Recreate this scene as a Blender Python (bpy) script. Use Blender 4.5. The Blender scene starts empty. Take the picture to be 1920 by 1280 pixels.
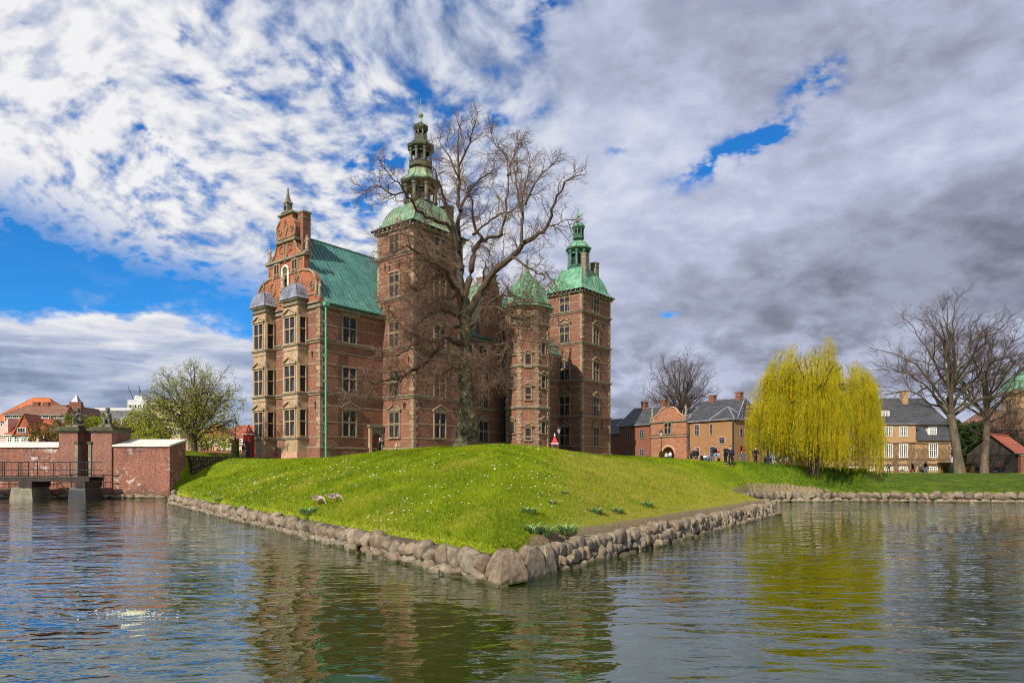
import bpy, math, random
import numpy as np
from mathutils import Vector, Matrix
R = math.radians
random.seed(7)
S = bpy.context.scene
COL = S.collection

# ------------------------------------------------------------------ camera
cd = bpy.data.cameras.new('camera'); cam = bpy.data.objects.new('camera', cd); COL.objects.link(cam)
cam.location = (0, 0, 3.0); cam.rotation_euler = (R(90), 0, 0)
cd.lens = 24; cd.sensor_width = 36; cd.shift_y = 235/1920; cd.clip_start = 0.1; cd.clip_end = 6000
S.camera = cam
S.view_settings.view_transform = 'Standard'; S.view_settings.look = 'None'
S.view_settings.gamma = 1; S.view_settings.exposure = 0.3
S.cycles.filter_width = 1.05; S.cycles.max_bounces = 6; S.cycles.transparent_max_bounces = 12

# ------------------------------------------------------------------ node helper
class N:
    def __init__(s, tree):
        s.t = tree; tree.nodes.clear()
    def n(s, typ, **kw):
        nd = s.t.nodes.new(typ)
        for k, v in kw.items():
            if k.startswith('i_'):
                key = k[2:]
                key = int(key) if key.isdigit() else key.replace('_', ' ')
                s.set(nd.inputs[key], v)
            else: setattr(nd, k, v)
        return nd
    def set(s, sock, v):
        if isinstance(v, bpy.types.NodeSocket): s.t.links.new(v, sock)
        elif isinstance(v, bpy.types.Node): s.t.links.new(v.outputs[0], sock)
        else:
            if isinstance(v, tuple) and len(v) == 3 and sock.type == 'RGBA': v = v + (1,)
            sock.default_value = v
    def m(s, op, a, b=0.0, c=None, clamp=False):
        nd = s.t.nodes.new('ShaderNodeMath'); nd.operation = op; nd.use_clamp = clamp
        s.set(nd.inputs[0], a); s.set(nd.inputs[1], b)
        if c is not None: s.set(nd.inputs[2], c)
        return nd.outputs[0]
    def mix(s, f, a, b, mode='MIX'):
        nd = s.t.nodes.new('ShaderNodeMix'); nd.data_type = 'RGBA'; nd.blend_type = mode; nd.clamp_factor = True
        s.set(nd.inputs[0], f); s.set(nd.inputs[6], a); s.set(nd.inputs[7], b)
        return nd.outputs[2]
    def ramp(s, f, a, b, c=0.0, d=1.0, smooth=True):
        nd = s.t.nodes.new('ShaderNodeMapRange'); nd.interpolation_type = 'SMOOTHSTEP' if smooth else 'LINEAR'
        for i, v in enumerate((f, a, b, c, d)): s.set(nd.inputs[i], v)
        return nd.outputs[0]
    def noise(s, vec, scale, detail=4.0, rough=0.5, dist=0.0):
        nd = s.t.nodes.new('ShaderNodeTexNoise')
        if vec is not None: s.set(nd.inputs['Vector'], vec)
        nd.inputs['Scale'].default_value = scale; nd.inputs['Detail'].default_value = detail
        nd.inputs['Roughness'].default_value = rough; nd.inputs['Distortion'].default_value = dist
        return nd.outputs[0]
    def mapping(s, vec, scale=(1, 1, 1), rot=(0, 0, 0), loc=(0, 0, 0)):
        nd = s.t.nodes.new('ShaderNodeMapping')
        s.set(nd.inputs[0], vec); nd.inputs[1].default_value = loc; nd.inputs[2].default_value = rot; nd.inputs[3].default_value = scale
        return nd.outputs[0]
    def comb(s, x, y, z):
        nd = s.t.nodes.new('ShaderNodeCombineXYZ'); s.set(nd.inputs[0], x); s.set(nd.inputs[1], y); s.set(nd.inputs[2], z)
        return nd.outputs[0]
    def sep(s, v):
        nd = s.t.nodes.new('ShaderNodeSeparateXYZ'); s.set(nd.inputs[0], v); return nd.outputs

# ------------------------------------------------------------------ world: sky with broken clouds
SUN_AZ, SUN_EL = -150.0, 38.0         # azimuth clockwise from +Y (the view direction)
sun_vec = Vector((math.sin(R(SUN_AZ))*math.cos(R(SUN_EL)), math.cos(R(SUN_AZ))*math.cos(R(SUN_EL)), math.sin(R(SUN_EL))))
W = bpy.data.worlds.new('World'); S.world = W; W.use_nodes = True
def build_world():
    n = N(W.node_tree)
    sky = n.n('ShaderNodeTexSky', sky_type='NISHITA', sun_disc=False, sun_elevation=R(SUN_EL), sun_rotation=R(SUN_AZ))
    sky.air_density = 1.0; sky.dust_density = 0.3; sky.ozone_density = 3.0
    geo = n.n('ShaderNodeTexCoord').outputs['Generated']
    x, y, z = n.sep(geo)
    az = n.m('ARCTAN2', x, y)
    hl = n.m('SQRT', n.m('ADD', n.m('MULTIPLY', x, x), n.m('MULTIPLY', y, y)))
    t = n.m('DIVIDE', z, n.m('MAXIMUM', hl, 0.02))
    t = n.m('MINIMUM', t, 6.0)
    zz = n.m('ADD', n.m('MAXIMUM', z, 0.0), 0.09)
    px, py = n.m('DIVIDE', x, zz), n.m('DIVIDE', y, zz)
    P = n.comb(px, py, 0.0)
    def A(px_): return math.atan((px_-960)/1280)
    def T(px_, py_): return (875-py_)/1280*math.cos(A(px_))
    def blob(cx, cy, rx, ry, rot=0.0):
        a0, t0 = A(cx), T(cx, cy); ra, rt = rx/1280, ry/1280
        da = n.m('SUBTRACT', az, a0); dt = n.m('SUBTRACT', t, t0)
        c, s_ = math.cos(R(rot)), math.sin(R(rot))
        u = n.m('DIVIDE', n.m('ADD', n.m('MULTIPLY', da, c), n.m('MULTIPLY', dt, s_)), ra)
        v = n.m('DIVIDE', n.m('ADD', n.m('MULTIPLY', da, -s_), n.m('MULTIPLY', dt, c)), rt)
        q = n.m('ADD', n.m('MULTIPLY', u, u), n.m('MULTIPLY', v, v))
        return n.m('EXPONENT', n.m('MULTIPLY', q, -1.0))
    def wsum(*terms):
        r = 0.0
        for w, b in terms: r = n.m('ADD', r, n.m('MULTIPLY', b, w))
        return r
    # cloud-deck coordinates: foreshortened towards the horizon
    zq = n.m('ADD', n.m('MAXIMUM', z, 0.0), 0.42)
    Q = n.comb(n.m('DIVIDE', x, zq), n.m('DIVIDE', y, zq), 0.0)
    wob = n.n('ShaderNodeTexNoise', i_Vector=Q, i_Scale=2.2, i_Detail=2.0).outputs['Color']
    Qw = n.n('ShaderNodeVectorMath', operation='MULTIPLY_ADD', i_0=wob, i_1=(0.22, 0.22, 0.0), i_2=Q).outputs[0]
    cellv = n.mapping(Qw, rot=(0, 0, R(28)), scale=(0.92, 0.98, 1))
    cell = n.noise(cellv, 23.0, 8.0, 0.56)
    mid = n.noise(n.mapping(geo, scale=(1, 1, 2.0)), 15.0, 7.0, 0.58, 0.2)
    cell_big = n.noise(n.mapping(Qw, rot=(0, 0, R(28)), scale=(0.6, 1.25, 1), loc=(3, 1, 0)), 2.6, 3.0, 0.5)
    soft = n.noise(n.mapping(Qw, rot=(0, 0, R(-52)), scale=(0.8, 1.3, 1), loc=(7, 2, 0)), 2.6, 9.0, 0.55)
    big = n.noise(n.mapping(geo, scale=(1, 1, 2.4)), 1.9, 5.0, 0.5)
    fine = n.noise(n.mapping(geo, scale=(1, 1, 1.6)), 34.0, 5.0, 0.6)
    streak = n.noise(n.comb(az, n.m('MULTIPLY', t, 7.0), 0.0), 4.0, 8.0, 0.58, 0.5)
    puff = n.noise(n.comb(az, n.m('MULTIPLY', t, 1.8), 0.3), 12.0, 8.0, 0.58)
    right = n.ramp(az, -0.13, 0.20)
    left = n.m('SUBTRACT', 1.0, right)
    dl = wsum((0.66, cell), (0.20, cell_big), (0.12, fine))
    dl = n.m('ADD', dl, 0.034)
    dr = n.m('ADD', wsum((0.36, soft), (0.22, big), (0.10, fine), (0.22, mid)), 0.12)
    d = n.m('ADD', n.m('MULTIPLY', dl, left), n.m('MULTIPLY', dr, right))
    line = n.m('ADD', n.m('MULTIPLY', n.m('ADD', az, 0.6435), -0.15), n.m('ADD', 0.285, n.m('MULTIPLY', n.m('SUBTRACT', cell_big, 0.5), 0.16)))
    line = n.m('ADD', line, n.m('MULTIPLY', n.m('SUBTRACT', cell, 0.5), 0.16))
    above = n.ramp(n.m('SUBTRACT', t, line), -0.02, 0.05)
    leftness = n.m('SUBTRACT', 1.0, n.ramp(az, -0.20, 0.0))
    upper = n.m('SUBTRACT', 1.0, n.m('MULTIPLY', leftness, n.m('SUBTRACT', 1.0, above)))
    holes = wsum((0.165, blob(1350, 298, 98, 34, 22)), (0.14, blob(1450, 250, 84, 24, 24)), (0.15, blob(1530, 152, 58, 34, 25)), (-0.06, blob(640, 50, 120, 60)), (0.10, blob(1155, 285, 24, 14)),
                 (0.13, blob(1255, 590, 22, 9)), (0.10, blob(1000, 60, 45, 50)), (0.10, blob(1010, 5, 80, 20)), (0.14, blob(725, 310, 90, 34, 10)), (0.12, blob(690, 385, 60, 20)),
                 (0.13, blob(290, 255, 70, 20, -38)), (0.10, blob(420, 165, 70, 22, -20)), (0.10, blob(60, 160, 70, 12, -30)), (0.11, blob(335, 75, 24, 26)), (0.09, blob(200, 150, 24, 20)),
                 (0.07, blob(600, 130, 160, 60)), (0.05, blob(300, 330, 110, 40)), (0.09, blob(920, 220, 120, 40)), (-0.10, blob(60, 60, 280, 120)), (-0.10, blob(1750, 480, 420, 230)), (-0.05, blob(1250, 120, 200, 110)), (-0.06, blob(860, 60, 140, 60)))
    d = n.m('SUBTRACT', d, n.m('MULTIPLY', holes, n.ramp(wsum((0.5, mid), (0.5, fine)), 0.40, 0.60, 1.75, 0.25)))
    cov_u = n.m('MULTIPLY', n.ramp(d, 0.365, 0.55), upper)
    cov_u = n.m('POWER', cov_u, 0.8)
    edge = n.m('ADD', 0.190, n.m('MULTIPLY', n.m('SUBTRACT', puff, 0.5), 0.10))
    edge = n.m('ADD', edge, wsum((0.016, blob(330, 590, 60, 60)), (-0.012, blob(450, 590, 60, 60))))
    cov_l = n.m('SUBTRACT', 1.0, n.ramp(t, n.m('ADD', edge, -0.014), n.m('ADD', edge, 0.006)))
    wisp = n.m('MULTIPLY', n.ramp(puff, 0.46, 0.66), blob(320, 590, 110, 26, -10))
    cov_l = n.m('MAXIMUM', cov_l, n.m('MULTIPLY', wisp, 0.95))
    cov = n.m('MAXIMUM', cov_u, cov_l)
    # brightness
    lum_l = n.ramp(wsum((0.75, cell), (0.25, cell_big)), 0.36, 0.66, 0.42, 0.86)
    lum_l = n.m('ADD', lum_l, wsum((0.07, blob(40, 130, 420, 300)), (-0.10, blob(860, 120, 260, 150)), (-0.06, blob(700, 30, 200, 60))))
    sh_r = n.ramp(wsum((0.36, soft), (0.22, big), (0.34, mid), (0.08, fine)), 0.40, 0.60)
    lum_r = n.m('MULTIPLY_ADD', sh_r, 0.24, 0.42)
    lum_r = n.m('ADD', lum_r, wsum((-0.17, blob(1850, 500, 330, 130)), (-0.12, blob(1560, 520, 380, 90, 10)), (-0.10, blob(1750, 60, 420, 120)), (-0.09, blob(1600, 650, 420, 70)),
                                   (0.12, blob(1170, 320, 230, 150)), (0.12, blob(1560, 350, 260, 50, 18)), (0.09, blob(1250, 650, 140, 40)), (0.22, blob(1915, 615, 50, 26)), (0.06, blob(1850, 250, 200, 70, 10))))
    lum_u = n.m('ADD', n.m('MULTIPLY', lum_l, left), n.m('MULTIPLY', lum_r, right))
    dep = n.m('SUBTRACT', edge, t)
    lowl = n.m('ADD', n.m('MULTIPLY', n.ramp(streak, 0.38, 0.62, 0.30, 0.58), leftness), n.m('MULTIPLY', n.ramp(mid, 0.36, 0.62, 0.30, 0.62), n.m('SUBTRACT', 1.0, leftness)))
    lowlum = n.m('ADD', n.m('ADD', lowl, n.ramp(puff, 0.4, 0.62, -0.05, 0.08)), n.m('MULTIPLY', n.ramp(dep, 0.0, 0.055, 0.42, 0.0), leftness))
    lw = n.m('MULTIPLY', cov_l, n.ramp(az, -0.02, 0.25, 1.0, 0.55))
    lum = n.m('ADD', n.m('MULTIPLY', lum_u, n.m('SUBTRACT', 1.0, lw)), n.m('MULTIPLY', lowlum, lw))
    lum = n.m('MINIMUM', n.m('MULTIPLY', n.m('MAXIMUM', lum, 0.15), n.m('SUBTRACT', 0.86, n.m('MULTIPLY', right, 0.06))), 0.73)
    tint = n.mix(n.ramp(lum, 0.25, 0.75), (0.76, 0.93, 1.34), (1.0, 0.99, 1.01))
    tint = n.mix(n.m('MULTIPLY', right, n.ramp(lum, 0.70, 0.35)), tint, (0.88, 0.95, 1.24))
    cloud = n.mix(1.0, tint, n.comb(lum, lum, lum), 'MULTIPLY')
    blue = n.mix(1.0, sky.outputs[0], (0.016, 0.072, 0.125), 'MULTIPLY')
    col = n.mix(cov, blue, cloud)
    ground_f = n.ramp(z, -0.02, -0.004)
    col = n.mix(ground_f, (0.06, 0.075, 0.05), col)
    bg = n.n('ShaderNodeBackground', i_0=col, i_1=1.0)
    n.n('ShaderNodeOutputWorld', i_0=bg)
build_world()

sd = bpy.data.lights.new('sun', 'SUN'); sd.energy = 5.0; sd.angle = R(0.5); sd.color = (1.0, 0.90, 0.75)
sun = bpy.data.objects.new('sun', sd); COL.objects.link(sun); sun.rotation_euler = (-sun_vec).to_track_quat('-Z', 'Y').to_euler()

# ------------------------------------------------------------------ materials
MATS = {}
def pmat(name, rough=0.8, spec=0.3, metallic=0.0):
    m = bpy.data.materials.new(name); m.use_nodes = True
    n = N(m.node_tree)
    b = n.n('ShaderNodeBsdfPrincipled'); b.inputs['Roughness'].default_value = rough
    b.inputs['Specular IOR Level'].default_value = spec; b.inputs['Metallic'].default_value = metallic
    n.n('ShaderNodeOutputMaterial', i_0=b)
    MATS[name] = m
    return n, b
def bump(n, b, h, strength=0.5, dist=0.02):
    nd = n.n('ShaderNodeBump'); nd.inputs['Strength'].default_value = strength; nd.inputs['Distance'].default_value = dist
    n.set(nd.inputs['Height'], h); n.set(b.inputs['Normal'], nd.outputs[0])
def mottled(name, c1, c2, scale=2.0, rough=0.8, spec=0.25, metallic=0.0, bs=0.3, bd=0.02, c3=None, fine=18.0, streak=None):
    n, b = pmat(name, rough, spec, metallic)
    co = n.n('ShaderNodeTexCoord').outputs['Object']
    if streak: co = n.mapping(co, scale=streak)
    f = n.noise(co, scale, 6.0, 0.6)
    col = n.mix(n.ramp(f, 0.32, 0.68), c1, c2)
    g = n.noise(co, fine, 4.0, 0.6)
    if c3: col = n.mix(n.ramp(g, 0.55, 0.72), col, c3)
    col = n.mix(0.5, col, n.mix(n.ramp(g, 0.3, 0.7), (0.55, 0.55, 0.55), (1.35, 1.35, 1.35)), 'MULTIPLY')
    n.set(b.inputs['Base Color'], col)
    bump(n, b, g, bs, bd)
    return MATS[name]
def brick(name, c1, c2, mortar, w=0.26, h=0.078, patch=None, patch_c=(0.5, 0.45, 0.42), dark=(0.09, 0.045, 0.04), orange=(0.42, 0.13, 0.05), contrast=1.0, tide=False):
    n, b = pmat(name, 0.85, 0.2)
    co = n.n('ShaderNodeTexCoord').outputs['Object']
    x, y, z = n.sep(co)
    v = n.comb(n.m('ADD', x, y), z, 0.0)
    br = n.n('ShaderNodeTexBrick', i_Vector=v, i_Color1=c1 + (1,), i_Color2=c2 + (1,), i_Mortar=mortar + (1,), i_Scale=1.0)
    br.inputs['Mortar Size'].default_value = 0.009; br.inputs['Brick Width'].default_value = w; br.inputs['Row Height'].default_value = h
    br.inputs['Bias'].default_value = -0.1; br.inputs['Mortar Smooth'].default_value = 0.3
    col = br.outputs[0]
    f1 = n.noise(co, 0.55, 5.0, 0.6, 0.4)
    f2 = n.noise(n.mapping(co, scale=(1, 1, 2.2), loc=(5, 3, 8)), 2.1, 5.0, 0.62)
    col = n.mix(n.ramp(f1, 0.46, 0.70, 0.0, 0.55*contrast), col, dark)
    col = n.mix(n.ramp(f2, 0.55, 0.72, 0.0, 0.45*contrast), col, orange)
    f4 = n.noise(n.mapping(co, scale=(1, 1, 4)), 5.0, 4.0, 0.65)
    col = n.mix(n.ramp(f4, 0.42, 0.58, 0.62, 0.0), col, (0.045, 0.028, 0.026))
    f5 = n.noise(n.mapping(co, scale=(1, 1, 1.8), loc=(2, 7, 5)), 3.3, 5.0, 0.7)
    col = n.mix(n.ramp(f5, 0.54, 0.66, 0.0, 0.42*contrast), col, mortar)
    if patch:
        f3 = n.noise(n.mapping(co, scale=(1, 1, 1.6), loc=(11, 2, 1)), 1.6, 8.0, 0.72)
        lo = n.noise(n.mapping(co, loc=(3, 9, 4)), 0.35, 2.0, 0.5)
        col = n.mix(n.m('MULTIPLY', n.ramp(f3, patch, patch+0.08), n.ramp(lo, 0.42, 0.6)), col, patch_c)
    if tide:
        zz = n.m('ADD', z, n.m('MULTIPLY', f2, 1.6))
        col = n.mix(n.ramp(zz, 0.9, 1.5, 0.85, 0.0), col, (0.07, 0.062, 0.04))
        dr = n.noise(n.mapping(co, scale=(1.6, 1.6, 0.12)), 2.0, 4.0, 0.6)
        col = n.mix(n.m('MULTIPLY', n.ramp(dr, 0.52, 0.66), n.ramp(z, 2.2, 4.9, 0.15, 0.6)), col, (0.10, 0.055, 0.04))
    n.set(b.inputs['Base Color'], col)
    bump(n, b, br.outputs[1], -0.4, 0.02)
    return MATS[name]

brick('castle_brick', (0.33, 0.128, 0.072), (0.23, 0.098, 0.062), (0.34, 0.25, 0.18), 0.5, 0.16, dark=(0.11, 0.06, 0.045))
brick('gable_brick', (0.50, 0.15, 0.06), (0.40, 0.125, 0.06), (0.38, 0.24, 0.16), 0.5, 0.16, contrast=0.7)
brick('wall_brick', (0.38, 0.115, 0.05), (0.25, 0.075, 0.045), (0.34, 0.27, 0.22), 0.27, 0.085, patch=0.53, contrast=1.25, tide=True)
brick('pillar_brick', (0.36, 0.13, 0.075), (0.27, 0.10, 0.065), (0.34, 0.27, 0.22), 0.27, 0.085, contrast=0.9, tide=True)
brick('yellow_brick', (0.46, 0.22, 0.085), (0.35, 0.165, 0.07), (0.42, 0.30, 0.2), 0.3, 0.1, dark=(0.30, 0.15, 0.08), orange=(0.58, 0.27, 0.10), contrast=0.7)
brick('red_brick', (0.32, 0.105, 0.055), (0.23, 0.075, 0.045), (0.3, 0.2, 0.15), 0.3, 0.1, contrast=0.6)
brick('pink_ashlar', (0.50, 0.235, 0.135), (0.38, 0.155, 0.09), (0.35, 0.2, 0.14), 0.9, 0.38, dark=(0.35, 0.14, 0.09), orange=(0.66, 0.40, 0.27), contrast=0.8)
brick('house_brick', (0.58, 0.36, 0.17), (0.50, 0.29, 0.14), (0.45, 0.33, 0.22), 0.3, 0.1, dark=(0.36, 0.2, 0.11), orange=(0.62, 0.36, 0.2), contrast=0.6)
mottled('sandstone', (0.33, 0.24, 0.15), (0.22, 0.16, 0.105), 1.2, c3=(0.20, 0.145, 0.10), fine=7)
mottled('bay_sandstone', (0.44, 0.32, 0.20), (0.33, 0.23, 0.145), 0.9, c3=(0.25, 0.17, 0.105), fine=5, streak=(1, 1, 0.45))
mottled('pink_stone', (0.58, 0.32, 0.22), (0.45, 0.24, 0.17), 2.0, fine=9)
mottled('weathered_stone', (0.25, 0.22, 0.16), (0.14, 0.13, 0.09), 1.5, fine=8)
mottled('mossy_stone', (0.10, 0.095, 0.05), (0.05, 0.05, 0.028), 2.5, fine=12)
mottled('white_stone', (0.72, 0.67, 0.60), (0.60, 0.54, 0.47), 1.0, fine=12)
mottled('iron', (0.03, 0.03, 0.032), (0.015, 0.015, 0.016), 3, 0.5, 0.4)
mottled('lead', (0.30, 0.31, 0.36), (0.15, 0.16, 0.20), 1.0, 0.5, 0.4, 0.2, fine=6)
mottled('red_paint', (0.42, 0.03, 0.02), (0.35, 0.022, 0.018), 3, 0.5, 0.4)
mottled('dark_timber', (0.055, 0.042, 0.034), (0.03, 0.024, 0.02), 2, fine=12, streak=(1, 1, 0.15))
mottled('old_timber', (0.10, 0.08, 0.055), (0.055, 0.045, 0.032), 2, fine=12, streak=(0.3, 1, 1))
mottled('white_paint', (0.80, 0.80, 0.77), (0.74, 0.74, 0.72), 3, 0.5)
mottled('plaster_white', (0.72, 0.66, 0.62), (0.62, 0.55, 0.52), 0.8)
mottled('plaster_pink', (0.66, 0.46, 0.42), (0.56, 0.38, 0.35), 0.8)
mottled('plaster_orange', (0.62, 0.36, 0.17), (0.54, 0.30, 0.14), 0.8)
mottled('plaster_beige', (0.62, 0.50, 0.36), (0.54, 0.43, 0.30), 0.8)
mottled('concrete_light', (0.58, 0.60, 0.60), (0.48, 0.50, 0.52), 1.2)
mottled('render_pale', (0.80, 0.80, 0.76), (0.70, 0.70, 0.67), 1.2)
mottled('bronze_statue', (0.13, 0.12, 0.09), (0.06, 0.06, 0.045), 3, 0.55, 0.4, fine=14)
mottled('stone_statue', (0.34, 0.29, 0.22), (0.20, 0.17, 0.12), 3, fine=14)
mottled('ivy_stem', (0.14, 0.085, 0.055), (0.22, 0.15, 0.09), 3.0, bs=0.8, bd=0.08, c3=(0.30, 0.2, 0.11), fine=6)
mottled('beech_hedge', (0.42, 0.21, 0.09), (0.30, 0.14, 0.06), 4.0, bs=1.0, bd=0.1, fine=9)
mottled('foam', (0.44, 0.47, 0.47), (0.34, 0.36, 0.34), 5.0, 0.4)
mottled('murky_foam', (0.48, 0.47, 0.32), (0.28, 0.29, 0.15), 14.0, 0.25, 0.5, fine=30)
mottled('bark', (0.10, 0.070, 0.046), (0.05, 0.036, 0.026), 3.0, bs=0.8, bd=0.05, c3=(0.11, 0.11, 0.05), fine=12, streak=(1, 1, 0.35))
mottled('bark_ivy', (0.13, 0.12, 0.06), (0.035, 0.03, 0.02), 2.2, bs=1.0, bd=0.2, c3=(0.25, 0.20, 0.12), fine=5)
mottled('bark_grey', (0.15, 0.115, 0.075), (0.075, 0.058, 0.042), 2.5, bs=0.7, bd=0.04, c3=(0.21, 0.165, 0.11), fine=10, streak=(1, 1, 0.35))
mottled('twig_brown', (0.19, 0.115, 0.075), (0.10, 0.058, 0.04), 0.5)
mottled('twig_dark', (0.10, 0.066, 0.05), (0.055, 0.037, 0.03), 2.0)
mottled('skin', (0.50, 0.29, 0.20), (0.46, 0.26, 0.18), 6.0, 0.6)
for nm, c in dict(cloth_black=(0.014, 0.015, 0.019), cloth_navy=(0.02, 0.035, 0.08), cloth_blue=(0.04, 0.10, 0.28), cloth_beige=(0.50, 0.36, 0.26), cloth_white=(0.66, 0.66, 0.66),
                  cloth_red=(0.32, 0.03, 0.03), cloth_jeans=(0.07, 0.13, 0.24), cloth_grey=(0.16, 0.17, 0.18), cloth_brown=(0.13, 0.075, 0.05), cloth_palejeans=(0.28, 0.36, 0.44),
                  hair_dark=(0.02, 0.014, 0.011), hair_brown=(0.11, 0.06, 0.03), hair_white=(0.72, 0.70, 0.67), hair_blond=(0.42, 0.29, 0.14), shoe_dark=(0.02, 0.018, 0.018),
                  beak_orange=(0.62, 0.16, 0.04), goose_grey=(0.26, 0.19, 0.14), goose_pale=(0.42, 0.34, 0.26), goose_wing=(0.17, 0.11, 0.085), goose_head=(0.22, 0.13, 0.085),
                  flower_white=(0.85, 0.85, 0.80), pipe_green=(0.12, 0.36, 0.24), door_wood=(0.13, 0.055, 0.04), sign_white=(0.6, 0.58, 0.52), lamp_glass=(0.55, 0.56, 0.5)).items():
    mottled(nm, c, tuple(v*0.8 for v in c), 5.0, 0.75 if nm.startswith(('cloth', 'hair')) else 0.5, bs=0.1)

def copper(name, c1, c2, c3, sheet=(0.55, 1.9)):
    n, b = pmat(name, 0.55, 0.35)
    co = n.n('ShaderNodeTexCoord').outputs['Object']
    x, y, z = n.sep(co)
    br = n.n('ShaderNodeTexBrick', i_Vector=n.comb(n.m('MULTIPLY', z, 1.0), x, 0.0), i_Color1=(0.78, 0.78, 0.78, 1), i_Color2=(1.16, 1.16, 1.16, 1), i_Mortar=(0.35, 0.35, 0.35, 1), i_Scale=1.0)
    br.inputs['Brick Width'].default_value = sheet[1]; br.inputs['Row Height'].default_value = sheet[0]; br.inputs['Mortar Size'].default_value = 0.018
    f = n.noise(co, 0.45, 5.0, 0.6)
    g = n.noise(n.mapping(co, scale=(1, 1, 0.22)), 2.2, 5.0, 0.65)
    col = n.mix(n.ramp(f, 0.40, 0.60), c1, c2)
    col = n.mix(n.ramp(g, 0.48, 0.62, 0.0, 0.9), col, c3)
    col = n.mix(0.8, col, br.outputs[0], 'MULTIPLY')
    n.set(b.inputs['Base Color'], col)
    bump(n, b, n.noise(co, 1.5, 3.0), 0.3, 0.03)
copper('copper_roof', (0.065, 0.20, 0.185), (0.10, 0.26, 0.23), (0.055, 0.14, 0.12))
copper('copper_bright', (0.11, 0.30, 0.17), (0.18, 0.38, 0.24), (0.075, 0.16, 0.09), (0.8, 3.0))
copper('copper_pale', (0.26, 0.36, 0.22), (0.14, 0.29, 0.19), (0.20, 0.17, 0.085), (0.8, 3.0))
mottled('copper_dark', (0.055, 0.155, 0.10), (0.03, 0.085, 0.06), 1.6, 0.5, 0.4, c3=(0.10, 0.26, 0.15), fine=5)
mottled('copper_brown', (0.085, 0.085, 0.05), (0.045, 0.045, 0.03), 1.6, 0.5, 0.4, c3=(0.12, 0.25, 0.12), fine=5)

def tiles(name, c1, c2, step=0.28):
    n, b = pmat(name, 0.6, 0.35)
    co = n.n('ShaderNodeTexCoord').outputs['Object']
    x, y, z = n.sep(co)
    br = n.n('ShaderNodeTexBrick', i_Vector=n.comb(n.m('ADD', x, n.m('MULTIPLY', y, 0.0)), z, 0.0), i_Color1=c1 + (1,), i_Color2=c2 + (1,), i_Mortar=tuple(v*0.3 for v in c1) + (1,), i_Scale=1.0)
    br.inputs['Brick Width'].default_value = step; br.inputs['Row Height'].default_value = step; br.inputs['Mortar Size'].default_value = 0.03; br.offset = 0.0
    f = n.noise(co, 1.2, 6.0, 0.65)
    col = n.mix(0.85, br.outputs[0], n.mix(n.ramp(f, 0.3, 0.7), (0.6, 0.6, 0.6), (1.35, 1.35, 1.35)), 'MULTIPLY')
    n.set(b.inputs['Base Color'], col); bump(n, b, br.outputs[1], -0.5, 0.05)
tiles('tiles_black', (0.075, 0.078, 0.085), (0.055, 0.057, 0.062))
tiles('tiles_grey', (0.16, 0.155, 0.16), (0.11, 0.108, 0.112), 0.4)
tiles('tiles_red', (0.46, 0.12, 0.05), (0.36, 0.09, 0.045))
tiles('tiles_orange', (0.60, 0.17, 0.05), (0.52, 0.14, 0.045))
tiles('tiles_brown', (0.27, 0.13, 0.075), (0.21, 0.10, 0.06))

def glass_mat(name, lead, bright):
    n, b = pmat(name, 0.25, 0.1)
    co = n.n('ShaderNodeTexCoord').outputs['Object']
    x, y, z = n.sep(co)
    br = n.n('ShaderNodeTexBrick', i_Vector=n.comb(x, z, 0.0), i_Color1=(0.012, 0.013, 0.016, 1), i_Color2=(0.02, 0.022, 0.028, 1), i_Mortar=lead + (1,), i_Scale=1.0)
    br.offset = 0.0; br.inputs['Brick Width'].default_value = 0.2; br.inputs['Row Height'].default_value = 0.28; br.inputs['Mortar Size'].default_value = 0.016
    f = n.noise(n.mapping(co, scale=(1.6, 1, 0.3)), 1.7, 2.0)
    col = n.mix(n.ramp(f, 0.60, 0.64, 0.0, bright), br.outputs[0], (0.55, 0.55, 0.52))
    n.set(b.inputs['Base Color'], col)
    bump(n, b, n.noise(co, 4.0, 2.0), 0.25, 0.03)
glass_mat('leaded_glass', (0.07, 0.07, 0.07), 0.16)
glass_mat('plain_glass', (0.02, 0.02, 0.02), 0.25)

def leafmat(name, c1, c2, c3, scale=1.2, trans=0.25):
    m = bpy.data.materials.new(name); m.use_nodes = True; n = N(m.node_tree)
    co = n.n('ShaderNodeTexCoord').outputs['Object']
    f = n.noise(co, scale, 4.0, 0.6); g = n.noise(co, scale*9, 2.0)
    col = n.mix(n.ramp(f, 0.35, 0.65), c1, c2); col = n.mix(n.ramp(g, 0.5, 0.7, 0, 0.7), col, c3)
    d = n.n('ShaderNodeBsdfDiffuse', i_0=col); t = n.n('ShaderNodeBsdfTranslucent', i_0=col)
    mx = n.n('ShaderNodeMixShader', i_0=trans, i_1=d, i_2=t)
    n.n('ShaderNodeOutputMaterial', i_0=mx); MATS[name] = m
leafmat('willow_leaf', (0.56, 0.44, 0.015), (0.36, 0.34, 0.02), (0.20, 0.17, 0.02), 0.85, 0.35)
leafmat('spring_leaf', (0.36, 0.36, 0.05), (0.24, 0.28, 0.04), (0.48, 0.44, 0.10), 0.9)
leafmat('bush_green', (0.24, 0.30, 0.02), (0.14, 0.22, 0.02), (0.36, 0.36, 0.04), 0.9)
leafmat('bush_brown', (0.22, 0.14, 0.05), (0.15, 0.10, 0.035), (0.30, 0.2, 0.08), 0.9)
leafmat('evergreen', (0.025, 0.05, 0.02), (0.045, 0.07, 0.025), (0.08, 0.08, 0.03), 0.9, 0.1)
leafmat('plant_leaf', (0.14, 0.26, 0.05), (0.24, 0.36, 0.12), (0.50, 0.56, 0.40), 6.0, 0.2)
leafmat('ivy_leaf', (0.05, 0.075, 0.025), (0.075, 0.07, 0.03), (0.12, 0.10, 0.05), 2.0, 0.1)
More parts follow.
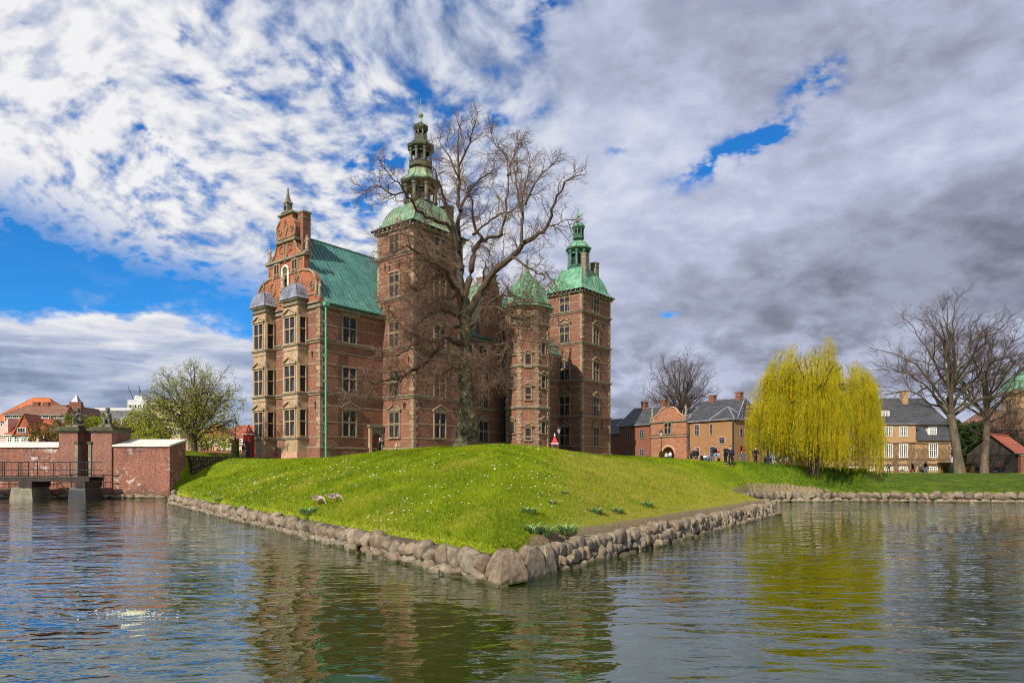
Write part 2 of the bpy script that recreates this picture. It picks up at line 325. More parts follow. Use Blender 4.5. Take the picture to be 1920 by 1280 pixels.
leafmat('grass_blade', (0.23, 0.30, 0.010), (0.10, 0.18, 0.006), (0.38, 0.36, 0.035), 0.55, 0.25)
leafmat('shaded_cover_blade', (0.05, 0.11, 0.008), (0.10, 0.18, 0.012), (0.16, 0.24, 0.02), 0.8, 0.2)  # ground-cover blades, darkened to carry the far bank's shade
leafmat('dry_blade', (0.38, 0.30, 0.06), (0.24, 0.24, 0.03), (0.52, 0.40, 0.12), 0.8, 0.2)

def stone_mat():
    n, b = pmat('boulder', 0.8, 0.25)
    tc = n.n('ShaderNodeTexCoord'); co = tc.outputs['Object']
    oi = n.n('ShaderNodeObjectInfo').outputs['Random']
    geo = n.n('ShaderNodeNewGeometry'); 
    island = geo.outputs['Random Per Island']
    r = n.m('FRACT', n.m('ADD', oi, n.m('MULTIPLY', island, 3.7)))
    cr = n.n('ShaderNodeValToRGB'); n.set(cr.inputs[0], r)
    e = cr.color_ramp; e.elements[0].color = (0.21, 0.165, 0.115, 1); e.elements[1].color = (0.15, 0.12, 0.088, 1)
    for p, c in ((0.2, (0.20, 0.15, 0.105, 1)), (0.4, (0.20, 0.165, 0.12, 1)), (0.6, (0.27, 0.215, 0.15, 1)), (0.8, (0.22, 0.185, 0.14, 1))):
        el = e.elements.new(p); el.color = c
    wp = geo.outputs['Position']
    f = n.noise(wp, 6.0, 6.0, 0.65); g = n.noise(wp, 45.0, 3.0, 0.6)
    col = n.mix(0.7, cr.outputs[0], n.mix(n.ramp(f, 0.3, 0.7), (0.42, 0.42, 0.40), (1.3, 1.26, 1.2)), 'MULTIPLY')
    moss = n.noise(wp, 2.3, 4.0, 0.6)
    col = n.mix(n.ramp(moss, 0.54, 0.68, 0.0, 0.6), col, (0.075, 0.072, 0.035))
    col = n.mix(0.5, col, n.mix(n.ramp(g, 0.35, 0.65), (0.7, 0.7, 0.7), (1.25, 1.25, 1.25)), 'MULTIPLY')
    z = n.sep(wp)[2]
    wet = n.ramp(n.m('ADD', z, n.m('MULTIPLY', f, 0.12)), 0.12, 0.22, 1.0, 0.0)
    col = n.mix(n.m('MULTIPLY', wet, 0.9), col, (0.055, 0.050, 0.02))
    n.set(b.inputs['Base Color'], col)
    n.set(b.inputs['Roughness'], n.ramp(wet, 0, 1, 0.85, 0.35))
    bump(n, b, n.m('ADD', f, n.m('MULTIPLY', g, 0.25)), 0.5, 0.04)
stone_mat()
def fieldstone_mat():
    n, b = pmat('fieldstone', 0.85, 0.2)
    co = n.n('ShaderNodeTexCoord').outputs['Object']
    v = n.n('ShaderNodeTexVoronoi', i_Vector=co); v.inputs['Scale'].default_value = 2.2
    v2 = n.n('ShaderNodeTexVoronoi', feature='DISTANCE_TO_EDGE', i_Vector=co); v2.inputs['Scale'].default_value = 2.2
    col = n.mix(n.sep(v.outputs['Color'])[0], (0.17, 0.14, 0.075), (0.09, 0.08, 0.045))
    col = n.mix(n.ramp(v2.outputs[0], 0.0, 0.09), (0.012, 0.012, 0.008), col)
    n.set(b.inputs['Base Color'], col); bump(n, b, n.ramp(v2.outputs[0], 0, 0.25), 1.0, 0.25)
fieldstone_mat()

def ground_mat():
    n, b = pmat('lawn', 0.9, 0.1)
    wp = n.n('ShaderNodeNewGeometry').outputs['Position']
    at = n.n('ShaderNodeAttribute', attribute_name='wear_and_shade')
    dry, dirt, shaded_cover = n.sep(at.outputs['Vector'])
    f = n.noise(wp, 0.5, 5.0, 0.6); g = n.noise(wp, 3.0, 5.0, 0.7); h = n.noise(n.mapping(wp, rot=(0, 0, 0.6), scale=(1, 2.2, 1)), 14.0, 4.0, 0.75)
    green = n.mix(n.ramp(f, 0.35, 0.65), (0.165, 0.250, 0.010), (0.225, 0.295, 0.010))
    green = n.mix(n.ramp(n.noise(n.mapping(wp, loc=(9, 4, 0)), 0.22, 4.0, 0.65), 0.46, 0.60, 0.0, 0.55), green, (0.085, 0.155, 0.008))
    green = n.mix(n.ramp(g, 0.5, 0.75, 0, 0.5), green, (0.30, 0.32, 0.02))
    cvr = n.mix(n.ramp(n.m('ADD', n.m('MULTIPLY', g, 0.6), n.m('MULTIPLY', f, 0.4)), 0.40, 0.60), (0.030, 0.065, 0.006), (0.09, 0.16, 0.010))  # far bank's ground cover, with its shade painted into the dark greens
    green = n.mix(shaded_cover, green, cvr)
    dryc = n.mix(n.ramp(h, 0.35, 0.65), (0.25, 0.21, 0.025), (0.46, 0.36, 0.075))
    col = n.mix(n.m('MULTIPLY', dry, n.ramp(n.m('ADD', n.m('MULTIPLY', g, 0.6), n.m('MULTIPLY', h, 0.4)), 0.38, 0.58)), green, dryc)
    col = n.mix(0.75, col, n.mix(n.ramp(h, 0.3, 0.7), (0.28, 0.34, 0.3), (1.6, 1.5, 1.4)), 'MULTIPLY')
    earth = n.mix(n.ramp(h, 0.35, 0.65), (0.15, 0.11, 0.06), (0.36, 0.28, 0.17))
    col = n.mix(n.ramp(n.m('ADD', dirt, n.m('MULTIPLY', n.m('SUBTRACT', g, 0.5), 0.8)), 0.42, 0.58), col, earth)
    n.set(b.inputs['Base Color'], col); bump(n, b, n.m('ADD', h, n.m('MULTIPLY', g, 0.8)), 0.9, 0.09)
ground_mat()
def gravel_mat():
    n, b = pmat('gravel', 0.95, 0.1)
    wp = n.n('ShaderNodeNewGeometry').outputs['Position']
    n.set(b.inputs['Base Color'], n.mix(n.noise(wp, 9.0, 6.0, 0.7), (0.22, 0.18, 0.14), (0.42, 0.36, 0.29)))
gravel_mat()
def water_mat():
    n, b = pmat('moat_water', 0.02, 0.5)
    b.inputs['IOR'].default_value = 2.1
    wp = n.n('ShaderNodeNewGeometry').outputs['Position']
    x, y, z = n.sep(wp)
    f = n.noise(wp, 0.12, 3.0)
    n.set(b.inputs['Base Color'], n.mix(n.ramp(f, 0.35, 0.65), (0.016, 0.030, 0.0005), (0.028, 0.040, 0.001)))
    r1 = n.noise(n.mapping(wp, rot=(0, 0, R(12)), scale=(0.45, 1.2, 1)), 1.7, 1.6, 0.45, 0.5)
    r2 = n.noise(n.mapping(wp, rot=(0, 0, R(-22)), scale=(0.7, 1.2, 1)), 5.0, 1.5, 0.5, 0.4)
    r3 = n.noise(n.mapping(wp, rot=(0, 0, R(5)), scale=(0.5, 1, 1)), 0.55, 2.0, 0.5, 0.4)
    # rings spreading from the bubbler on the left
    dx = n.m('ADD', x, 7.9); dy = n.m('ADD', y, -14.2)
    rr = n.m('SQRT', n.m('ADD', n.m('MULTIPLY', dx, dx), n.m('MULTIPLY', dy, dy)))
    ring = n.m('MULTIPLY', n.m('SINE', n.m('ADD', n.m('MULTIPLY', rr, 10.0), n.m('MULTIPLY', r1, 14.0))), n.m('EXPONENT', n.m('MULTIPLY', rr, -0.28)))
    wind = n.m('MULTIPLY', n.m('ADD', n.ramp(x, -9.0, -2.5, 2.2, 0.95), n.ramp(x, 1.5, 6.0, 0.0, 0.35)), n.ramp(n.noise(wp, 0.09, 2.0), 0.4, 0.62, 0.6, 1.25))
    h = n.m('ADD', n.m('MULTIPLY', r1, 0.85), n.m('MULTIPLY', r2, 0.14))
    h = n.m('ADD', h, n.m('MULTIPLY', r3, 1.1))
    h = n.m('MULTIPLY', h, wind)
    h = n.m('ADD', h, n.m('MULTIPLY', ring, 0.16))
    bump(n, b, h, 1.0, 0.050)
    nrm = b.inputs['Normal'].links[0].from_socket
    gl = n.n('ShaderNodeBsdfGlossy', i_Roughness=0.015, i_Normal=nrm, i_Color=(0.93, 0.96, 1.0))
    df = n.n('ShaderNodeBsdfDiffuse', i_0=b.inputs['Base Color'].links[0].from_socket)
    fr = n.n('ShaderNodeFresnel', i_IOR=1.62, i_Normal=nrm)
    mx = n.n('ShaderNodeMixShader', i_0=n.m('MULTIPLY', fr.outputs[0], 1.3, clamp=True), i_1=df, i_2=gl)
    out = [q for q in n.t.nodes if q.type == 'OUTPUT_MATERIAL'][0]; n.set(out.inputs[0], mx)
water_mat()
def bed_mat(): mottled('earth', (0.11, 0.085, 0.055), (0.06, 0.05, 0.032), 3.0)
bed_mat()
# ------------------------------------------------------------------ mesh builder
class MB:
    def __init__(s): s.v = []; s.f = []; s.fm = []; s.mats = []; s.M = None; s.smooth = []; s.sm = False
    def mi(s, m):
        if m not in s.mats: s.mats.append(m)
        return s.mats.index(m)
    def add(s, verts, faces, mat):
        o = len(s.v)
        if s.M is not None: verts = [tuple(s.M @ Vector(p)) for p in verts]
        s.v.extend(verts); k = s.mi(mat)
        for f in faces:
            s.f.append(tuple(i+o for i in f)); s.fm.append(k); s.smooth.append(s.sm)
    def box(s, x0, x1, y0, y1, z0, z1, mat):
        s.add([(x0, y0, z0), (x1, y0, z0), (x1, y1, z0), (x0, y1, z0), (x0, y0, z1), (x1, y0, z1), (x1, y1, z1), (x0, y1, z1)],
              [(0, 3, 2, 1), (4, 5, 6, 7), (0, 1, 5, 4), (1, 2, 6, 5), (2, 3, 7, 6), (3, 0, 4, 7)], mat)
    def prism(s, pts, axis, t0, t1, mat):          # pts: 2-D outline; axis 'x': (y,z), 'y': (x,z), 'z': (x,y)
        def p3(a, b, t): return (t, a, b) if axis == 'x' else ((a, t, b) if axis == 'y' else (a, b, t))
        n_ = len(pts); vs = [p3(a, b, t0) for a, b in pts] + [p3(a, b, t1) for a, b in pts]
        fs = [tuple(range(n_)), tuple(range(2*n_-1, n_-1, -1))] + [(i, i+n_, (i+1) % n_+n_, (i+1) % n_) for i in range(n_)]
        s.add(vs, fs, mat)
    def rings(s, rings_, mat, cap0=True, cap1=True, closed=True):
        n_ = len(rings_[0]); vs = [p for r in rings_ for p in r]; fs = []
        for k in range(len(rings_)-1):
            for i in range(n_ if closed else n_-1):
                j = (i+1) % n_
                fs.append((k*n_+i, k*n_+j, (k+1)*n_+j, (k+1)*n_+i))
        if cap0: fs.append(tuple(range(n_-1, -1, -1)))
        if cap1: fs.append(tuple((len(rings_)-1)*n_+i for i in range(n_)))
        s.add(vs, fs, mat)
    def lathe(s, cx, cy, prof, n_, mat, rot=0.0, sx=1.0, sy=1.0):
        s.rings([[(cx+r*sx*math.cos(rot+2*math.pi*i/n_), cy+r*sy*math.sin(rot+2*math.pi*i/n_), z) for i in range(n_)] for r, z in prof], mat)
    def sqloft(s, cx, cy, prof, hx, hy, mat):      # prof: (fx, fy, z) half-size factors
        s.rings([[(cx-hx*a, cy-hy*b, z), (cx+hx*a, cy-hy*b, z), (cx+hx*a, cy+hy*b, z), (cx-hx*a, cy+hy*b, z)] for a, b, z in prof], mat)
    def tube(s, pts, rad, n_, mat, cap=False):
        P = [Vector(p) for p in pts]; rs = []
        if isinstance(rad, (int, float)): rad = [rad]*len(P)
        up = Vector((0.13, 0.21, 0.97)); m = len(P)
        for k in range(m):
            d = (P[min(k+1, m-1)]-P[max(k-1, 0)])
            if d.length < 1e-9: d = Vector((0, 0, 1))
            d.normalize(); a = d.cross(up)
            if a.length < 0.05: a = d.cross(Vector((1, 0, 0)))
            a.normalize(); b = d.cross(a)
            rs.append([tuple(P[k]+(a*math.cos(2*math.pi*i/n_)+b*math.sin(2*math.pi*i/n_))*rad[k]) for i in range(n_)])
        s.rings(rs, mat, cap, cap)
    def build(s, name, parent=None, loc=None, rotz=0.0):
        me = bpy.data.meshes.new(name); me.from_pydata(s.v, [], s.f)
        for m in s.mats: me.materials.append(MATS[m])
        me.polygons.foreach_set('material_index', s.fm)
        me.polygons.foreach_set('use_smooth', s.smooth); me.update()
        o = bpy.data.objects.new(name, me); COL.objects.link(o)
        if parent: o.parent = parent
        if loc: o.location = loc
        o.rotation_euler.z = rotz
        return o
def fix_normals(me):
    import bmesh
    b = bmesh.new(); b.from_mesh(me); bmesh.ops.recalc_face_normals(b, faces=b.faces); b.to_mesh(me); b.free()
def empty(name, loc=(0, 0, 0), rz=0.0):
    o = bpy.data.objects.new(name, None); COL.objects.link(o); o.location = loc; o.rotation_euler.z = rz; o.empty_display_size = 0.3; return o
def tag(o, label, cat, group=None, kind=None):
    o['label'] = label; o['category'] = cat
    if group: o['group'] = group
    if kind: o['kind'] = kind
    return o
def struct(o, kind='structure'): o['kind'] = kind; return o
def inst(src, parent, loc, rz=0.0, name=None):
    o = src.copy(); COL.objects.link(o); o.parent = parent; o.location = loc; o.rotation_euler = (0, 0, rz)
    if name: o.name = name
    return o
def W3(x, y, D): return Vector(((x-960)/1280*D, D, 3+(875-y)/1280*D))
def quads_mesh(name, verts, nper, mat, parent=None):
    """verts: (N*nper,3) float array, faces of nper consecutive vertices"""
    me = bpy.data.meshes.new(name); nv = len(verts); nf = nv//nper
    me.vertices.add(nv); me.vertices.foreach_set('co', np.asarray(verts, dtype=np.float32).ravel())
    me.loops.add(nv); me.loops.foreach_set('vertex_index', np.arange(nv, dtype=np.int32))
    me.polygons.add(nf); me.polygons.foreach_set('loop_start', np.arange(0, nv, nper, dtype=np.int32))
    me.polygons.foreach_set('loop_total', np.full(nf, nper, dtype=np.int32))
    me.materials.append(MATS[mat]); me.update(calc_edges=True)
    o = bpy.data.objects.new(name, me); COL.objects.link(o); o.parent = parent
    return o

# ------------------------------------------------------------------ terrain
SHORE = [(-400, 66), (-120, 66.2), (-33.2, 66.2), (-30.2, 67.0), (-26.2, 63.5), (-25.6, 60), (-27.6, 55.2), (-0.4, 17.3), (16.3, 42.7), (16.1, 45.4), (17.4, 52.0), (20.3, 57.4), (24.0, 58.5), (27.0, 58.3), (28.0, 60.2), (30.0, 58.6), (45, 56.5), (120, 52), (400, 50)]
SH = np.array(SHORE, float)
poly = SHORE + [(400, 1.2), (-400, 1.2)]              # the water polygon
PL = np.array(poly, float)
def seg_dist(X, Y, A, B):
    ax, ay = A; bx, by = B; dx, dy = bx-ax, by-ay
    t = np.clip(((X-ax)*dx+(Y-ay)*dy)/(dx*dx+dy*dy), 0, 1)
    return np.hypot(X-ax-t*dx, Y-ay-t*dy)
def inside(X, Y):
    c = np.zeros(X.shape, bool); n_ = len(PL)
    for i in range(n_):
        x1, y1 = PL[i]; x2, y2 = PL[(i+1) % n_]
        if y1 == y2: continue
        cond = ((y1 > Y) != (y2 > Y)) & (X < (x2-x1)*(Y-y1)/(y2-y1)+x1)
        c ^= cond
    return c
def sines(X, Y):
    return (0.5*np.sin(X*0.9+1.3*np.sin(Y*0.5))*np.sin(Y*0.8+0.7)+0.3*np.sin(X*2.1+Y*1.3)+0.2*np.sin(Y*3.1-X*1.7))
def height(X, Y):
    X = np.asarray(X, float); Y = np.asarray(Y, float)
    d = np.full(X.shape, 1e9)
    for i in range(len(PL)):
        d = np.minimum(d, seg_dist(X, Y, PL[i], PL[(i+1) % len(PL)]))
    w = inside(X, Y)
    zp_near = np.interp(X, [-40, -30, -22, -14, -5, 2, 8, 15.5, 22, 30, 42, 100], [4.0, 4.0, 4.0, 4.3, 4.45, 4.45, 4.1, 3.5, 3.2, 2.75, 2.45, 2.1])
    zp_mid = np.interp(X, [-30, 2, 10, 22, 30, 42, 100], [3.95, 3.95, 3.9, 3.2, 2.75, 2.3, 2.1])
    zp_far = np.interp(X, [-10, 38, 48], [3.9, 3.9, 2.05])
    a = np.clip((Y-50)/12, 0, 1); b = np.clip((Y-75)/35, 0, 1)
    zp = (zp_near*(1-a)+zp_mid*a)*(1-b)+zp_far*b
    c = np.clip((Y-170)/150, 0, 1); zp = zp*(1-c)+2.6*c
    L1 = 17.0; L2 = np.interp(X, [-30, -14, 4, 14, 19, 24, 30, 45], [9, 16, 17, 7, 3.2, 3.4, 8, 17])
    e = np.clip((Y-42)/10, 0, 1); L = L1*(1-e)+L2*e
    t = np.clip(d/L, 0, 1)
    h = 0.80+(zp-0.80)*np.sin(t*math.pi/2)
    h = h + 0.045*sines(X, Y)*np.clip(d/2, 0, 1)
    face = np.clip((d-0.05)/0.35, 0, 1); h = h*face-0.5*(1-face)
    # gentle rise on which the wall-walk behind the brick wall stands, and the high ground behind the field-stone wall
    left = (X < -33.0+(Y-69.2)*0.222) & (Y > 67.6)
    h = np.where(left, np.where(X < -34.5, 4.65, 4.0), h)
    h = np.where(Y < 1.2, 1.3, h)
    return np.where(w, -0.6, h)
def H(x, y): return float(height(np.array([x]), np.array([y]))[0])
def axis(lo, hi, step, far, g=1.18):
    c = list(np.arange(lo, hi+1e-6, step)); a = []; x = lo; s_ = step
    while x > -far: s_ *= g; x -= s_; a.append(x)
    b = []; x = hi; s_ = step
    while x < far: s_ *= g; x += s_; b.append(x)
    return np.array(a[::-1]+c+b)
xs = axis(-36, 48, 0.3, 3000); ys = axis(12, 84, 0.3, 3000)
XX, YY = np.meshgrid(xs, ys); ZZ = height(XX, YY)
me = bpy.data.meshes.new('ground'); nx, ny = len(xs), len(ys)
me.vertices.add(nx*ny); me.vertices.foreach_set('co', np.stack([XX, YY, ZZ], -1).astype(np.float32).ravel())
ii = (np.arange(ny-1)[:, None]*nx+np.arange(nx-1)[None, :]).ravel()
q = np.stack([ii, ii+1, ii+nx+1, ii+nx], -1).astype(np.int32)
me.loops.add(q.size); me.loops.foreach_set('vertex_index', q.ravel())
me.polygons.add(len(q)); me.polygons.foreach_set('loop_start', np.arange(0, q.size, 4, dtype=np.int32)); me.polygons.foreach_set('loop_total', np.full(len(q), 4, dtype=np.int32))
me.polygons.foreach_set('use_smooth', np.ones(len(q), bool)); me.materials.append(MATS['lawn']); me.update(calc_edges=True)
dd = np.full(XX.shape, 1e9)
for i in range(len(SHORE)-1): dd = np.minimum(dd, seg_dist(XX, YY, SH[i], SH[i+1]))
def dryness(X, Y):
    r = np.clip((X-0.4-(Y-17)*0.03)/2.6, 0, 1)*np.clip((24-X)/8, 0, 1)*np.clip((54-Y)/8, 0, 1)
    dl_ = seg_dist(X, Y, SH[6], SH[7]); e_ = np.exp(-(dl_/1.1)**2)*.45*(X < 0)*(.5+.5*np.sin(X*1.9+Y*.7))
    sp = np.zeros(X.shape)
    for cx_, cy_, r_ in ((-7.0, 29.5, 1.3), (-4.6, 25.5, 1.0), (-12, 40, 1.6), (-2.5, 33, 1.5), (-1.2, 21.5, .9), (-17, 47, 1.5)): sp = np.maximum(sp, .6*np.exp(-((X-cx_)**2+(Y-cy_)**2)/r_**2))
    return np.clip(0.08+0.82*r+np.maximum(e_, sp), 0, 1)
dry = dryness(XX, YY)
onr = (XX > 0.5) & (YY < 56) & (XX < 24)
dirt = np.where(onr, np.clip((0.95-dd)/0.7, 0, 1), np.clip((0.45-dd)/0.3, 0, 1))
dirt = np.where((XX > 19) & (XX < 28) & (YY > 52), np.clip((1.0-dd)/0.6, 0, 1), dirt)
at = me.attributes.new('wear_and_shade', 'FLOAT_VECTOR', 'POINT')
at.data.foreach_set('vector', np.stack([dry, dirt, np.clip((XX-19)/4, 0, 1)*np.clip((YY-52)/3, 0, 1)*np.clip((82-YY)/6, 0, 1)*np.clip((XX-19)/9, .55, 1)], -1).astype(np.float32).ravel())  # third channel: far bank's cover and the shade painted with it
go = bpy.data.objects.new('ground', me); COL.objects.link(go); struct(go)
w = MB(); w.add([(-700, 1.0, 0), (700, 1.0, 0), (700, 120, 0), (-700, 120, 0)], [(0, 1, 2, 3)], 'moat_water'); wo = w.build('water'); struct(wo)
# gravel path in front of the castle and along the right garden
def sheet(name, pts, mat, lift=0.02, n_=40):
    m = MB(); L0, L1 = pts; vs = []
    for i in range(n_+1):
        t = i/n_
        for j in range(5):
            u = j/4
            x = (L0[0]*(1-t)+L0[2]*t)*(1-u)+(L1[0]*(1-t)+L1[2]*t)*u; y = (L0[1]*(1-t)+L0[3]*t)*(1-u)+(L1[1]*(1-t)+L1[3]*t)*u
            vs.append((x, y, H(x, y)+lift))
    m.add(vs, [(i*5+j, i*5+j+1, (i+1)*5+j+1, (i+1)*5+j) for i in range(n_) for j in range(4)], mat)
    return struct(m.build(name))
sheet('path', ((-12, 66, 24, 112), (-17, 71, 18, 116)), 'gravel', 0.035)

# ------------------------------------------------------------------ boulder walls
def base_boulder(seed, sub=2, blocky=0.0):
    import bmesh
    rnd = random.Random(seed); b = bmesh.new(); bmesh.ops.create_icosphere(b, subdivisions=sub, radius=0.5)
    offs = [Vector((rnd.uniform(-1, 1), rnd.uniform(-1, 1), rnd.uniform(-1, 1))).normalized() for _ in range(7)]
    cut = [rnd.uniform(0.28, 0.44) for _ in offs]
    for v in b.verts:
        p = v.co.copy()
        if blocky:
            mx = max(abs(p.x), abs(p.y), abs(p.z)); p = p.lerp(p/mx*0.45, blocky)
        for o_, c in zip(offs, cut):
            d = p.dot(o_)
            if d > c: p -= o_*(d-c)*0.92
        p *= 1+0.05*math.sin(p.x*9+seed)*math.sin(p.y*8+1)*math.cos(p.z*7)
        v.co = p
    for f in b.faces: f.smooth = True
    m = bpy.data.meshes.new('boulder'); b.to_mesh(m); b.free(); m.materials.append(MATS['boulder'])
    return m
ROUND = [base_boulder(i, 3, 0.15+0.12*(i % 4)) for i in range(9)]
BLOCK = [base_boulder(50+i, 3, 0.72) for i in range(6)]
def merged_boulders(name, items, parent):
    vs = []; fs = []; o = 0
    for me_, M in items:
        co = np.empty(len(me_.vertices)*3, np.float32); me_.vertices.foreach_get('co', co); co = co.reshape(-1, 3)
        A = np.array(M); vs.append(co@A[:3, :3].T+A[:3, 3]); fs.append(np.array([p.vertices[:] for p in me_.polygons])+o); o += len(co)
    vs = np.concatenate(vs); fs = np.concatenate(fs)
    m = bpy.data.meshes.new(name); m.from_pydata(vs.tolist(), [], fs.tolist()); m.materials.append(MATS['boulder'])
    m.polygons.foreach_set('use_smooth', np.ones(len(fs), bool))
    ob = bpy.data.objects.new(name, m); COL.objects.link(ob); ob.parent = parent; ob['kind'] = 'stuff'; return ob
def boulder_wall(name, label, path, style, seed, top=0.85, maxparts=96, backing=True, outer=1):
    rnd = random.Random(seed); root = empty(name, (path[0][0], path[0][1], 0)); tag(root, label, 'stone wall')
    ox, oy = path[0]; items = []; segs = []
    for (x0, y0), (x1, y1) in zip(path[:-1], path[1:]):
        L = math.hypot(x1-x0, y1-y0); segs.append((x0, y0, (x1-x0)/L, (y1-y0)/L, L))
    def row(z0, hlo, hhi, wlo, whi, depth, lean, meshes, jit=0.04, out=0.0):
        for (x0, y0, ux, uy, L) in segs:
            s_ = 0.0
            while s_ < L:
                wd = rnd.uniform(wlo, whi); hh = rnd.uniform(hlo, hhi)
                px, py = -uy*outer, ux*outer            # outward (to the water)
                c = s_+wd/2; of = out+rnd.uniform(-jit, jit)
                M = Matrix.Translation((x0+ux*c+px*of-ox, y0+uy*c+py*of-oy, z0+hh/2+rnd.uniform(-0.03, 0.03))) @ Matrix.Rotation(math.atan2(uy, ux), 4, 'Z') @ Matrix.Rotation(rnd.uniform(-lean, lean), 4, 'Y') @ Matrix.Rotation(rnd.uniform(-0.15, 0.15), 4, 'X') @ Matrix.Diagonal((wd*1.16, depth*rnd.uniform(0.9, 1.2), hh*1.14, 1))
                if rnd.random() < 0.5: M = M @ Matrix.Rotation(math.pi, 4, 'Z')
                items.append((rnd.choice(meshes), M, math.hypot(M[0][3]+ox, M[1][3]+oy))); s_ += wd
    if style == 'round':
        row(-0.26, 0.36, 0.60, 0.26, 0.54, 0.46, 0.4, ROUND, 0.09, 0.12)
        row(0.20, 0.40, 0.62, 0.30, 0.70, 0.52, 0.45, ROUND, 0.08, -0.06)
        row(0.02, 0.18, 0.30, 0.2, 0.9, 0.3, 0.5, ROUND, 0.08, 0.06)
    elif style == 'slab':
        row(-0.25, 0.34, 0.50, 0.3, 0.75, 0.45, 0.2, ROUND+BLOCK, 0.10, 0.20)
        row(0.10, 0.26, 0.50, 0.22, 0.5, 0.44, 0.28, BLOCK, 0.09, 0.03)
        row(0.38, 0.34, 0.50, 0.20, 0.55, 0.50, 0.25, BLOCK, 0.09, -0.08)
    elif style == 'far':
        row(-0.25, 0.50, 0.62, 0.5, 1.0, 0.55, 0.2, ROUND+BLOCK, 0.06, 0.12)
        row(0.30, 0.50, 0.66, 0.5, 1.05, 0.55, 0.2, ROUND+BLOCK, 0.06, -0.04)
    elif style == 'foot':
        row(-0.22, 0.45, 0.66, 0.45, 1.1, 0.7, 0.3, ROUND+BLOCK, 0.12, 0.25)
    items.sort(key=lambda t: t[2])
    for me_, M, _ in items[:maxparts]:
        ob = bpy.data.objects.new('boulder', me_); COL.objects.link(ob); ob.parent = root; ob.matrix_local = M
    if len(items) > maxparts: merged_boulders('distant_boulders', [(a, b) for a, b, _ in items[maxparts:]], root)
    if backing:
        m = MB()
        for (x0, y0, ux, uy, L) in segs:
            px, py = uy*outer, -ux*outer
            a = 0.02; b = 0.55
            q4 = [(x0+px*a-ox, y0+py*a-oy), (x0+ux*L+px*a-ox, y0+uy*L+py*a-oy), (x0+ux*L+px*b-ox, y0+uy*L+py*b-oy), (x0+px*b-ox, y0+py*b-oy)]
            m.prism(q4, 'z', -0.5, top-0.16, 'earth')
        m.build('earth_backing', root)
    return root, items
OUT = -1
lw, _ = boulder_wall('stone_wall', 'low wall of two rows of rounded boulders edging the left side of the grass mound', [(-27.6, 55.2), (-0.75, 17.8)], 'round', 3, outer=-1)
rw, _ = boulder_wall('stone_wall', 'low wall of upright rough slabs edging the shaded right side of the grass mound', [(0.35, 18.4), (16.3, 42.7)], 'slab', 4, outer=-1)
boulder_wall('stone_wall', 'boulder edging of the bank below the weeping willow, beyond the tip of the mound', [(16.3, 42.7), (16.1, 45.4), (17.4, 52.0), (20.3, 57.4), (24.0, 58.5), (27.0, 58.3), (27.9, 60.1)], 'far', 5, outer=-1)
boulder_wall('stone_wall', 'long boulder wall at the water edge of the far right bank, below the two bare trees', [(28.1, 60.1), (30.0, 58.6), (45, 56.5), (75, 54.8)], 'far', 6, outer=-1)
boulder_wall('stone_wall', 'heap of boulders in the corner between brick wall and the left tip of the mound', [(-33.0, 66.0), (-30.2, 66.8), (-26.4, 63.4), (-25.8, 60), (-27.6, 55.2)], 'round', 8, outer=-1)
boulder_wall('stone_wall', 'row of foundation boulders along the foot of the red brick moat wall', [(-62, 65.8), (-33.2, 65.8)], 'foot', 9, backing=False, outer=-1)
# the great corner block and its neighbours
cb = MB()
def rough_block(mb, outline, z0, z1, inset, seed, mat='boulder', n_=5):
    rnd = random.Random(seed); pts = []
    for i in range(len(outline)):
        a = Vector(outline[i]); b = Vector(outline[(i+1) % len(outline)])
        for k in range(n_): pts.append(a.lerp(b, k/n_))
    c = sum(pts, Vector((0, 0)))/len(pts); rs = []
    for k in range(7):
        t = k/6; sc = (1, 1.02, 1.0, .96, .89, .77, .5)[k]*(1-inset*t*.6)
        rs.append([(c.x+(p.x-c.x)*sc*(1+rnd.uniform(-.03, .03)), c.y+(p.y-c.y)*sc*(1+rnd.uniform(-.03, .03)), z0+(z1-z0)*(t+(.04 if k == 6 else 0))*(1+rnd.uniform(-.02, .03))) for p in pts])
    mb.sm = False; mb.rings(rs, mat)
rough_block(cb, [(-0.72, 17.78), (-0.28, 16.98), (0.42, 17.62), (0.20, 18.5), (-0.5, 18.6)], 0.04, 0.80, 0.25, 1)
rough_block(cb, [(-0.78, 17.62), (-0.42, 16.86), (-0.06, 17.0), (0.02, 17.6), (-0.4, 17.9)], -0.3, 0.16, 0.05, 2)
ob = cb.build('corner_block', lw); ob.matrix_parent_inverse = Matrix.Translation((27.6, -55.2, 0)); fix_normals(ob.data)
cb = MB(); rough_block(cb, [(0.36, 17.75), (0.95, 18.55), (0.75, 19.1), (0.25, 18.7)], -0.3, 0.78, 0.12, 3)
rough_block(cb, [(0.93, 18.62), (1.28, 19.2), (0.95, 19.5), (0.68, 19.0)], -0.3, 0.72, 0.14, 5)
ob = cb.build('corner_slab', rw); ob.matrix_parent_inverse = Matrix.Translation((-0.35, -18.4, 0)); fix_normals(ob.data)

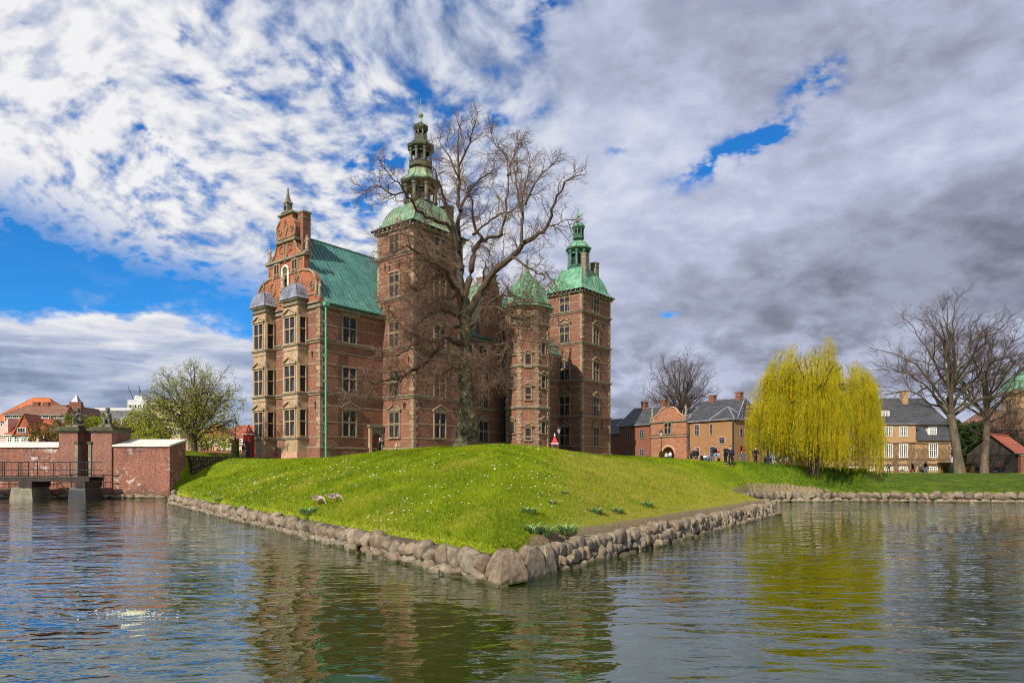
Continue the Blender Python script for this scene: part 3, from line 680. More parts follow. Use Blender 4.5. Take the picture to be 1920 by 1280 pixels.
# ------------------------------------------------------------------ windows (built facing -y, origin at the middle of the sill)
WC = {}
def window_mesh(w_, h_, ped=True, nx=2, nz=2, stone='sandstone', fr=0.17, glass='leaded_glass', proud=0.16):
    key = (w_, h_, ped, nx, nz, stone, fr, glass)
    if key in WC: return WC[key]
    m = MB(); x = w_/2
    m.box(-x-fr, -x, -proud, 0.05, 0, h_, stone); m.box(x, x+fr, -proud, 0.05, 0, h_, stone)
    m.box(-x-fr-0.08, x+fr+0.08, -proud-0.08, 0.05, -0.2, 0, stone); m.box(-x-fr, x+fr, -proud-0.01, 0.05, h_, h_+0.22, stone)
    for i in range(1, nx): c = -x+w_*i/nx; m.box(c-0.075, c+0.075, -proud+0.02, 0.04, 0.001, h_-0.001, stone)
    for k in range(1, nz): c = h_*(0.56 if nz == 2 else k/nz); m.box(-x+0.001, x-0.001, -proud+0.03, 0.035, c-0.07, c+0.07, stone)
    if ped:
        pw = x+fr+0.22; z0 = h_+0.22; ph = pw*0.62
        m.box(-pw, pw, -proud-0.16, 0.05, z0, z0+0.13, stone)
        m.prism([(-pw+0.15, z0+0.13), (pw-0.15, z0+0.13), (0, z0+ph-0.1)], 'y', -proud+0.04, 0.05, stone)
        for sgn in (-1, 1):
            m.prism([(sgn*pw, z0+0.13), (sgn*pw, z0+0.25), (0, z0+ph+0.12), (0, z0+ph-0.06)], 'y', -proud-0.18, 0.05, stone)
        m.box(-0.13, 0.13, -proud-0.02, 0, z0+0.28, z0+0.62, stone)
    o = m.build('window'); fix_normals(o.data)
    g = MB(); g.add([(-x, -0.03, 0), (x, -0.03, 0), (x, -0.03, h_), (-x, -0.03, h_)], [(0, 1, 2, 3)], glass)
    go_ = g.build('glass')
    me1, me2 = o.data, go_.data
    bpy.data.objects.remove(o); bpy.data.objects.remove(go_)
    WC[key] = (me1, me2); return WC[key]
def put_window(parent, x, y, z, rz, w_, h_, sub=True, name='window', **kw):
    a, b = window_mesh(w_, h_, **kw)
    o = bpy.data.objects.new(name, a); COL.objects.link(o); o.parent = parent; o.location = (x, y, z); o.rotation_euler.z = rz
    if sub:
        g = bpy.data.objects.new('glass', b); COL.objects.link(g); g.parent = o
    else:   # parent is already a part: glass joins as a second mesh under the same part
        g = bpy.data.objects.new('glass', b); COL.objects.link(g); g.parent = o
    return o
WF = {}
def full_window_mesh(w_, h_, **kw):
    """frame and glass in one mesh, for windows that are sub-parts"""
    key = (w_, h_)+tuple(sorted(kw.items()))
    if key in WF: return WF[key]
    a, b = window_mesh(w_, h_, **kw)
    m = bpy.data.meshes.new('window'); vs = [v.co[:] for v in a.vertices]; o = len(vs); vs += [v.co[:] for v in b.vertices]
    fs = [p.vertices[:] for p in a.polygons]+[tuple(i+o for i in p.vertices) for p in b.polygons]
    m.from_pydata(vs, [], fs)
    for mm in list(a.materials)+list(b.materials): m.materials.append(mm)
    idx = [p.material_index for p in a.polygons]+[len(a.materials)]*len(b.polygons); m.polygons.foreach_set('material_index', idx)
    m.update(); WF[key] = m; return m
def sub_window(parent, x, y, z, rz, w_, h_, name='window', **kw):
    o = bpy.data.objects.new(name, full_window_mesh(w_, h_, **kw)); COL.objects.link(o); o.parent = parent; o.location = (x, y, z); o.rotation_euler.z = rz
    return o
LEFT = -math.pi/2
# ------------------------------------------------------------------ the castle
CAS = empty('castle', (-22.5, 80.0, 4.0), math.atan2(.784, .621))
tag(CAS, 'large red brick castle with green copper roofs, scrolled gable and two tall spired towers', 'castle')
def gb(x, y):                       # a pixel on the gable plane a = 0 -> (b, z)
    k = (x-960)/1280; b = -(22.5+80*k)/(.784+.621*k); return b, (875-y)/1280*(80+.621*b)-1
STR = [7.75, 13.9, 20.2, 25.6]
def trim(m, a0, a1, b0, b1, top, strings, quoins=True, bands=True, seed=0, anchors=True):
    rnd = random.Random(seed)
    m.box(a0-0.18, a1+0.18, b0-0.18, b1+0.18, -1.5, 1.2, 'castle_brick'); m.box(a0-0.24, a1+0.24, b0-0.24, b1+0.24, 1.2, 1.42, 'sandstone')
    for z in strings:
        m.box(a0-0.28, a1+0.28, b0-0.28, b1+0.28, z, z+0.2, 'weathered_stone'); m.box(a0-0.14, a1+0.14, b0-0.14, b1+0.14, z-0.25, z, 'sandstone')
    if bands:
        z = 2.6; 
        lv = [0]+list(strings)+[top]
        for z0, z1 in zip(lv[:-1], lv[1:]):
            hgt = z1-z0
            for fr in ((0.32, 0.55, 0.8) if hgt > 5 else (0.4, 0.72)):
                zz = z0+hgt*fr; m.box(a0-0.035, a1+0.035, b0-0.035, b1+0.035, zz, zz+0.16, 'sandstone')
    if quoins:
        z = 1.42; k = 0
        while z < top-0.5:
            if not any(abs(z+0.25-s_) < 0.5 for s_ in strings):
                for (ca, cb_) in ((a0, b0), (a1, b0), (a0, b1)):
                    la, lb = (0.62, 0.34) if k % 2 else (0.34, 0.62)
                    sa = 1 if ca == a0 else -1; sb = 1 if cb_ == b0 else -1
                    x0, x1 = sorted((ca-sa*0.06, ca+sa*la)); y0, y1 = sorted((cb_-sb*0.06, cb_+sb*lb))
                    m.box(x0, x1, y0, y1, z, z+0.46, 'sandstone' if rnd.random() < 0.8 else 'bay_sandstone')
            z += 0.5; k += 1
    if anchors:
        for z0 in strings:
            for _ in range(3):
                a = rnd.uniform(a0+0.8, a1-0.8); b = rnd.uniform(b0+0.8, b1-0.8); zz = z0-rnd.uniform(0.9, 1.6)
                m.box(a-0.05, a+0.05, b0-0.1, b0-0.02, zz-0.4, zz+0.4, 'iron'); m.box(a-0.16, a+0.16, b0-0.1, b0-0.03, zz+0.1, zz+0.18, 'iron')
                m.box(a0-0.1, a0-0.02, b-0.05, b+0.05, zz-0.4, zz+0.4, 'iron'); m.box(a0-0.1, a0-0.03, b-0.16, b+0.16, zz+0.1, zz+0.18, 'iron')
# main block
m = MB(); m.box(0, 62, 0, 13.4, -1.5, 18.5, 'castle_brick'); trim(m, 0, 62, 0, 13.4, 18.5, STR[:2], seed=1)
m.box(0.55, 62.3, -0.55, 13.9, 18.1, 18.42, 'copper_dark'); m.box(-0.2, 62.2, -0.35, 13.7, 17.75, 18.1, 'weathered_stone')
block = m.build('main_block', CAS)
for z, ped in ((2.75, True), (7.98, False), (14.12, True)):
    for a in (4.2, 22.5, 29.2, 41.5):
        if z == 2.75 and a == 41.5: continue
        sub_window(block, a, 0, z, 0, 1.95, 3.05, ped=ped)
# arched door
m = MB(); 
def arch_pts(w_, h_, n_=12):
    r = w_/2; return [(-r, 0), (r, 0)]+[(r*math.cos(math.pi*i/n_), h_-r+r*math.sin(math.pi*i/n_)) for i in range(n_+1)]
m.prism([(8.35+p, q_) for p, q_ in arch_pts(1.5, 3.2)], 'y', -0.12, 0.0, 'door_wood')
outer_ = [(-1.05, 0), (-0.75, 0)]+[(-p, q_) for p, q_ in arch_pts(1.5, 3.2)[2:]]+[(0.75, 0), (1.05, 0), (1.05, 4.0), (-1.05, 4.0)]
m.box(7.2, 7.55, -0.34, 0, 0, 4.0, 'bay_sandstone'); m.box(9.15, 9.5, -0.34, 0, 0, 4.0, 'weathered_stone')
for i in range(12):
    t0, t1 = math.pi*i/12, math.pi*(i+1)/12
    p = [(0.78*math.cos(t0), 2.45+0.78*math.sin(t0)), (0.78*math.cos(t1), 2.45+0.78*math.sin(t1))]
    m.prism([(8.35+p[0][0], p[0][1]), (8.35+p[0][0]*1.04, 4.0), (8.35+p[1][0]*1.04, 4.0), (8.35+p[1][0], p[1][1])], 'y', -0.27, -0.02, 'weathered_stone')
m.box(7.0, 9.7, -0.5, 0, 4.0, 4.25, 'weathered_stone')
fix = m.build('door', CAS); fix_normals(fix.data)
# main roof
m = MB(); prof = [(-0.75, 18.25), (-0.1, 18.75), (0.55, 19.5), (1.5, 20.85), (6.7, 27.9)]
prof = prof+[(13.4-b, z) for b, z in prof[-2::-1]]
m.rings([[(a, b, z) for b, z in prof] for a in (0.55, 62)], 'copper_roof', False, False, closed=False)
m.add([(0.55, b, z) for b, z in prof], [tuple(range(len(prof)))], 'castle_brick')
sb = MB()
a = 1.0
while a < 62:
    for side in (0, 1):
        pp = prof[:5] if side == 0 else prof[4:]
        for (b0, z0), (b1, z1) in zip(pp[:-1], pp[1:]):
            m.add([(a-.025, b0, z0), (a+.025, b0, z0), (a+.025, b0, z0+.1), (a-.025, b0, z0+.1), (a-.025, b1, z1), (a+.025, b1, z1), (a+.025, b1, z1+.1), (a-.025, b1, z1+.1)],
                  [(0, 1, 5, 4), (1, 2, 6, 5), (2, 3, 7, 6), (3, 0, 4, 7)], 'copper_dark')
    a += 0.62
m.box(0.55, 62, 6.6, 6.8, 27.85, 28.05, 'copper_roof')
roof = m.build('main_roof', CAS)
def chimney(parent, x, y, z0, z1, wx, wy, mat='castle_brick', cap='weathered_stone'):
    m = MB(); m.box(x-wx/2, x+wx/2, y-wy/2, y+wy/2, z0, z1, mat)
    m.box(x-wx/2-.09, x+wx/2+.09, y-wy/2-.09, y+wy/2+.09, z1-.1, z1+.12, cap); m.box(x-wx/2-.05, x+wx/2+.05, y-wy/2-.05, y+wy/2+.05, z1-.75, z1-.6, cap)
    return m.build('chimney', parent)
chimney(roof, 1.1, 5.0, 22, 30.1, 1.1, 1.7)
chimney(roof, 37.2, 7, 26, 30.3, 1.2, 1.6); chimney(roof, 45.7, 7, 26, 30.0, 1.2, 1.6)
# gutter pipes
m = MB(); m.tube([(0.5, -0.42, 18.2), (0.5, -0.42, -1)], 0.11, 8, 'pipe_green'); m.box(0.2, 0.8, -0.75, -0.2, 17.9, 18.35, 'pipe_green')
for z in (3.5, 9, 12, 16): m.box(0.34, 0.66, -0.5, -0.2, z, z+0.1, 'pipe_green')
m.build('downpipe', CAS)
m = MB(); m.tube([(33.6, -0.45, 18.1), (33.6, -0.45, -1)], 0.16, 8, 'iron'); m.build('downpipe', CAS)

# ---- scrolled gable
CB = 6.7
HW = [(6.75, 18.45), (6.75, 18.9), (6.15, 19.1), (6.25, 19.8), (6.3, 20.5), (6.1, 21.3), (5.65, 21.95), (5.0, 22.35), (4.2, 22.5), (3.9, 22.6), (3.8, 24.35), (4.05, 24.4), (4.05, 24.7), (3.3, 24.75), (2.75, 25.0), (2.35, 25.5), (2.1, 26.1), (1.85, 26.55), (1.85, 27.3),
      (1.95, 27.7), (2.0, 28.2), (1.85, 28.8), (1.45, 29.2), (1.28, 29.4), (1.28, 30.0)]
outline = [(CB-h_, z) for h_, z in HW]+[(CB+h_, z) for h_, z in reversed(HW)]
m = MB(); m.prism(outline, 'x', -0.12, 0.5, 'gable_brick')
gab = m.build('gable', CAS); fix_normals(gab.data)
m = MB(); SS = 'sandstone'
for sgn in (-1, 1):
    pts = [(-0.16, CB+sgn*(h_-0.06), z) for h_, z in HW[2:10]]; m.tube(pts, 0.17, 6, SS, True)
    pts = [(-0.16, CB+sgn*(h_-0.04), z) for h_, z in HW[13:18]]; m.tube(pts, 0.14, 6, SS, True)
    pts = [(-0.16, CB+sgn*(h_-0.04), z) for h_, z in HW[18:24]]; m.tube(pts, 0.14, 6, SS, True)
    def spiral(cb_, cz, r0, turns, rad, dirn=1, a0=0.0):
        pts = []
        for i in range(int(turns*14)+1):
            th = a0+dirn*i/14*2*math.pi; r = r0*(1-0.75*i/(turns*14)); pts.append((-0.18, cb_+r*math.cos(th), cz+r*math.sin(th)))
        m.tube(pts, rad, 5, SS, True)
    spiral(CB+sgn*5.35, 20.35, 0.62, 1.4, 0.09, sgn, math.pi/2*(1 if sgn > 0 else 1))
    spiral(CB+sgn*1.35, 28.1, 0.42, 1.2, 0.08, -sgn, -math.pi/2)
    spiral(CB+sgn*3.0, 25.15, 0.35, 1.2, 0.07, sgn, -math.pi/2)
    # oval medallions
    m.tube([(-0.18, CB+sgn*2.75+0.55*math.cos(t*math.pi/8), 21.2+0.8*math.sin(t*math.pi/8)) for t in range(17)], 0.1, 5, SS)
    m.tube([(-0.18, CB+sgn*2.75, 22.0), (-0.18, CB+sgn*2.75, 22.6)], 0.08, 5, SS); m.tube([(-0.18, CB+sgn*2.75, 20.4), (-0.18, CB+sgn*2.75, 19.7)], 0.12, 5, SS)
    m.tube([(-0.18, CB+sgn*1.1, 19.0), (-0.18, CB+sgn*1.9, 19.3), (-0.18, CB+sgn*1.6, 19.9), (-0.18, CB+sgn*0.9, 20.2)], 0.09, 5, SS)
    m.box(-0.22, -0.1, *sorted((CB+sgn*2.5, CB+sgn*3.78)), 24.05, 24.2, SS)
    m.box(-0.24, -0.1, *sorted((CB+sgn*1.15, CB+sgn*1.35)), 22.75, 24.3, SS); m.box(-0.24, -0.1, *sorted((CB+sgn*2.45, CB+sgn*2.6)), 22.75, 24.3, SS)
    m.box(-0.2, -0.1, *sorted((CB+sgn*3.6, CB+sgn*3.85)), 22.6, 24.35, SS)
    m.box(-0.24, -0.1, *sorted((CB+sgn*0.32, CB+sgn*0.48)), 24.95, 26.5, SS)
    m.tube([(-0.18, CB+sgn*0.4, 26.3), (-0.18, CB+sgn*1.2, 26.2), (-0.18, CB+sgn*1.3, 25.6), (-0.18, CB+sgn*0.6, 25.4)], 0.07, 5, SS)
m.box(-0.42, 0.6, CB-4.25, CB+4.25, 24.36, 24.66, 'weathered_stone'); m.box(-0.24, 0.5, CB-3.9, CB+3.9, 22.55, 22.75, SS)
m.box(-0.38, 0.6, CB-2.15, CB+2.15, 26.6, 26.85, 'weathered_stone'); m.box(-0.2, 0.5, CB-1.9, CB+1.9, 27.15, 27.35, 'weathered_stone')
m.box(-0.36, 0.6, CB-1.55, CB+1.55, 29.98, 30.2, 'weathered_stone'); m.box(-0.3, 0.4, CB-6.85, CB+6.85, 18.3, 18.52, 'weathered_stone'); m.box(-0.24, -0.1, CB-6.2, CB+6.2, 19.35, 19.5, SS)
m.tube([(-0.18, CB, 27.5), (-0.18, CB-0.35, 28.3), (-0.18, CB, 29.5), (-0.18, CB+0.35, 28.3), (-0.18, CB, 27.5)], 0.11, 5, SS)
m.lathe(-0.16, CB, [(0.02, 24.2), (0.16, 24.5), (0.05, 25.0)], 6, SS)
m.prism([(CB-0.35, 25.0), (CB+0.35, 25.0), (CB, 23.95)], 'x', -0.3, -0.1, SS)
m.build('gable_trim', gab)
for c in (CB-1.9, CB+1.9): sub_window(gab, -0.12, c, 22.95, LEFT, 0.85, 1.15, ped=False, nx=2, nz=1, fr=0.1, glass='plain_glass')
# niche with figure
m = MB(); m.prism([(CB+p, 20.4+q_) for p, q_ in arch_pts(1.3, 3.3)], 'x', -0.14, -0.2, 'mossy_stone')
pts = [(CB-0.65, 20.4)]+[(CB-0.65*math.cos(math.pi*i/10), 23.05+0.65*math.sin(math.pi*i/10)) for i in range(11)]+[(CB+0.65, 20.4)]
m.tube([(-0.24, b, z) for b, z in pts], 0.15, 6, 'white_stone'); m.prism([(CB-0.6, 20.4), (CB+0.6, 20.4), (CB+0.2, 19.2), (CB-0.2, 19.2)], 'x', -0.7, -0.12, 'bay_sandstone')
def figure(mb, x, y, z, h_, mat='stone_statue', seed=0):     # draped standing figure with head, shoulders and arms
    k = h_/1.8; mb.sm = True
    mb.lathe(x, y, [(0.28*k, z), (0.25*k, z+.35*k), (0.20*k, z+.8*k), (0.17*k, z+1.0*k), (0.23*k, z+1.3*k), (0.22*k, z+1.45*k), (0.07*k, z+1.53*k), (0.07*k, z+1.57*k), (0.11*k, z+1.63*k), (0.11*k, z+1.73*k), (0.05*k, z+1.82*k)], 10, mat, sx=0.85)
    for s_ in (-1, 1): mb.tube([(x, y+s_*.22*k, z+1.42*k), (x-.08*k, y+s_*.33*k, z+1.1*k), (x-.22*k, y+s_*(.2+.1*((seed+s_) % 2))*k, z+(0.95+.2*(seed % 2))*k)], [.07*k, .06*k, .04*k], 6, mat, True)
    mb.box(x-.3*k, x+.3*k, y-.3*k, y+.3*k, z-.2*k, z, mat); mb.sm = False
figure(m, -0.5, CB, 20.6, 2.1); nb = m.build('niche', gab); fix_normals(nb.data)
for b, z, h_ in ((CB-3.95, 24.7, 1.9), (CB+3.95, 24.7, 1.9), (CB-6.4, 18.9, 1.7), (CB+6.4, 18.9, 1.7)):
    m = MB(); figure(m, 0.15, b, z+0.2, h_, seed=int(z)); m.build('gable_figure', gab)
m = MB(); m.sqloft(0.15, CB, [(1.7, 1.7, 30.2), (1.3, 1.3, 30.4), (1.0, 1.0, 30.7), (1, 1, 31.35), (1.25, 1.25, 31.4), (1.25, 1.25, 31.52), (0.75, 0.75, 31.75), (0.42, 0.42, 32.4), (0.08, 0.08, 33.5)], 0.36, 0.38, 'weathered_stone')
m.box(-0.33, -0.28, CB-0.18, CB+0.18, 30.55, 31.1, 'iron'); m.build('gable_pinnacle', gab)

# ---- bay windows
def bay(b0, b1):
    p = 1.38; m = MB(); S2 = 'bay_sandstone'; c = (b0+b1)/2
    m.box(-p-0.22, 0, b0-0.22, b1+0.22, -1.5, 0.75, 'pink_stone'); m.box(-p-0.12, 0, b0-0.12, b1+0.12, 0.75, 2.3, S2)
    m.box(-p-0.25, 0, b0-0.25, b1+0.25, 2.3, 2.5, 'weathered_stone')
    m.box(-p+0.02, 0, b0+0.02, b1-0.02, 2.5, 18.9, S2)
    for z in (7.6, 13.35): m.box(-p-0.2, 0, b0-0.2, b1+0.2, z, z+0.22, 'weathered_stone'); m.box(-p-0.06, 0, b0-0.06, b1+0.06, z-0.5, z, S2)
    m.box(-p-0.2, 0, b0-0.2, b1+0.2, 18.2, 18.4, 'weathered_stone'); m.box(-p-0.28, 0, b0-0.28, b1+0.28, 18.75, 18.98, 'weathered_stone')
    for z in (2.5, 7.82, 13.57):
        for b in (b0+0.16, b1-0.16): m.box(-p-0.07, -p+0.1, b-0.16, b+0.16, z, z+4.2, S2)
        m.box(-p-0.07, -p+0.12, b0-0.05, b0+0.1, z, z+4.2, S2); m.box(-0.25, -0.02, b0-0.06, b0+0.1, z, z+4.2, S2)
    o = m.build('bay_window', CAS)
    for z in (2.72, 7.95, 13.7):
        sub_window(o, -p, c, z, LEFT, (b1-b0)-0.95, 3.05, stone=S2, fr=0.16)
        sub_window(o, -p/2-0.08, b0, z, 0, 0.75, 3.05, ped=False, nx=1, stone=S2, fr=0.14)
        sub_window(o, -p/2-0.08, b1, z, math.pi, 0.75, 3.05, ped=False, nx=1, stone=S2, fr=0.14)
    m = MB(); hx, hy = (p+0.5)/2, (b1-b0)/2+0.3; cx = -p/2-0.1; pr = [(1.08, 1.08, 18.95), (0.98, 0.98, 19.2), (0.93, 0.93, 19.6), (0.82, 0.82, 20.1), (0.62, 0.62, 20.55), (0.32, 0.32, 20.85), (0.1, 0.1, 20.98)]
    m.sqloft(cx, c, pr, hx, hy, 'lead')
    for u in (-0.5, 0, 0.5, 1, -1):
        m.tube([(cx-hx*f, c+hy*f*u, z+0.02) for f, _, z in pr], 0.035, 4, 'lead'); m.tube([(cx+hx*f*u, c-hy*f, z+0.02) for f, _, z in pr], 0.035, 4, 'lead')
    m.build('lead_dome', o)
    m = MB(); m.lathe(cx, c, [(0.1, 20.9), (0.22, 21.1), (0.08, 21.3), (0.16, 21.5), (0.06, 21.75), (0.02, 22.5)], 8, 'weathered_stone'); m.build('finial', o)
bay(2.4, 5.35); bay(9.15, 11.95)

# ---- towers
BELL = [(1.14, 0.0), (1.03, 0.30), (0.94, 0.75), (0.885, 1.25), (0.83, 1.9), (0.76, 2.55), (0.67, 3.2), (0.57, 3.8), (0.47, 4.3), (0.40, 4.7)]
def tower(a0, a1, b0, b1, eave, strings, stages, scal, mats, seed, wins, bell_h=1.0):
    roofm, lantm = mats
    m = MB(); m.box(a0, a1, b0, b1, -1.5, eave, 'castle_brick'); trim(m, a0, a1, b0, b1, eave, strings, seed=seed)
    m.box(a0-0.35, a1+0.35, b0-0.35, b1+0.35, eave-0.5, eave-0.18, 'weathered_stone')
    n_ = 8
    for i in range(n_+1):
        x = a0+(a1-a0)*i/n_; y = b0+(b1-b0)*i/n_
        m.box(x-.1, x+.1, b0-0.62, b0-0.35, eave-.36, eave-.1, 'sandstone'); m.box(a0-0.62, a0-0.35, y-.1, y+.1, eave-.36, eave-.1, 'sandstone')
    m.box(a0-0.66, a1+0.66, b0-0.66, b1+0.66, eave-.1, eave+.02, 'iron')
    t = m.build('tower', CAS)
    for (face, c, z, ped, w_, h_) in wins:
        if face == 'L': sub_window(t, a0, c, z, LEFT, w_, h_, ped=ped)
        else: sub_window(t, c, b0, z, 0, w_, h_, ped=ped)
    cx, cy, hx, hy = (a0+a1)/2, (b0+b1)/2, (a1-a0)/2+0.1, (b1-b0)/2+0.1
    m = MB(); pr = []
    for f, z in BELL:
        k = 0.0 if f > 0.9 else (0.9-f)/0.5
        top = stages[0][0]*1.12
        fx = f if f > 0.9 else 0.9+(top/hx-0.9)*k; fy = f if f > 0.9 else 0.9+(top/hy-0.9)*k
        pr.append((fx, fy, eave+0.02+z*bell_h))
    m.sqloft(cx, cy, pr, hx, hy, roofm)
    for u in [i/5-1 for i in range(11)]:
        for sg in (-1, 1):
            m.tube([(cx+sg*hx*fx, cy+hy*fy*u, z+0.02) for fx, fy, z in pr], 0.045, 4, roofm); m.tube([(cx+hx*fx*u, cy+sg*hy*fy, z+0.02) for fx, fy, z in pr], 0.045, 4, roofm)
    ro = m.build('tower_roof', t)
    # spire: stages of (radius, z0, z1 of lantern, roof top z, roof top radius)
    m = MB(); cz = pr[-1][2]
    for (r, z0, z1, zr, rr, roofc) in stages:
        m.lathe(cx, cy, [(r*1.12, z0-0.35), (r*1.12, z0), (r*1.02, z0+0.12), (r*1.02, z0+0.3)], 8, lantm, R(22.5))
        m.lathe(cx, cy, [(r*0.62, z0+0.2), (r*0.62, z1)], 8, 'iron', R(22.5))
        hh = z1-z0-0.3
        for i in range(8):
            th = R(22.5)+i*math.pi/4; x, y = cx+r*.93*math.cos(th), cy+r*.93*math.sin(th); cr = r*0.14
            m.lathe(x, y, [(cr*1.25, z0+.3), (cr*1.25, z0+.3+.1*hh), (cr, z0+.3+.14*hh), (cr*.85, z1-.16*hh), (cr*1.3, z1-.1*hh), (cr*1.3, z1)], 8, lantm)
            th2 = th+math.pi/8; x, y = cx+r*.78*math.cos(th2), cy+r*.78*math.sin(th2)
            m.M = Matrix.Translation((x, y, 0)) @ Matrix.Rotation(th2, 4, 'Z'); m.box(-.05, .05, -r*.3, r*.3, z1-hh*.22, z1-.01, lantm); m.box(-.05, .05, -r*.3, r*.3, z0+.28, z0+.3+hh*.12, lantm); m.M = None
        m.lathe(cx, cy, [(r*1.02, z1), (r*1.1, z1+.08), (r*1.22, z1+.2), (r*1.26, z1+.32), (r*1.26, z1+.42)], 8, lantm, R(22.5))
        m.lathe(cx, cy, [(r*1.28, z1+.43), (r*1.05, z1+.43+(zr-z1-.43)*.28), (r*.80, z1+.43+(zr-z1-.43)*.62), (rr, zr)], 8, roofc, R(22.5))
        for i in range(8):
            th = R(22.5)+i*math.pi/4
            m.tube([(cx+q_*math.cos(th), cy+q_*math.sin(th), zz) for q_, zz in ((r*1.28, z1+.45), (r*1.05, z1+.45+(zr-z1-.43)*.28), (r*.80, z1+.45+(zr-z1-.43)*.62), (rr, zr))], 0.05, 4, lantm)
    zt, rt = stages[-1][3], stages[-1][4]
    m.sm = True
    m.lathe(cx, cy, [(rt, zt), (rt*.7, zt+.5*scal), (.12*scal, zt+.9*scal), (.12*scal, zt+1.0*scal), (.34*scal, zt+1.2*scal), (.42*scal, zt+1.45*scal), (.34*scal, zt+1.7*scal), (.12*scal, zt+1.9*scal), (.07*scal, zt+2.2*scal), (.09*scal, zt+2.5*scal), (.03*scal, zt+4.1*scal)], 10, roofm)
    m.sm = False
    m.build('spire', t)
    return t
w1 = []
for z, ped in ((2.75, True), (7.98, False), (14.12, True), (20.45, False), (25.85, False)):
    w1.append(('L', -2.3, z, ped, 1.75, 3.05 if z < 25 else 2.4)); w1.append(('S', 14.1, z, ped, 1.9, 3.05 if z < 25 else 2.4))
t1 = tower(9.56, 18.4, -5.68, 0.95, 29.2, STR, [(2.15, 32.9, 35.6, 37.6, 1.7, 'copper_pale'), (1.45, 38.4, 40.4, 41.6, 1.0, 'copper_brown'), (0.82, 41.95, 43.0, 43.9, 0.25, 'copper_brown')], 0.8, ('copper_pale', 'copper_brown'), 11, w1, 0.74)
chimney(t1, 17.4, -3.9, 29.0, 33.6, 1.1, 1.3)
w2 = []
for z, ped in ((2.75, True), (7.98, True), (14.12, True), (20.45, True), (25.85, False)):
    w2.append(('L', -1.1, z, ped, 1.95, 3.05 if z < 25 else 2.75)); w2.append(('S', 54.0, z, ped, 1.75, 3.05 if z < 25 else 2.75))
t2 = tower(49.6, 59.0, -4.6, 2.9, 29.3, STR, [(1.85, 34.2, 37.4, 39.2, 1.0, 'copper_bright'), (0.92, 40.0, 41.4, 42.6, 0.2, 'copper_bright')], 0.82, ('copper_bright', 'copper_dark'), 12, w2, 0.98)
chimney(t2, 52.4, -3.4, 29.5, 36.0, 0.9, 0.9, 'weathered_stone', 'sandstone'); chimney(t2, 57.6, -2.2, 29.5, 35.8, 1.0, 1.2, 'weathered_stone', 'sandstone')
# ---- stair turret
cx, cy, rr = 34.4, -4.4, 3.45
m = MB(); rot = R(-128.4+90+22.5-12)
m.lathe(cx, cy, [(rr, -1.5), (rr, 23.2)], 8, 'castle_brick', rot)
m.lathe(cx, cy, [(rr+.2, -1.5), (rr+.2, 1.2), (rr, 1.35)], 8, 'castle_brick', rot)
for z in STR[:3]: m.lathe(cx, cy, [(rr+.02, z-.25), (rr+.12, z-.2), (rr+.3, z), (rr+.3, z+.2), (rr+.02, z+.3)], 8, 'weathered_stone', rot)
for z in (3.4, 5.6, 9.6, 11.6, 15.6, 17.8, 21.6): m.lathe(cx, cy, [(rr+.045, z), (rr+.045, z+.17)], 8, 'sandstone', rot)
for i in range(8):
    th = rot+i*math.pi/4; z = 1.4; k = 0
    while z < 22.6:
        m.M = Matrix.Translation((cx+(rr-.12)*math.cos(th), cy+(rr-.12)*math.sin(th), 0)) @ Matrix.Rotation(th, 4, 'Z')
        w_ = .42 if k % 2 else .26; m.box(-.1, .16, -w_, w_, z, z+.44, 'sandstone'); m.M = None; z += .5; k += 1
m.lathe(cx, cy, [(rr+.1, 22.9), (rr+.5, 23.3), (rr+.5, 23.5)], 8, 'weathered_stone', rot)
m.box(cx+0.5, cx+4.2, -3.4, 0.3, -1.5, 17.5, 'castle_brick')
tu = m.build('stair_turret', CAS); fix_normals(tu.data)
for i in range(8):
    th = rot+(i+.5)*math.pi/4; ap = rr*math.cos(math.pi/8)
    vx = math.cos(th); vy = math.sin(th)
    if vy > 0.35: continue
    for z in ((3.0, 9.0, 13.9, 19.5) if i % 2 else (4.0, 10.8, 15.8, 20.5)):
        sub_window(tu, cx+ap*vx, cy+ap*vy, z, th+math.pi/2, 0.8, 1.7, ped=True, nx=1, nz=1, fr=0.15)
m = MB(); dp = [(4.25, 23.45), (3.75, 23.8), (3.35, 24.3), (3.2, 25.0), (3.05, 25.9), (2.7, 26.8), (2.1, 27.6), (1.35, 28.3), (0.75, 28.9), (0.38, 29.6), (0.18, 30.3), (0.07, 31.2)]
dp = [(r, 23.45+(z-23.45)*0.94-0.6) for r, z in dp]
m.lathe(cx, cy, dp, 8, 'copper_bright', rot)
for i in range(8):
    th = rot+i*math.pi/4
    m.tube([(cx+(r+.01)*math.cos(th), cy+(r+.01)*math.sin(th), z) for r, z in dp], 0.06, 4, 'copper_bright')
    for q_ in (0.33, 0.66):
        m.tube([(cx+(r+.01)*(math.cos(th)*(1-q_)+math.cos(th+math.pi/4)*q_), cy+(r+.01)*(math.sin(th)*(1-q_)+math.sin(th+math.pi/4)*q_), z) for r, z in dp[:-2]], 0.03, 4, 'copper_bright')
m.lathe(cx, cy, [(.07, 30.0), (.22, 30.3), (.2, 30.55), (.06, 30.8), (.02, 32.6)], 8, 'copper_dark')
m.build('dome', tu)
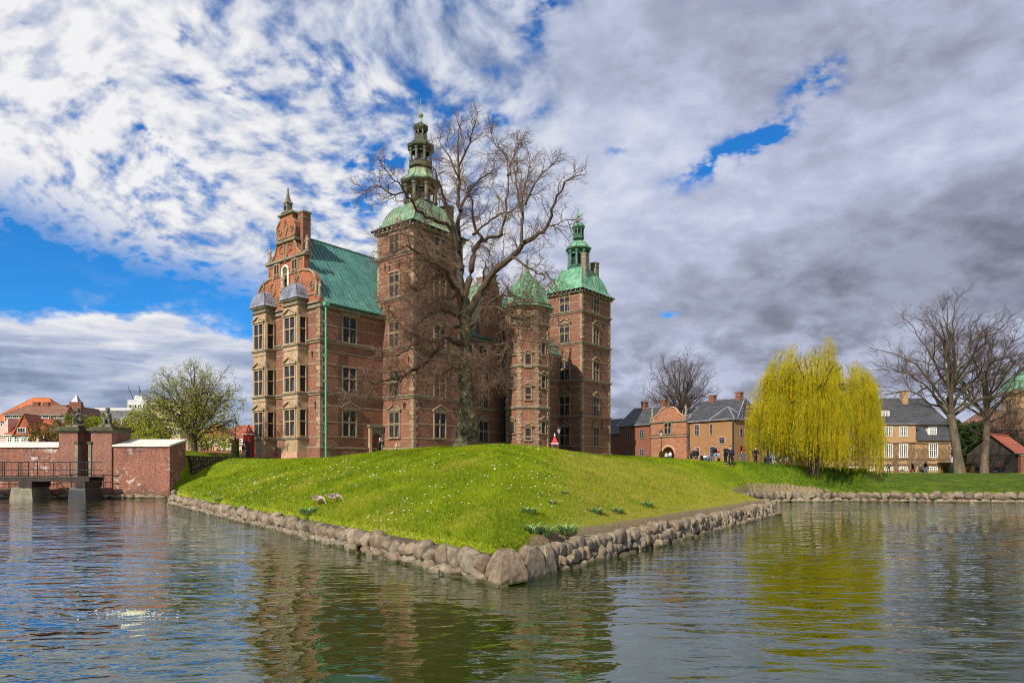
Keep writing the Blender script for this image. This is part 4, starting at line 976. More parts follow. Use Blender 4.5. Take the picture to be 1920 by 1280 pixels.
# ---- cross gable between the towers
m = MB(); c = 31.4
HG = [(3.4, 18.5), (3.4, 20.3), (2.6, 20.9), (2.7, 22.0), (2.3, 23.2), (1.9, 23.6), (1.9, 25.0), (1.2, 25.5), (1.3, 26.6), (0.6, 27.3), (0.55, 28.2)]
m.prism([(c-h_, z) for h_, z in HG]+[(c+h_, z) for h_, z in reversed(HG)], 'y', -0.35, 0.3, 'castle_brick')
for z, hw in ((20.4, 3.6), (23.5, 2.5), (25.2, 2.1), (27.2, 1.2), (28.2, .8)): m.box(c-hw, c+hw, -0.5, 0.35, z, z+.2, 'sandstone')
m.lathe(c, 0, [(.5, 28.4), (.3, 28.8), (.3, 29.2), (.12, 29.5), (.02, 31)], 8, 'sandstone')
cg = m.build('cross_gable', CAS); fix_normals(cg.data)
for s_ in (-0.9, 0.9): sub_window(cg, c+s_, -0.35, 21.0, 0, 0.8, 1.6, ped=False, nx=1, nz=1)
m = MB(); m.add([(c-3.5, 0.3, 19.5), (c, 0.3, 27.6), (c+3.5, 0.3, 19.5), (c-3.5, 7, 19.5), (c, 7, 27.6), (c+3.5, 7, 19.5)], [(0, 1, 4, 3), (1, 2, 5, 4)], 'copper_pale')
m.build('cross_roof', cg)
# ------------------------------------------------------------------ brick moat walls, gate pillars, bridge
def box_obj(name, parent, args, mat): m = MB(); m.box(*args, mat); return m.build(name, parent)
# right section: front at Y=66, 3.2 m thick, coping rises to the back
rt = empty('brick_wall', (-38.6, 66, 0)); tag(rt, 'thick red brick moat wall with pale stains and sloping stone coping, right of the gate pillars', 'brick wall')
m = MB(); m.prism([(0, -0.4), (3.2, -0.4), (3.2, 5.62), (0, 4.98)], 'x', 0.0, 5.5, 'wall_brick'); fix_normals(m.build('brickwork', rt).data)
m = MB()
for i in range(6): m.prism([(-0.16, 4.96), (3.3, 5.65), (3.3, 5.81), (-0.16, 5.12)], 'x', 0.02+i*0.935, 0.02+(i+1)*0.935-0.02, 'white_stone')
fix_normals(m.build('coping', rt).data)
lt = empty('brick_wall', (-72, 66, 0)); tag(lt, 'long red brick moat wall with pale coping behind the footbridge, left of the gate pillars', 'brick wall')
m = MB(); m.prism([(0, -0.4), (2.2, -0.4), (2.2, 5.3), (0, 4.9)], 'x', 0.0, 28.35, 'wall_brick'); fix_normals(m.build('brickwork', lt).data)
m = MB()
for i in range(28): m.prism([(-0.16, 4.88), (2.3, 5.33), (2.3, 5.49), (-0.16, 5.04)], 'x', i*1.01, (i+1)*1.01-0.02, 'white_stone')
fix_normals(m.build('coping', lt).data)
def pillar(x0, x1, y0, y1, label, jamb):
    r = empty('gate_pillar', ((x0+x1)/2, y0, 0)); tag(r, label, 'gate pillar'); cx = (x0+x1)/2
    m = MB(); m.box(x0-cx, x1-cx, 0, y1-y0, -0.4, 6.35, 'pillar_brick'); m.build('brick_shaft', r)
    m = MB(); m.box(x0-cx-.12, x1-cx+.12, -.12, y1-y0+.12, 6.35, 6.5, 'weathered_stone'); m.box(x0-cx-.3, x1-cx+.3, -.3, y1-y0+.3, 6.5, 6.72, 'mossy_stone'); m.box(x0-cx-.05, x1-cx+.05, -.05, y1-y0+.05, 6.72, 6.88, 'mossy_stone')
    m.box(-0.6, 0.6, 0.5, 1.7, 6.88, 7.05, 'weathered_stone')
    m.build('capstone', r)
    m = MB()
    xj = x1-cx if jamb > 0 else x0-cx
    m.box(xj-.22, xj+.06, -.08, .45, 2.1, 5.2, 'weathered_stone'); m.box(xj-.3, xj+.14, -.14, .6, 5.2, 5.45, 'mossy_stone'); m.box(xj-.28, xj+.1, -.12, .5, 1.7, 2.1, 'weathered_stone')
    m.build('stone_jamb', r); return r
pillar(-43.7, -41.9, 66-.15, 69.0, 'left brick gate pillar at the bridge head, carrying a crouching statue', 1)
pillar(-40.62, -38.62, 66-.15, 69.0, 'right brick gate pillar at the bridge head, carrying an upright child statue', -1)
# closed gate leaf deep between the pillars
g = MB(); g.box(-0.62, 0.62, 0, 0.08, 0, 3.2, 'dark_timber'); g.box(-0.63, 0.63, -1.9, .3, -2.6, 0, 'weathered_stone'); g.box(-0.62, 0.62, -0.05, 0, 0.4, 0.55, 'iron'); g.box(-0.62, 0.62, -0.05, 0, 2.6, 2.75, 'iron')
o = g.build('gate_leaf', None, (-41.26, 68.3, 2.1)); tag(o, 'dark closed gate leaf deep between the two brick gate pillars', 'gate')
br = empty('footbridge', (-56, 63.4, 0)); tag(br, 'dark timber footbridge with iron railing leading to the gate pillars', 'bridge')
m = MB()
for i in range(65): m.box(-10+i*0.423, -10+i*0.423+.40, -1.1, 1.2, 2.02, 2.12, 'old_timber')
m.build('deck', br)
m = MB(); m.box(-10, 17.4, -1.12, -0.86, 1.68, 2.0, 'dark_timber'); m.box(-10, 17.4, 0.9, 1.15, 1.68, 2.0, 'dark_timber'); m.build('beam', br)
def pier(x, w_, dark):
    m = MB(); mt = 'iron' if dark else 'weathered_stone'
    m.sqloft(x, 0, [(1.25, 1, -.5), (1.05, .95, .9), (1, .9, 1.15)], w_/2, 1.3, mt); m.box(x-.2, x+w_*.55, -1.3, 1.3, 1.15, 1.66, 'dark_timber')
    fix_normals(m.build('pier', br).data)
pier(11.3, 1.8, False); pier(16.4, 1.4, True); pier(0, 1.8, False)
m = MB()
m.tube([(14.6, -1, 1.6), (15.9, -1, .3)], .06, 6, 'dark_timber'); m.build('brace', br)
for yy in (-1.0, 1.1):
    m = MB(); x = -9.5 if yy < 0 else -9.0
    xsn = [-9.5, -6, -2.6, 0.8, 4.2, 6.9, 9.4, 10.9, 11.8] if yy < 0 else [-9+i*1.55 for i in range(17)]
    for x in xsn: m.tube([(x, yy, 1.7 if yy < 0 else 2.1), (x, yy, 3.5)], .045, 6, 'iron', True)
    for z in (3.46, 2.72): m.tube([(-10, yy, z), (17.3, yy, z)], .032, 6, 'iron')
    if yy > 0:
        x = -10
        while x < 17: m.tube([(x, yy, 2.1), (x, yy, 3.46)], .016, 4, 'iron'); x += .52
    m.build('railing', br)
# field-stone retaining wall beside the castle bank
fw = MB(); A = Vector((-32.6, 69.3)); B = Vector((-29.6, 82.2)); dirv = (B-A).normalized(); nrm = Vector((dirv.y, -dirv.x))
n_ = 20; q = []
for i in range(n_+1):
    p = A.lerp(B, i/n_); q.append(p)
rings = []
for p in q:
    a = p+nrm*0.35; b = p-nrm*0.75
    rings.append([(a.x, a.y, 0.4), (a.x, a.y, 4.12), (b.x, b.y, 4.16), (b.x, b.y, 0.4)])
fw.rings(rings, 'fieldstone'); o = fw.build('retaining_wall'); fix_normals(o.data); tag(o, 'mossy field-stone retaining wall beside the red sentry box and brick wall end', 'stone wall')
o = MB(); o.box(-0, 13, 0, 0.4, -1, 1.25, 'red_brick'); o = o.build('garden_wall', None, (-43, 90, 3.9)); tag(o, 'low red brick garden wall behind the budding tree', 'brick wall')

# ------------------------------------------------------------------ statues on the pillars
def seated_statue(name, label, x, y, z, facing, mat, crouch):
    m = MB(); m.sm = True
    T = Matrix.Rotation(facing, 4, 'Z'); m.M = T
    m.tube([(0, .12, .1), (0, .15, .38), (0, .05, .75), (0, 0, 1.02), (0, -.03, 1.14), (0, -.05, 1.2)], [.30, .33, .28, .27, .12, .08], 10, mat, True)
    m.rings([[(.19*math.cos(t*math.pi/5)*s_, -.07+.2*math.sin(t*math.pi/5)*s_, zz) for t in range(10)] for s_, zz in ((.4, 1.15), (.85, 1.22), (1.0, 1.36), (.95, 1.48), (.55, 1.6), (.1, 1.64))], mat)
    for k in range(9): m.lathe(.15*math.cos(k*.7), -.05+.16*math.sin(k*.7), [(.02, 1.42), (.07, 1.48), (.07, 1.56), (.02, 1.62)], 6, mat)
    for s_ in (-1, 1):
        m.tube([(s_*.15, .05, .3), (s_*.22, -.42, .62 if crouch else .36), (s_*.2, -.42, .06), (s_*.2, -.6, .03)], [.17, .13, .09, .07], 8, mat, True)
        if crouch: m.tube([(s_*.25, 0, 1.0), (s_*.33, -.22, .75), (s_*.12, -.52, .92), (s_*.05, -.68, 1.0)], [.09, .075, .055, .04], 7, mat, True)
        else: m.tube([(s_*.25, 0, 1.0), (s_*.36, -.05, .68), (s_*.18, -.35, .5), (s_*.1, -.45, .48)], [.09, .075, .055, .04], 7, mat, True)
    m.sm = False; m.box(-.45, .45, -.65, .45, -.12, .03, mat)
    o = m.build(name, None, (x, y, z)); fix_normals(o.data); tag(o, label, 'statue'); return o
seated_statue('statue', 'bronze statue of a crouching child with raised hands on the left gate pillar', -42.5, 66.95, 7.16, R(-62), 'bronze_statue', True)
seated_statue('statue', 'dark bronze statue of a child sitting upright on the right gate pillar', -39.62, 66.95, 7.16, R(15), 'bronze_statue', False)

# ------------------------------------------------------------------ houses
def house(name, label, cat, loc, rz, w_, d_, eave, ridge, wall, roofmat, roof='gable', base=-1.5, overhang=0.35, hip=3.0, roof_axis='x', cornice='white_paint'):
    r = empty(name, loc, rz); tag(r, label, cat)
    m = MB(); m.box(0, w_, 0, d_, base, eave, wall)
    if roof == 'gable' and roof_axis == 'x':
        for x in (0, w_-.3): m.prism([(0, eave), (d_, eave), (d_/2, ridge)], 'x', x+.01, x+.29, wall)
    if roof == 'gable' and roof_axis == 'y':
        for y in (0, d_-.3): m.prism([(0, eave), (w_, eave), (w_/2, ridge)], 'y', y+.01, y+.29, wall)
    m.build('walls', r)
    m = MB(); o_ = overhang; t = .16
    if roof_axis == 'x':
        hx = hip if roof == 'hip' else -o_
        P = [(-o_, -o_, eave-.12), (w_+o_, -o_, eave-.12), (w_+o_, d_+o_, eave-.12), (-o_, d_+o_, eave-.12), (hx, d_/2, ridge), (w_-hx, d_/2, ridge)]
    else:
        hy = hip if roof == 'hip' else -o_
        P = [(-o_, -o_, eave-.12), (w_+o_, -o_, eave-.12), (w_+o_, d_+o_, eave-.12), (-o_, d_+o_, eave-.12), (w_/2, hy, ridge), (w_/2, d_-hy, ridge)]
    F = [(0, 1, 5, 4), (1, 2, 5), (2, 3, 4, 5), (3, 0, 4)] if roof_axis == 'x' else [(1, 2, 5, 4), (0, 1, 4), (3, 0, 4, 5), (2, 3, 5)]
    up = [(x, y, z+t) for x, y, z in P]
    if roof == 'gable' : F = [f for f in F if len(f) == 4]
    m.add(up, F, roofmat); m.add(P, [tuple(reversed(f)) for f in F], 'dark_timber')
    lo, hi = P[:4], up[:4]
    m.add(lo+hi, [(0, 1, 5, 4), (1, 2, 6, 5), (2, 3, 7, 6), (3, 0, 4, 7)], cornice if roof == 'gable' else 'lead')
    a, b = up[4], up[5]; m.tube([(a[0], a[1], a[2]), (b[0], b[1], b[2])], .14, 5, roofmat)
    if roof == 'hip':
        for i, j in ((0, 4), (3, 4), (1, 5), (2, 5)) if roof_axis == 'x' else ((0, 4), (1, 4), (3, 5), (2, 5)): m.tube([up[i], up[j]], .12, 5, roofmat)
    ro = m.build('roof', r)
    return r, ro
PWC = {}
def pane_window(parent, x, y, z, rz, w_, h_, nx=2, nz=3, frame='white_paint', casing=None):
    key = (w_, h_, nx, nz, frame, casing)
    if key not in PWC:
        m = MB(); X = w_/2
        if casing: m.box(-X-.12, X+.12, -.05, .03, -.14, h_+.14, casing)
        m.add([(-X, -.06, 0), (X, -.06, 0), (X, -.06, h_), (-X, -.06, h_)], [(0, 1, 2, 3)], 'plain_glass')
        f = .075
        m.box(-X-.02, -X+f, -.12, .0, -.02, h_+.02, frame); m.box(X-f, X+.02, -.12, .0, -.02, h_+.02, frame); m.box(-X+f, X-f, -.118, .0, -.02, f, frame); m.box(-X+f, X-f, -.118, .0, h_-f, h_+.02, frame)
        for i in range(1, nx): c = -X+w_*i/nx; tt = .06 if i*2 == nx else .025; m.box(c-tt, c+tt, -.11, -.02, f, h_-f, frame)
        for k in range(1, nz): c = h_*k/nz; tt = .05 if k*2 == nz or nz == 3 and k == 2 else .022; m.box(-X+f, X-f, -.105, -.02, c-tt, c+tt, frame)
        o = m.build('window'); PWC[key] = o.data; bpy.data.objects.remove(o)
    o = bpy.data.objects.new('window', PWC[key]); COL.objects.link(o); o.parent = parent; o.location = (x, y, z); o.rotation_euler.z = rz; return o

# ---- gatehouse (facade faces down-left; w runs towards the viewer's right)
wdir = Vector((.63, -.777)); GR = math.atan2(wdir.y, wdir.x)
def gpos(s_, off=0.0):      # point on the facade line, off = outwards (toward the viewer)
    return Vector((29.6, 128.0))+wdir*s_+Vector((-.777, -.63))*off
def gl(s_): p = gpos(s_); return (p.x, p.y, 3.9)
GH = empty('gatehouse', gl(0), GR); tag(GH, 'gatehouse with pink sandstone portal, scrolled gable and dark tiled wings behind the mound', 'gatehouse')
def wing(name, s0, s1, d_, eave, ridge, wall, hipL, hipR, off=0.0):
    m = MB(); m.box(s0, s1, -off, d_, -1.5, eave, wall); m.build(name, GH)
    m = MB(); o_ = .3; y0, y1 = -off-o_, d_+o_
    P = [(s0-o_*(hipL > 0), y0, eave), (s1+o_*(hipR > 0), y0, eave), (s1+o_*(hipR > 0), y1, eave), (s0-o_*(hipL > 0), y1, eave), (s0+hipL, (y0+y1)/2, ridge), (s1-hipR, (y0+y1)/2, ridge)]
    F = [(0, 1, 5, 4), (2, 3, 4, 5)]+([(1, 2, 5)] if hipR else [])+([(3, 0, 4)] if hipL else [])
    m.add(P, F, 'tiles_black'); m.add([(x, y, z-.2) for x, y, z in P], [tuple(reversed(f)) for f in F], 'dark_timber')
    m.box(P[0][0], P[1][0], y0-.1, y0+.04, eave-.2, eave+.02, 'lead'); m.tube([P[4], P[5]], .14, 5, 'lead')
    if hipR: m.tube([P[1], P[5]], .12, 5, 'lead'); m.tube([P[2], P[5]], .12, 5, 'lead'); m.box(P[1][0]-.04, P[1][0]+.1, y0, y1, eave-.2, eave+.02, 'lead')
    if hipL: m.tube([P[0], P[4]], .12, 5, 'lead')
    return m.build('wing_roof', GH)
r1 = wing('left_wing', -12.6, -4.2, 9, 7.4, 11.0, 'red_brick', 0.01, 0.0)
r0 = wing('link_wing', -22, -12.6, 9, 6.3, 9.3, 'red_brick', 0.0, 3.5, -3.5)
r2 = wing('right_wing', 4.1, 14.2, 9, 7.4, 11.3, 'yellow_brick', 0.0, 1.3)
r3 = wing('end_pavilion', 10.0, 14.4, 2.0, 7.35, 9.6, 'yellow_brick', 2.2, 2.2, 1.2)
for s_, rr_, zt in ((-9.8, r1, 12.2), (-4.9, r1, 12.2), (6.3, r2, 12.2), (11.8, r2, 12.3)): chimney(rr_, s_, 4.5, 9.5, zt, .95, .95, 'red_brick', 'red_brick')
for s_ in (-10.3, -6.7):
    for z in (1.2, 5.0): pane_window(GH, s_, 0, z-.3, 0, .95, 1.7, 2, 3, 'lead', 'red_brick')
for s_ in (6.1, 9.3):
    for z in (.9, 5.0): pane_window(GH, s_, 0, z-.2, 0, .9, 1.9, 2, 4, 'lead', 'pink_stone')
pane_window(GH, 12.1, -1.2, 3.2, 0, 1.1, 1.0, 1, 3, 'lead', 'pink_stone')
for z, y in ((4.6, 1.5), (1.6, 1.5)): pane_window(GH, 14.4 if y < 2 else 14.2, y-.6, z, math.pi/2, .8, 1.1, 1, 1, 'lead' if z > 3 else 'red_paint')
pane_window(GH, 14.2, 5.5, 4.6, math.pi/2, .8, 1.1, 1, 1, 'lead')
m = MB(); y0 = -.45; PA = 'pink_ashlar'
# portal: masonry round an arched passage
m.box(-4.2, -1.35, y0, 1.2, -1.5, 5.0, PA); m.box(1.35, 4.1, y0, 1.2, -1.5, 5.0, PA)
for i in range(10):
    t0, t1 = math.pi*i/10, math.pi*(i+1)/10; c0, s0 = 1.35*math.cos(t0), 1.5+1.35*math.sin(t0); c1, s1 = 1.35*math.cos(t1), 1.5+1.35*math.sin(t1)
    m.prism([(c0, s0), (c0, 5.0), (c1, 5.0), (c1, s1)], 'y', y0, 1.2, PA)
    m.prism([(c0*1.02, 1.5+(s0-1.5)*1.02), (c0*1.3, 1.5+(s0-1.5)*1.3), (c1*1.3, 1.5+(s1-1.5)*1.3), (c1*1.02, 1.5+(s1-1.5)*1.02)], 'y', y0-.12, y0+.01, 'pink_stone')
m.box(-4.2, 4.1, y0, 1.2, 5.0, 7.6, PA); m.box(-4.35, 4.25, y0-.2, 1.2, 4.75, 5.0, 'bay_sandstone'); m.box(-4.35, 4.25, y0-.25, 1.2, 5.0, 5.12, 'iron')
m.box(-4.4, 4.3, y0-.25, 1.25, 7.45, 7.68, 'weathered_stone')
m.box(-1.34, 1.34, 3.5, 3.7, -1, 3.2, 'iron')
G2 = [(3.5, 7.68), (3.5, 8.6), (3.1, 9.2), (2.5, 9.6), (2.2, 10.1), (1.9, 10.8), (1.4, 11.2), (.7, 11.45)]
G2 = [(h_, 7.68+(z-7.68)*.68) for h_, z in G2]
m.prism([(-h_, z) for h_, z in G2]+[(h_, z) for h_, z in reversed(G2)], 'y', y0, y0+.5, PA)
for sg in (-1, 1): m.tube([(sg*h_, y0-.06, z) for h_, z in G2], .14, 5, 'pink_stone', True)
po = m.build('portal', GH); fix_normals(po.data)
sub_window(po, -.05, y0, 5.35, 0, 1.5, 1.95, ped=False, glass='plain_glass')
for s_ in (-3.9, 3.85):
    m = MB(); m.box(s_-.35, s_+.35, y0-.2, y0+.5, 7.68, 8.5, 'weathered_stone'); figure(m, s_, y0+.15, 8.6, 1.9, 'stone_statue', 1); fix_normals(m.build('gable_figure', GH).data)
m = MB(); figure(m, 0, y0+.2, 10.5, 1.3, 'bronze_statue', 0); m.box(-.9, .9, y0, y0+.4, 10.2, 10.4, 'bronze_statue'); fix_normals(m.build('gable_figure', GH).data)
for s_ in (-4.45, 4.4, 14.35):
    m = MB(); yy = -.1 if s_ < 14 else -1.35; m.tube([(s_, yy-.05, 7.2), (s_, yy-.05, -1)], .13, 6, 'iron'); m.build('downpipe', GH)

# ---- yellow mansion on the right
def at(x, D): return (x-960)/1280*D
D0 = 116.0; X0 = at(1560, D0)
ms, rf = house('mansion', 'yellow brick mansion with white paned windows, creeper and black tiled roof behind the willow', 'house', (X0, D0, 2.05), 0, at(1717, D0)-X0, 11, 8.3, 13.3, 'house_brick', 'tiles_black', 'hip', hip=5.0)
Wm = at(1717, D0)-X0
m = MB(); m.box(Wm+.02, Wm+6.2, 1.5, 11, -1.5, 8.3, 'house_brick'); m.build('rear_wing', ms)
m = MB(); P = [(Wm-5.4, 1.1, 8.25), (Wm+6.6, 1.1, 8.25), (Wm+6.6, 11.4, 8.25), (Wm-5.4, 11.4, 8.25), (Wm-5, 6.2, 13.25), (Wm+4.8, 6.2, 13.25)]
m.add(P, [(0, 1, 5, 4), (1, 2, 5), (2, 3, 4, 5)], 'tiles_black'); m.tube([P[1], P[5]], .13, 5, 'tiles_black'); m.build('rear_roof', ms)
lx0, lx1 = Wm+.05, at(1783, D0)-X0
m = MB(); m.box(lx0, lx1, 0.0, 1.5, -1.5, 5.55, 'house_brick'); m.build('low_wing', ms)
m = MB(); m.add([(lx0, -.35, 5.45), (lx1+.3, -.35, 5.45), (lx1+.3, 1.6, 8.1), (lx0, 1.6, 8.1)], [(0, 1, 2, 3)], 'tiles_black'); m.add([(lx1+.05, 0, 5.5), (lx1+.05, 1.5, 5.5), (lx1+.05, 1.5, 7.9)], [(0, 1, 2)], 'house_brick'); m.build('lean_to_roof', ms)
for px in (1600, 1638.6, 1665.5, 1693.5):
    x = at(px, D0)-X0
    pane_window(ms, x, 0, 6.15, 0, 1.25, 1.65, 4, 4); pane_window(ms, x, 0, 2.6, 0, 1.3, 2.25, 4, 6); pane_window(ms, x, 0, .35, 0, 1.3, .65, 4, 2)
x = at(1749.5, D0)-X0; pane_window(ms, x, 0, 2.6, 0, 1.4, 2.35, 4, 6); pane_window(ms, x, 0, .3, 0, 1.4, .65, 4, 2)
for px, y, z, w_ in ((1667, 1.2, 9.4, 1.2), (1750.5, .25, 6.5, 1.1)):
    x = at(px, D0)-X0; m = MB(); m.box(x-w_/2-.15, x+w_/2+.15, y, y+2.2, z-.1, z+1.25, 'white_paint'); m.box(x-w_/2-.3, x+w_/2+.3, y-.15, y+2.4, z+1.25, z+1.4, 'tiles_black'); d_ = m.build('dormer', ms)
    pane_window(d_, x, y, z+.05, 0, w_, 1.1, 4, 3)
for px, zt in ((1650, 14.2), (1723, 14.4)): chimney(rf, at(px, D0)-X0+.6, 5.5, 10, zt, 1.0, 1.0, 'house_brick', 'house_brick')
# creeper on the lower wall: stems cling to the brick
m = MB(); rnd = random.Random(4)
for a, b in ((0.5, Wm-.1), (Wm+.2, lx1-.2)):
    x = a
    wins = [at(px, D0)-X0 for px in (1600, 1638.6, 1665.5, 1693.5, 1749.5)]
    while x < b:
        if min(abs(x-c) for c in wins) > .82:
            pts = [(x+.2*math.sin(k*1.3+x*3)+rnd.uniform(-.1, .1), -.06, k*.45) for k in range(int(rnd.uniform(10.5, 12.5)))]
            m.tube(pts, [.075-.004*k for k in range(len(pts))], 4, 'ivy_stem')
        x += .09
for zz in (2.25, 5.0, 1.3):
    for k in range(70):
        x = .5+(lx1-1)*k/70; m.tube([(x, -.07, zz+rnd.uniform(-.25, .2)), (x+.4, -.1, zz+rnd.uniform(-.25, .25)), (x+.8, -.07, zz+rnd.uniform(-.25, .2))], .05, 4, 'ivy_stem')
m.build('creeper', ms)
# ---- timber shed with red roof
D1 = 104.0; X1 = at(1813, D1); sw = 5.9
sh, _ = house('shed', 'dark timber shed with red tiled gable roof at the right edge behind the bare trees', 'shed', (X1, D1, 2.0), R(-50), sw, 9, 2.95, 5.75, 'dark_timber', 'tiles_red', 'gable', roof_axis='y', overhang=.3, cornice='dark_timber')
m = MB()
for i in range(28): x = .1+i*(sw-.2)/28; hgt = 2.9+2.75*(1-abs(x-sw/2)/(sw/2)); m.box(x, x+.09, -.07, 0, -.8, hgt-.05, 'dark_timber')
m.box(0, sw, -.12, 0, 2.62, 2.72, 'old_timber'); m.build('battens', sh)
m = MB(); m.box(0, 3.2, 0, 3, -1, 2.6, 'dark_timber'); m.prism([(-.2, 2.6), (3.4, 2.6), (3.4, 2.75), (-.2, 3.1)], 'y', -.2, 3.2, 'tiles_brown'); o = m.build('lean_to', None, (at(1900, D1), D1+1.5, 2.0)); tag(o, 'small dark lean-to against the right end of the timber shed', 'shed'); fix_normals(o.data)
m = MB(); m.box(0, 4, 0, .6, -1, 2.7, 'red_brick'); m.box(-.1, 4.1, -.1, .7, 2.7, 2.85, 'weathered_stone'); o = m.build('garden_wall', None, (at(1914, 100), 100, 2.0)); tag(o, 'brick wall end at the right edge of the photo', 'brick wall')
# ---- domed tower far right
dt = empty('domed_tower', (at(1936, 150), 150, 3)); tag(dt, 'octagonal yellow tower with green copper dome at the right edge', 'tower')
m = MB(); rr = 5.6; m.lathe(0, 0, [(rr, -2), (rr, 15.8), (rr+.5, 16.1), (rr+.5, 16.5)], 8, 'house_brick', R(22.5))
for z in (9, 12.0): m.lathe(0, 0, [(rr+.1, z), (rr+.1, z+.3)], 8, 'sandstone', R(22.5))
tw = m.build('tower_walls', dt)
for i in range(8):
    th = i*math.pi/4; ap = rr*math.cos(math.pi/8)
    if math.sin(th) < .3: sub_window(dt, ap*math.cos(th), ap*math.sin(th), 12.6, th+math.pi/2, 1.3, 2.0, ped=False)
m = MB(); m.lathe(0, 0, [(rr+.7, 16.5), (rr+.1, 17.3), (rr-.3, 18.6), (rr-1.3, 19.8), (rr-2.8, 20.8), (1, 21.3), (.8, 23), (1.1, 23.1), (.2, 24.5), (.04, 26)], 8, 'copper_bright', R(22.5)); m.build('dome', dt)
o, _ = house('building', 'low brick annex between timber shed and domed tower, behind the right bare tree', 'house', (at(1838, 135), 135, 2.5), 0, 10.5, 8, 8.0, 11.8, 'red_brick', 'tiles_brown', 'hip', hip=3)
# hedge
def hedge(name, label, x0, x1, D, z0, z1, dep):
    m = MB(); rnd = random.Random(3); m.box(x0+.1, x1-.1, D+.1, D+dep-.1, z0-.3, z1-.1, 'beech_hedge')
    vs = []
    for _ in range(9000):
        f = rnd.random(); x = rnd.uniform(x0, x1)
        if f < .65: y = D+rnd.uniform(-.05, .12); z = rnd.uniform(z0, z1)
        else: y = rnd.uniform(D, D+dep); z = z1+rnd.uniform(-.12, .06)
        c = Vector((x, y, z)); a = Vector((rnd.uniform(-1, 1), rnd.uniform(-1, 1), rnd.uniform(-1, 1))).normalized()*.09; b = a.cross(Vector((rnd.uniform(-1, 1), rnd.uniform(-1, 1), rnd.uniform(-1, 1)))).normalized()*.06
        vs += [c-a, c+b, c+a, c-b]
    o = m.build(name); tag(o, label, 'hedge'); quads_mesh('leaves', [tuple(v) for v in vs], 4, 'bush_brown', o)
hedge('hedge', 'clipped rusty brown beech hedge behind the foot of the left bare tree', at(1765, 92), at(1827, 92), 92, 2.1, 3.5, 1.0)

# ------------------------------------------------------------------ town beyond the left wall
def town(name, label, x0, x1, D, ybase_z, y_eave, y_ridge, wall, roofm, roof='gable', axis_='x', depth=10, rows=2, cols=5, ww=1.3, wh=1.6, hip=3.0, frame='white_paint', nx=2, nz=3):
    X_ = at(x0, D); w_ = at(x1, D)-X_; ez = 3+(875-y_eave)/1280*D; rz_ = 3+(875-y_ridge)/1280*(D+depth/2)
    r, ro = house(name, label, 'building', (X_, D, ybase_z), 0, w_, depth, ez-ybase_z, rz_-ybase_z, wall, roofm, roof, hip=hip, roof_axis=axis_)
    hgt = ez-ybase_z
    for j in range(rows):
        for i in range(cols):
            pane_window(r, w_*(i+.5)/cols, 0, hgt*(j+.32)/rows+.2, 0, ww, wh, nx, nz, frame)
    return r, ro, w_, ez-ybase_z, rz_-ybase_z
town('apartment_building', 'tall brick block with bright orange hipped roof at the far left', -20, 108, 215, 4, 790, 747, 'red_brick', 'tiles_orange', 'hip', depth=16, rows=5, cols=9, hip=8)
b2, ro2, w_, ez, rz_ = town('apartment_building', 'dark red brick building with long brown tiled roof behind the white gabled house', 8, 122, 185, 4, 778, 760.5, 'red_brick', 'tiles_brown', 'hip', depth=12, rows=4, cols=8, ww=1.7, wh=1.9, hip=2.5, nx=3)
for s_ in (.28, .45, .9, 1.0): chimney(ro2, w_*s_, 6, rz_-1.5, rz_+.9, 1.6, 1.0, 'red_brick', 'red_brick')
b, ro, w_, ez, rz_ = town('gabled_house', 'white rendered house with red tiled gable roofs just above the brick wall, far left', 12, 76, 135, 4, 815, 788, 'plaster_white', 'tiles_red', 'gable', depth=9, rows=2, cols=5, ww=.8, wh=1.2)
m = MB(); m.prism([(w_*.3, ez-.1), (w_*.72, ez-.1), (w_*.58, rz_+.6), (w_*.42, rz_+.2)], 'y', -.45, 4, 'tiles_red'); m.prism([(w_*.24, ez-.3), (w_*.56, rz_+.8), (w_*.56, rz_+1.05), (w_*.22, ez-.1)], 'y', -.7, 4, 'tiles_orange'); m.prism([(w_*.84, ez-.3), (w_*.56, rz_+.8), (w_*.56, rz_+1.05), (w_*.87, ez-.1)], 'y', -.7, 4, 'tiles_red')
d_ = m.build('front_gable', b); fix_normals(d_.data); pane_window(d_, w_*.5, -.45, ez+.4, 0, 1.7, 1.0, 3, 1)
m = MB(); m.box(-2.4, 0, .5, 8.5, -1.5, ez, 'plaster_pink'); m.prism([(-2.9, ez-.2), (.1, ez-.2), (.1, rz_+.2)], 'y', .3, 8.7, 'plaster_pink'); m.build('side_wing', b)
for k in range(2): pane_window(b, -1.2, .5, 2+k*2.8, 0, .8, 1.2)
m = MB(); hx = at(131, 190)
o, ro, w_, ez, rz_ = town('apartment_building', 'brick house with bare brown gable wall between brown roof and grey roof', 121, 134, 190, 4, 778, 765, 'red_brick', 'tiles_brown', 'gable', 'y', depth=14, rows=2, cols=1)
o, ro, w_, ez, rz_ = town('long_building', 'long building with grey slate roof and small white dormers behind the statues', 133, 262, 200, 4, 799, 766, 'plaster_beige', 'tiles_grey', 'hip', depth=16, rows=3, cols=12, hip=3)
for px in (158, 190, 225, 252):
    x = at(px, 200)-at(133, 200); m = MB(); m.box(x-.9, x+.9, .9, 5, ez+.6, ez+2.0, 'white_paint'); m.prism([(x-1.1, ez+2.0), (x+1.1, ez+2.0), (x, ez+2.9)], 'y', .7, 5, 'lead'); d_ = m.build('dormer', o); pane_window(d_, x, .9, ez+.75, 0, 1.1, 1.1)
m = MB(); m.box(at(137, 200)-at(133, 200)+2, w_-3, 6.8, 9.2, rz_-.6, rz_+.2, 'concrete_light'); m.build('skylight_strip', ro)
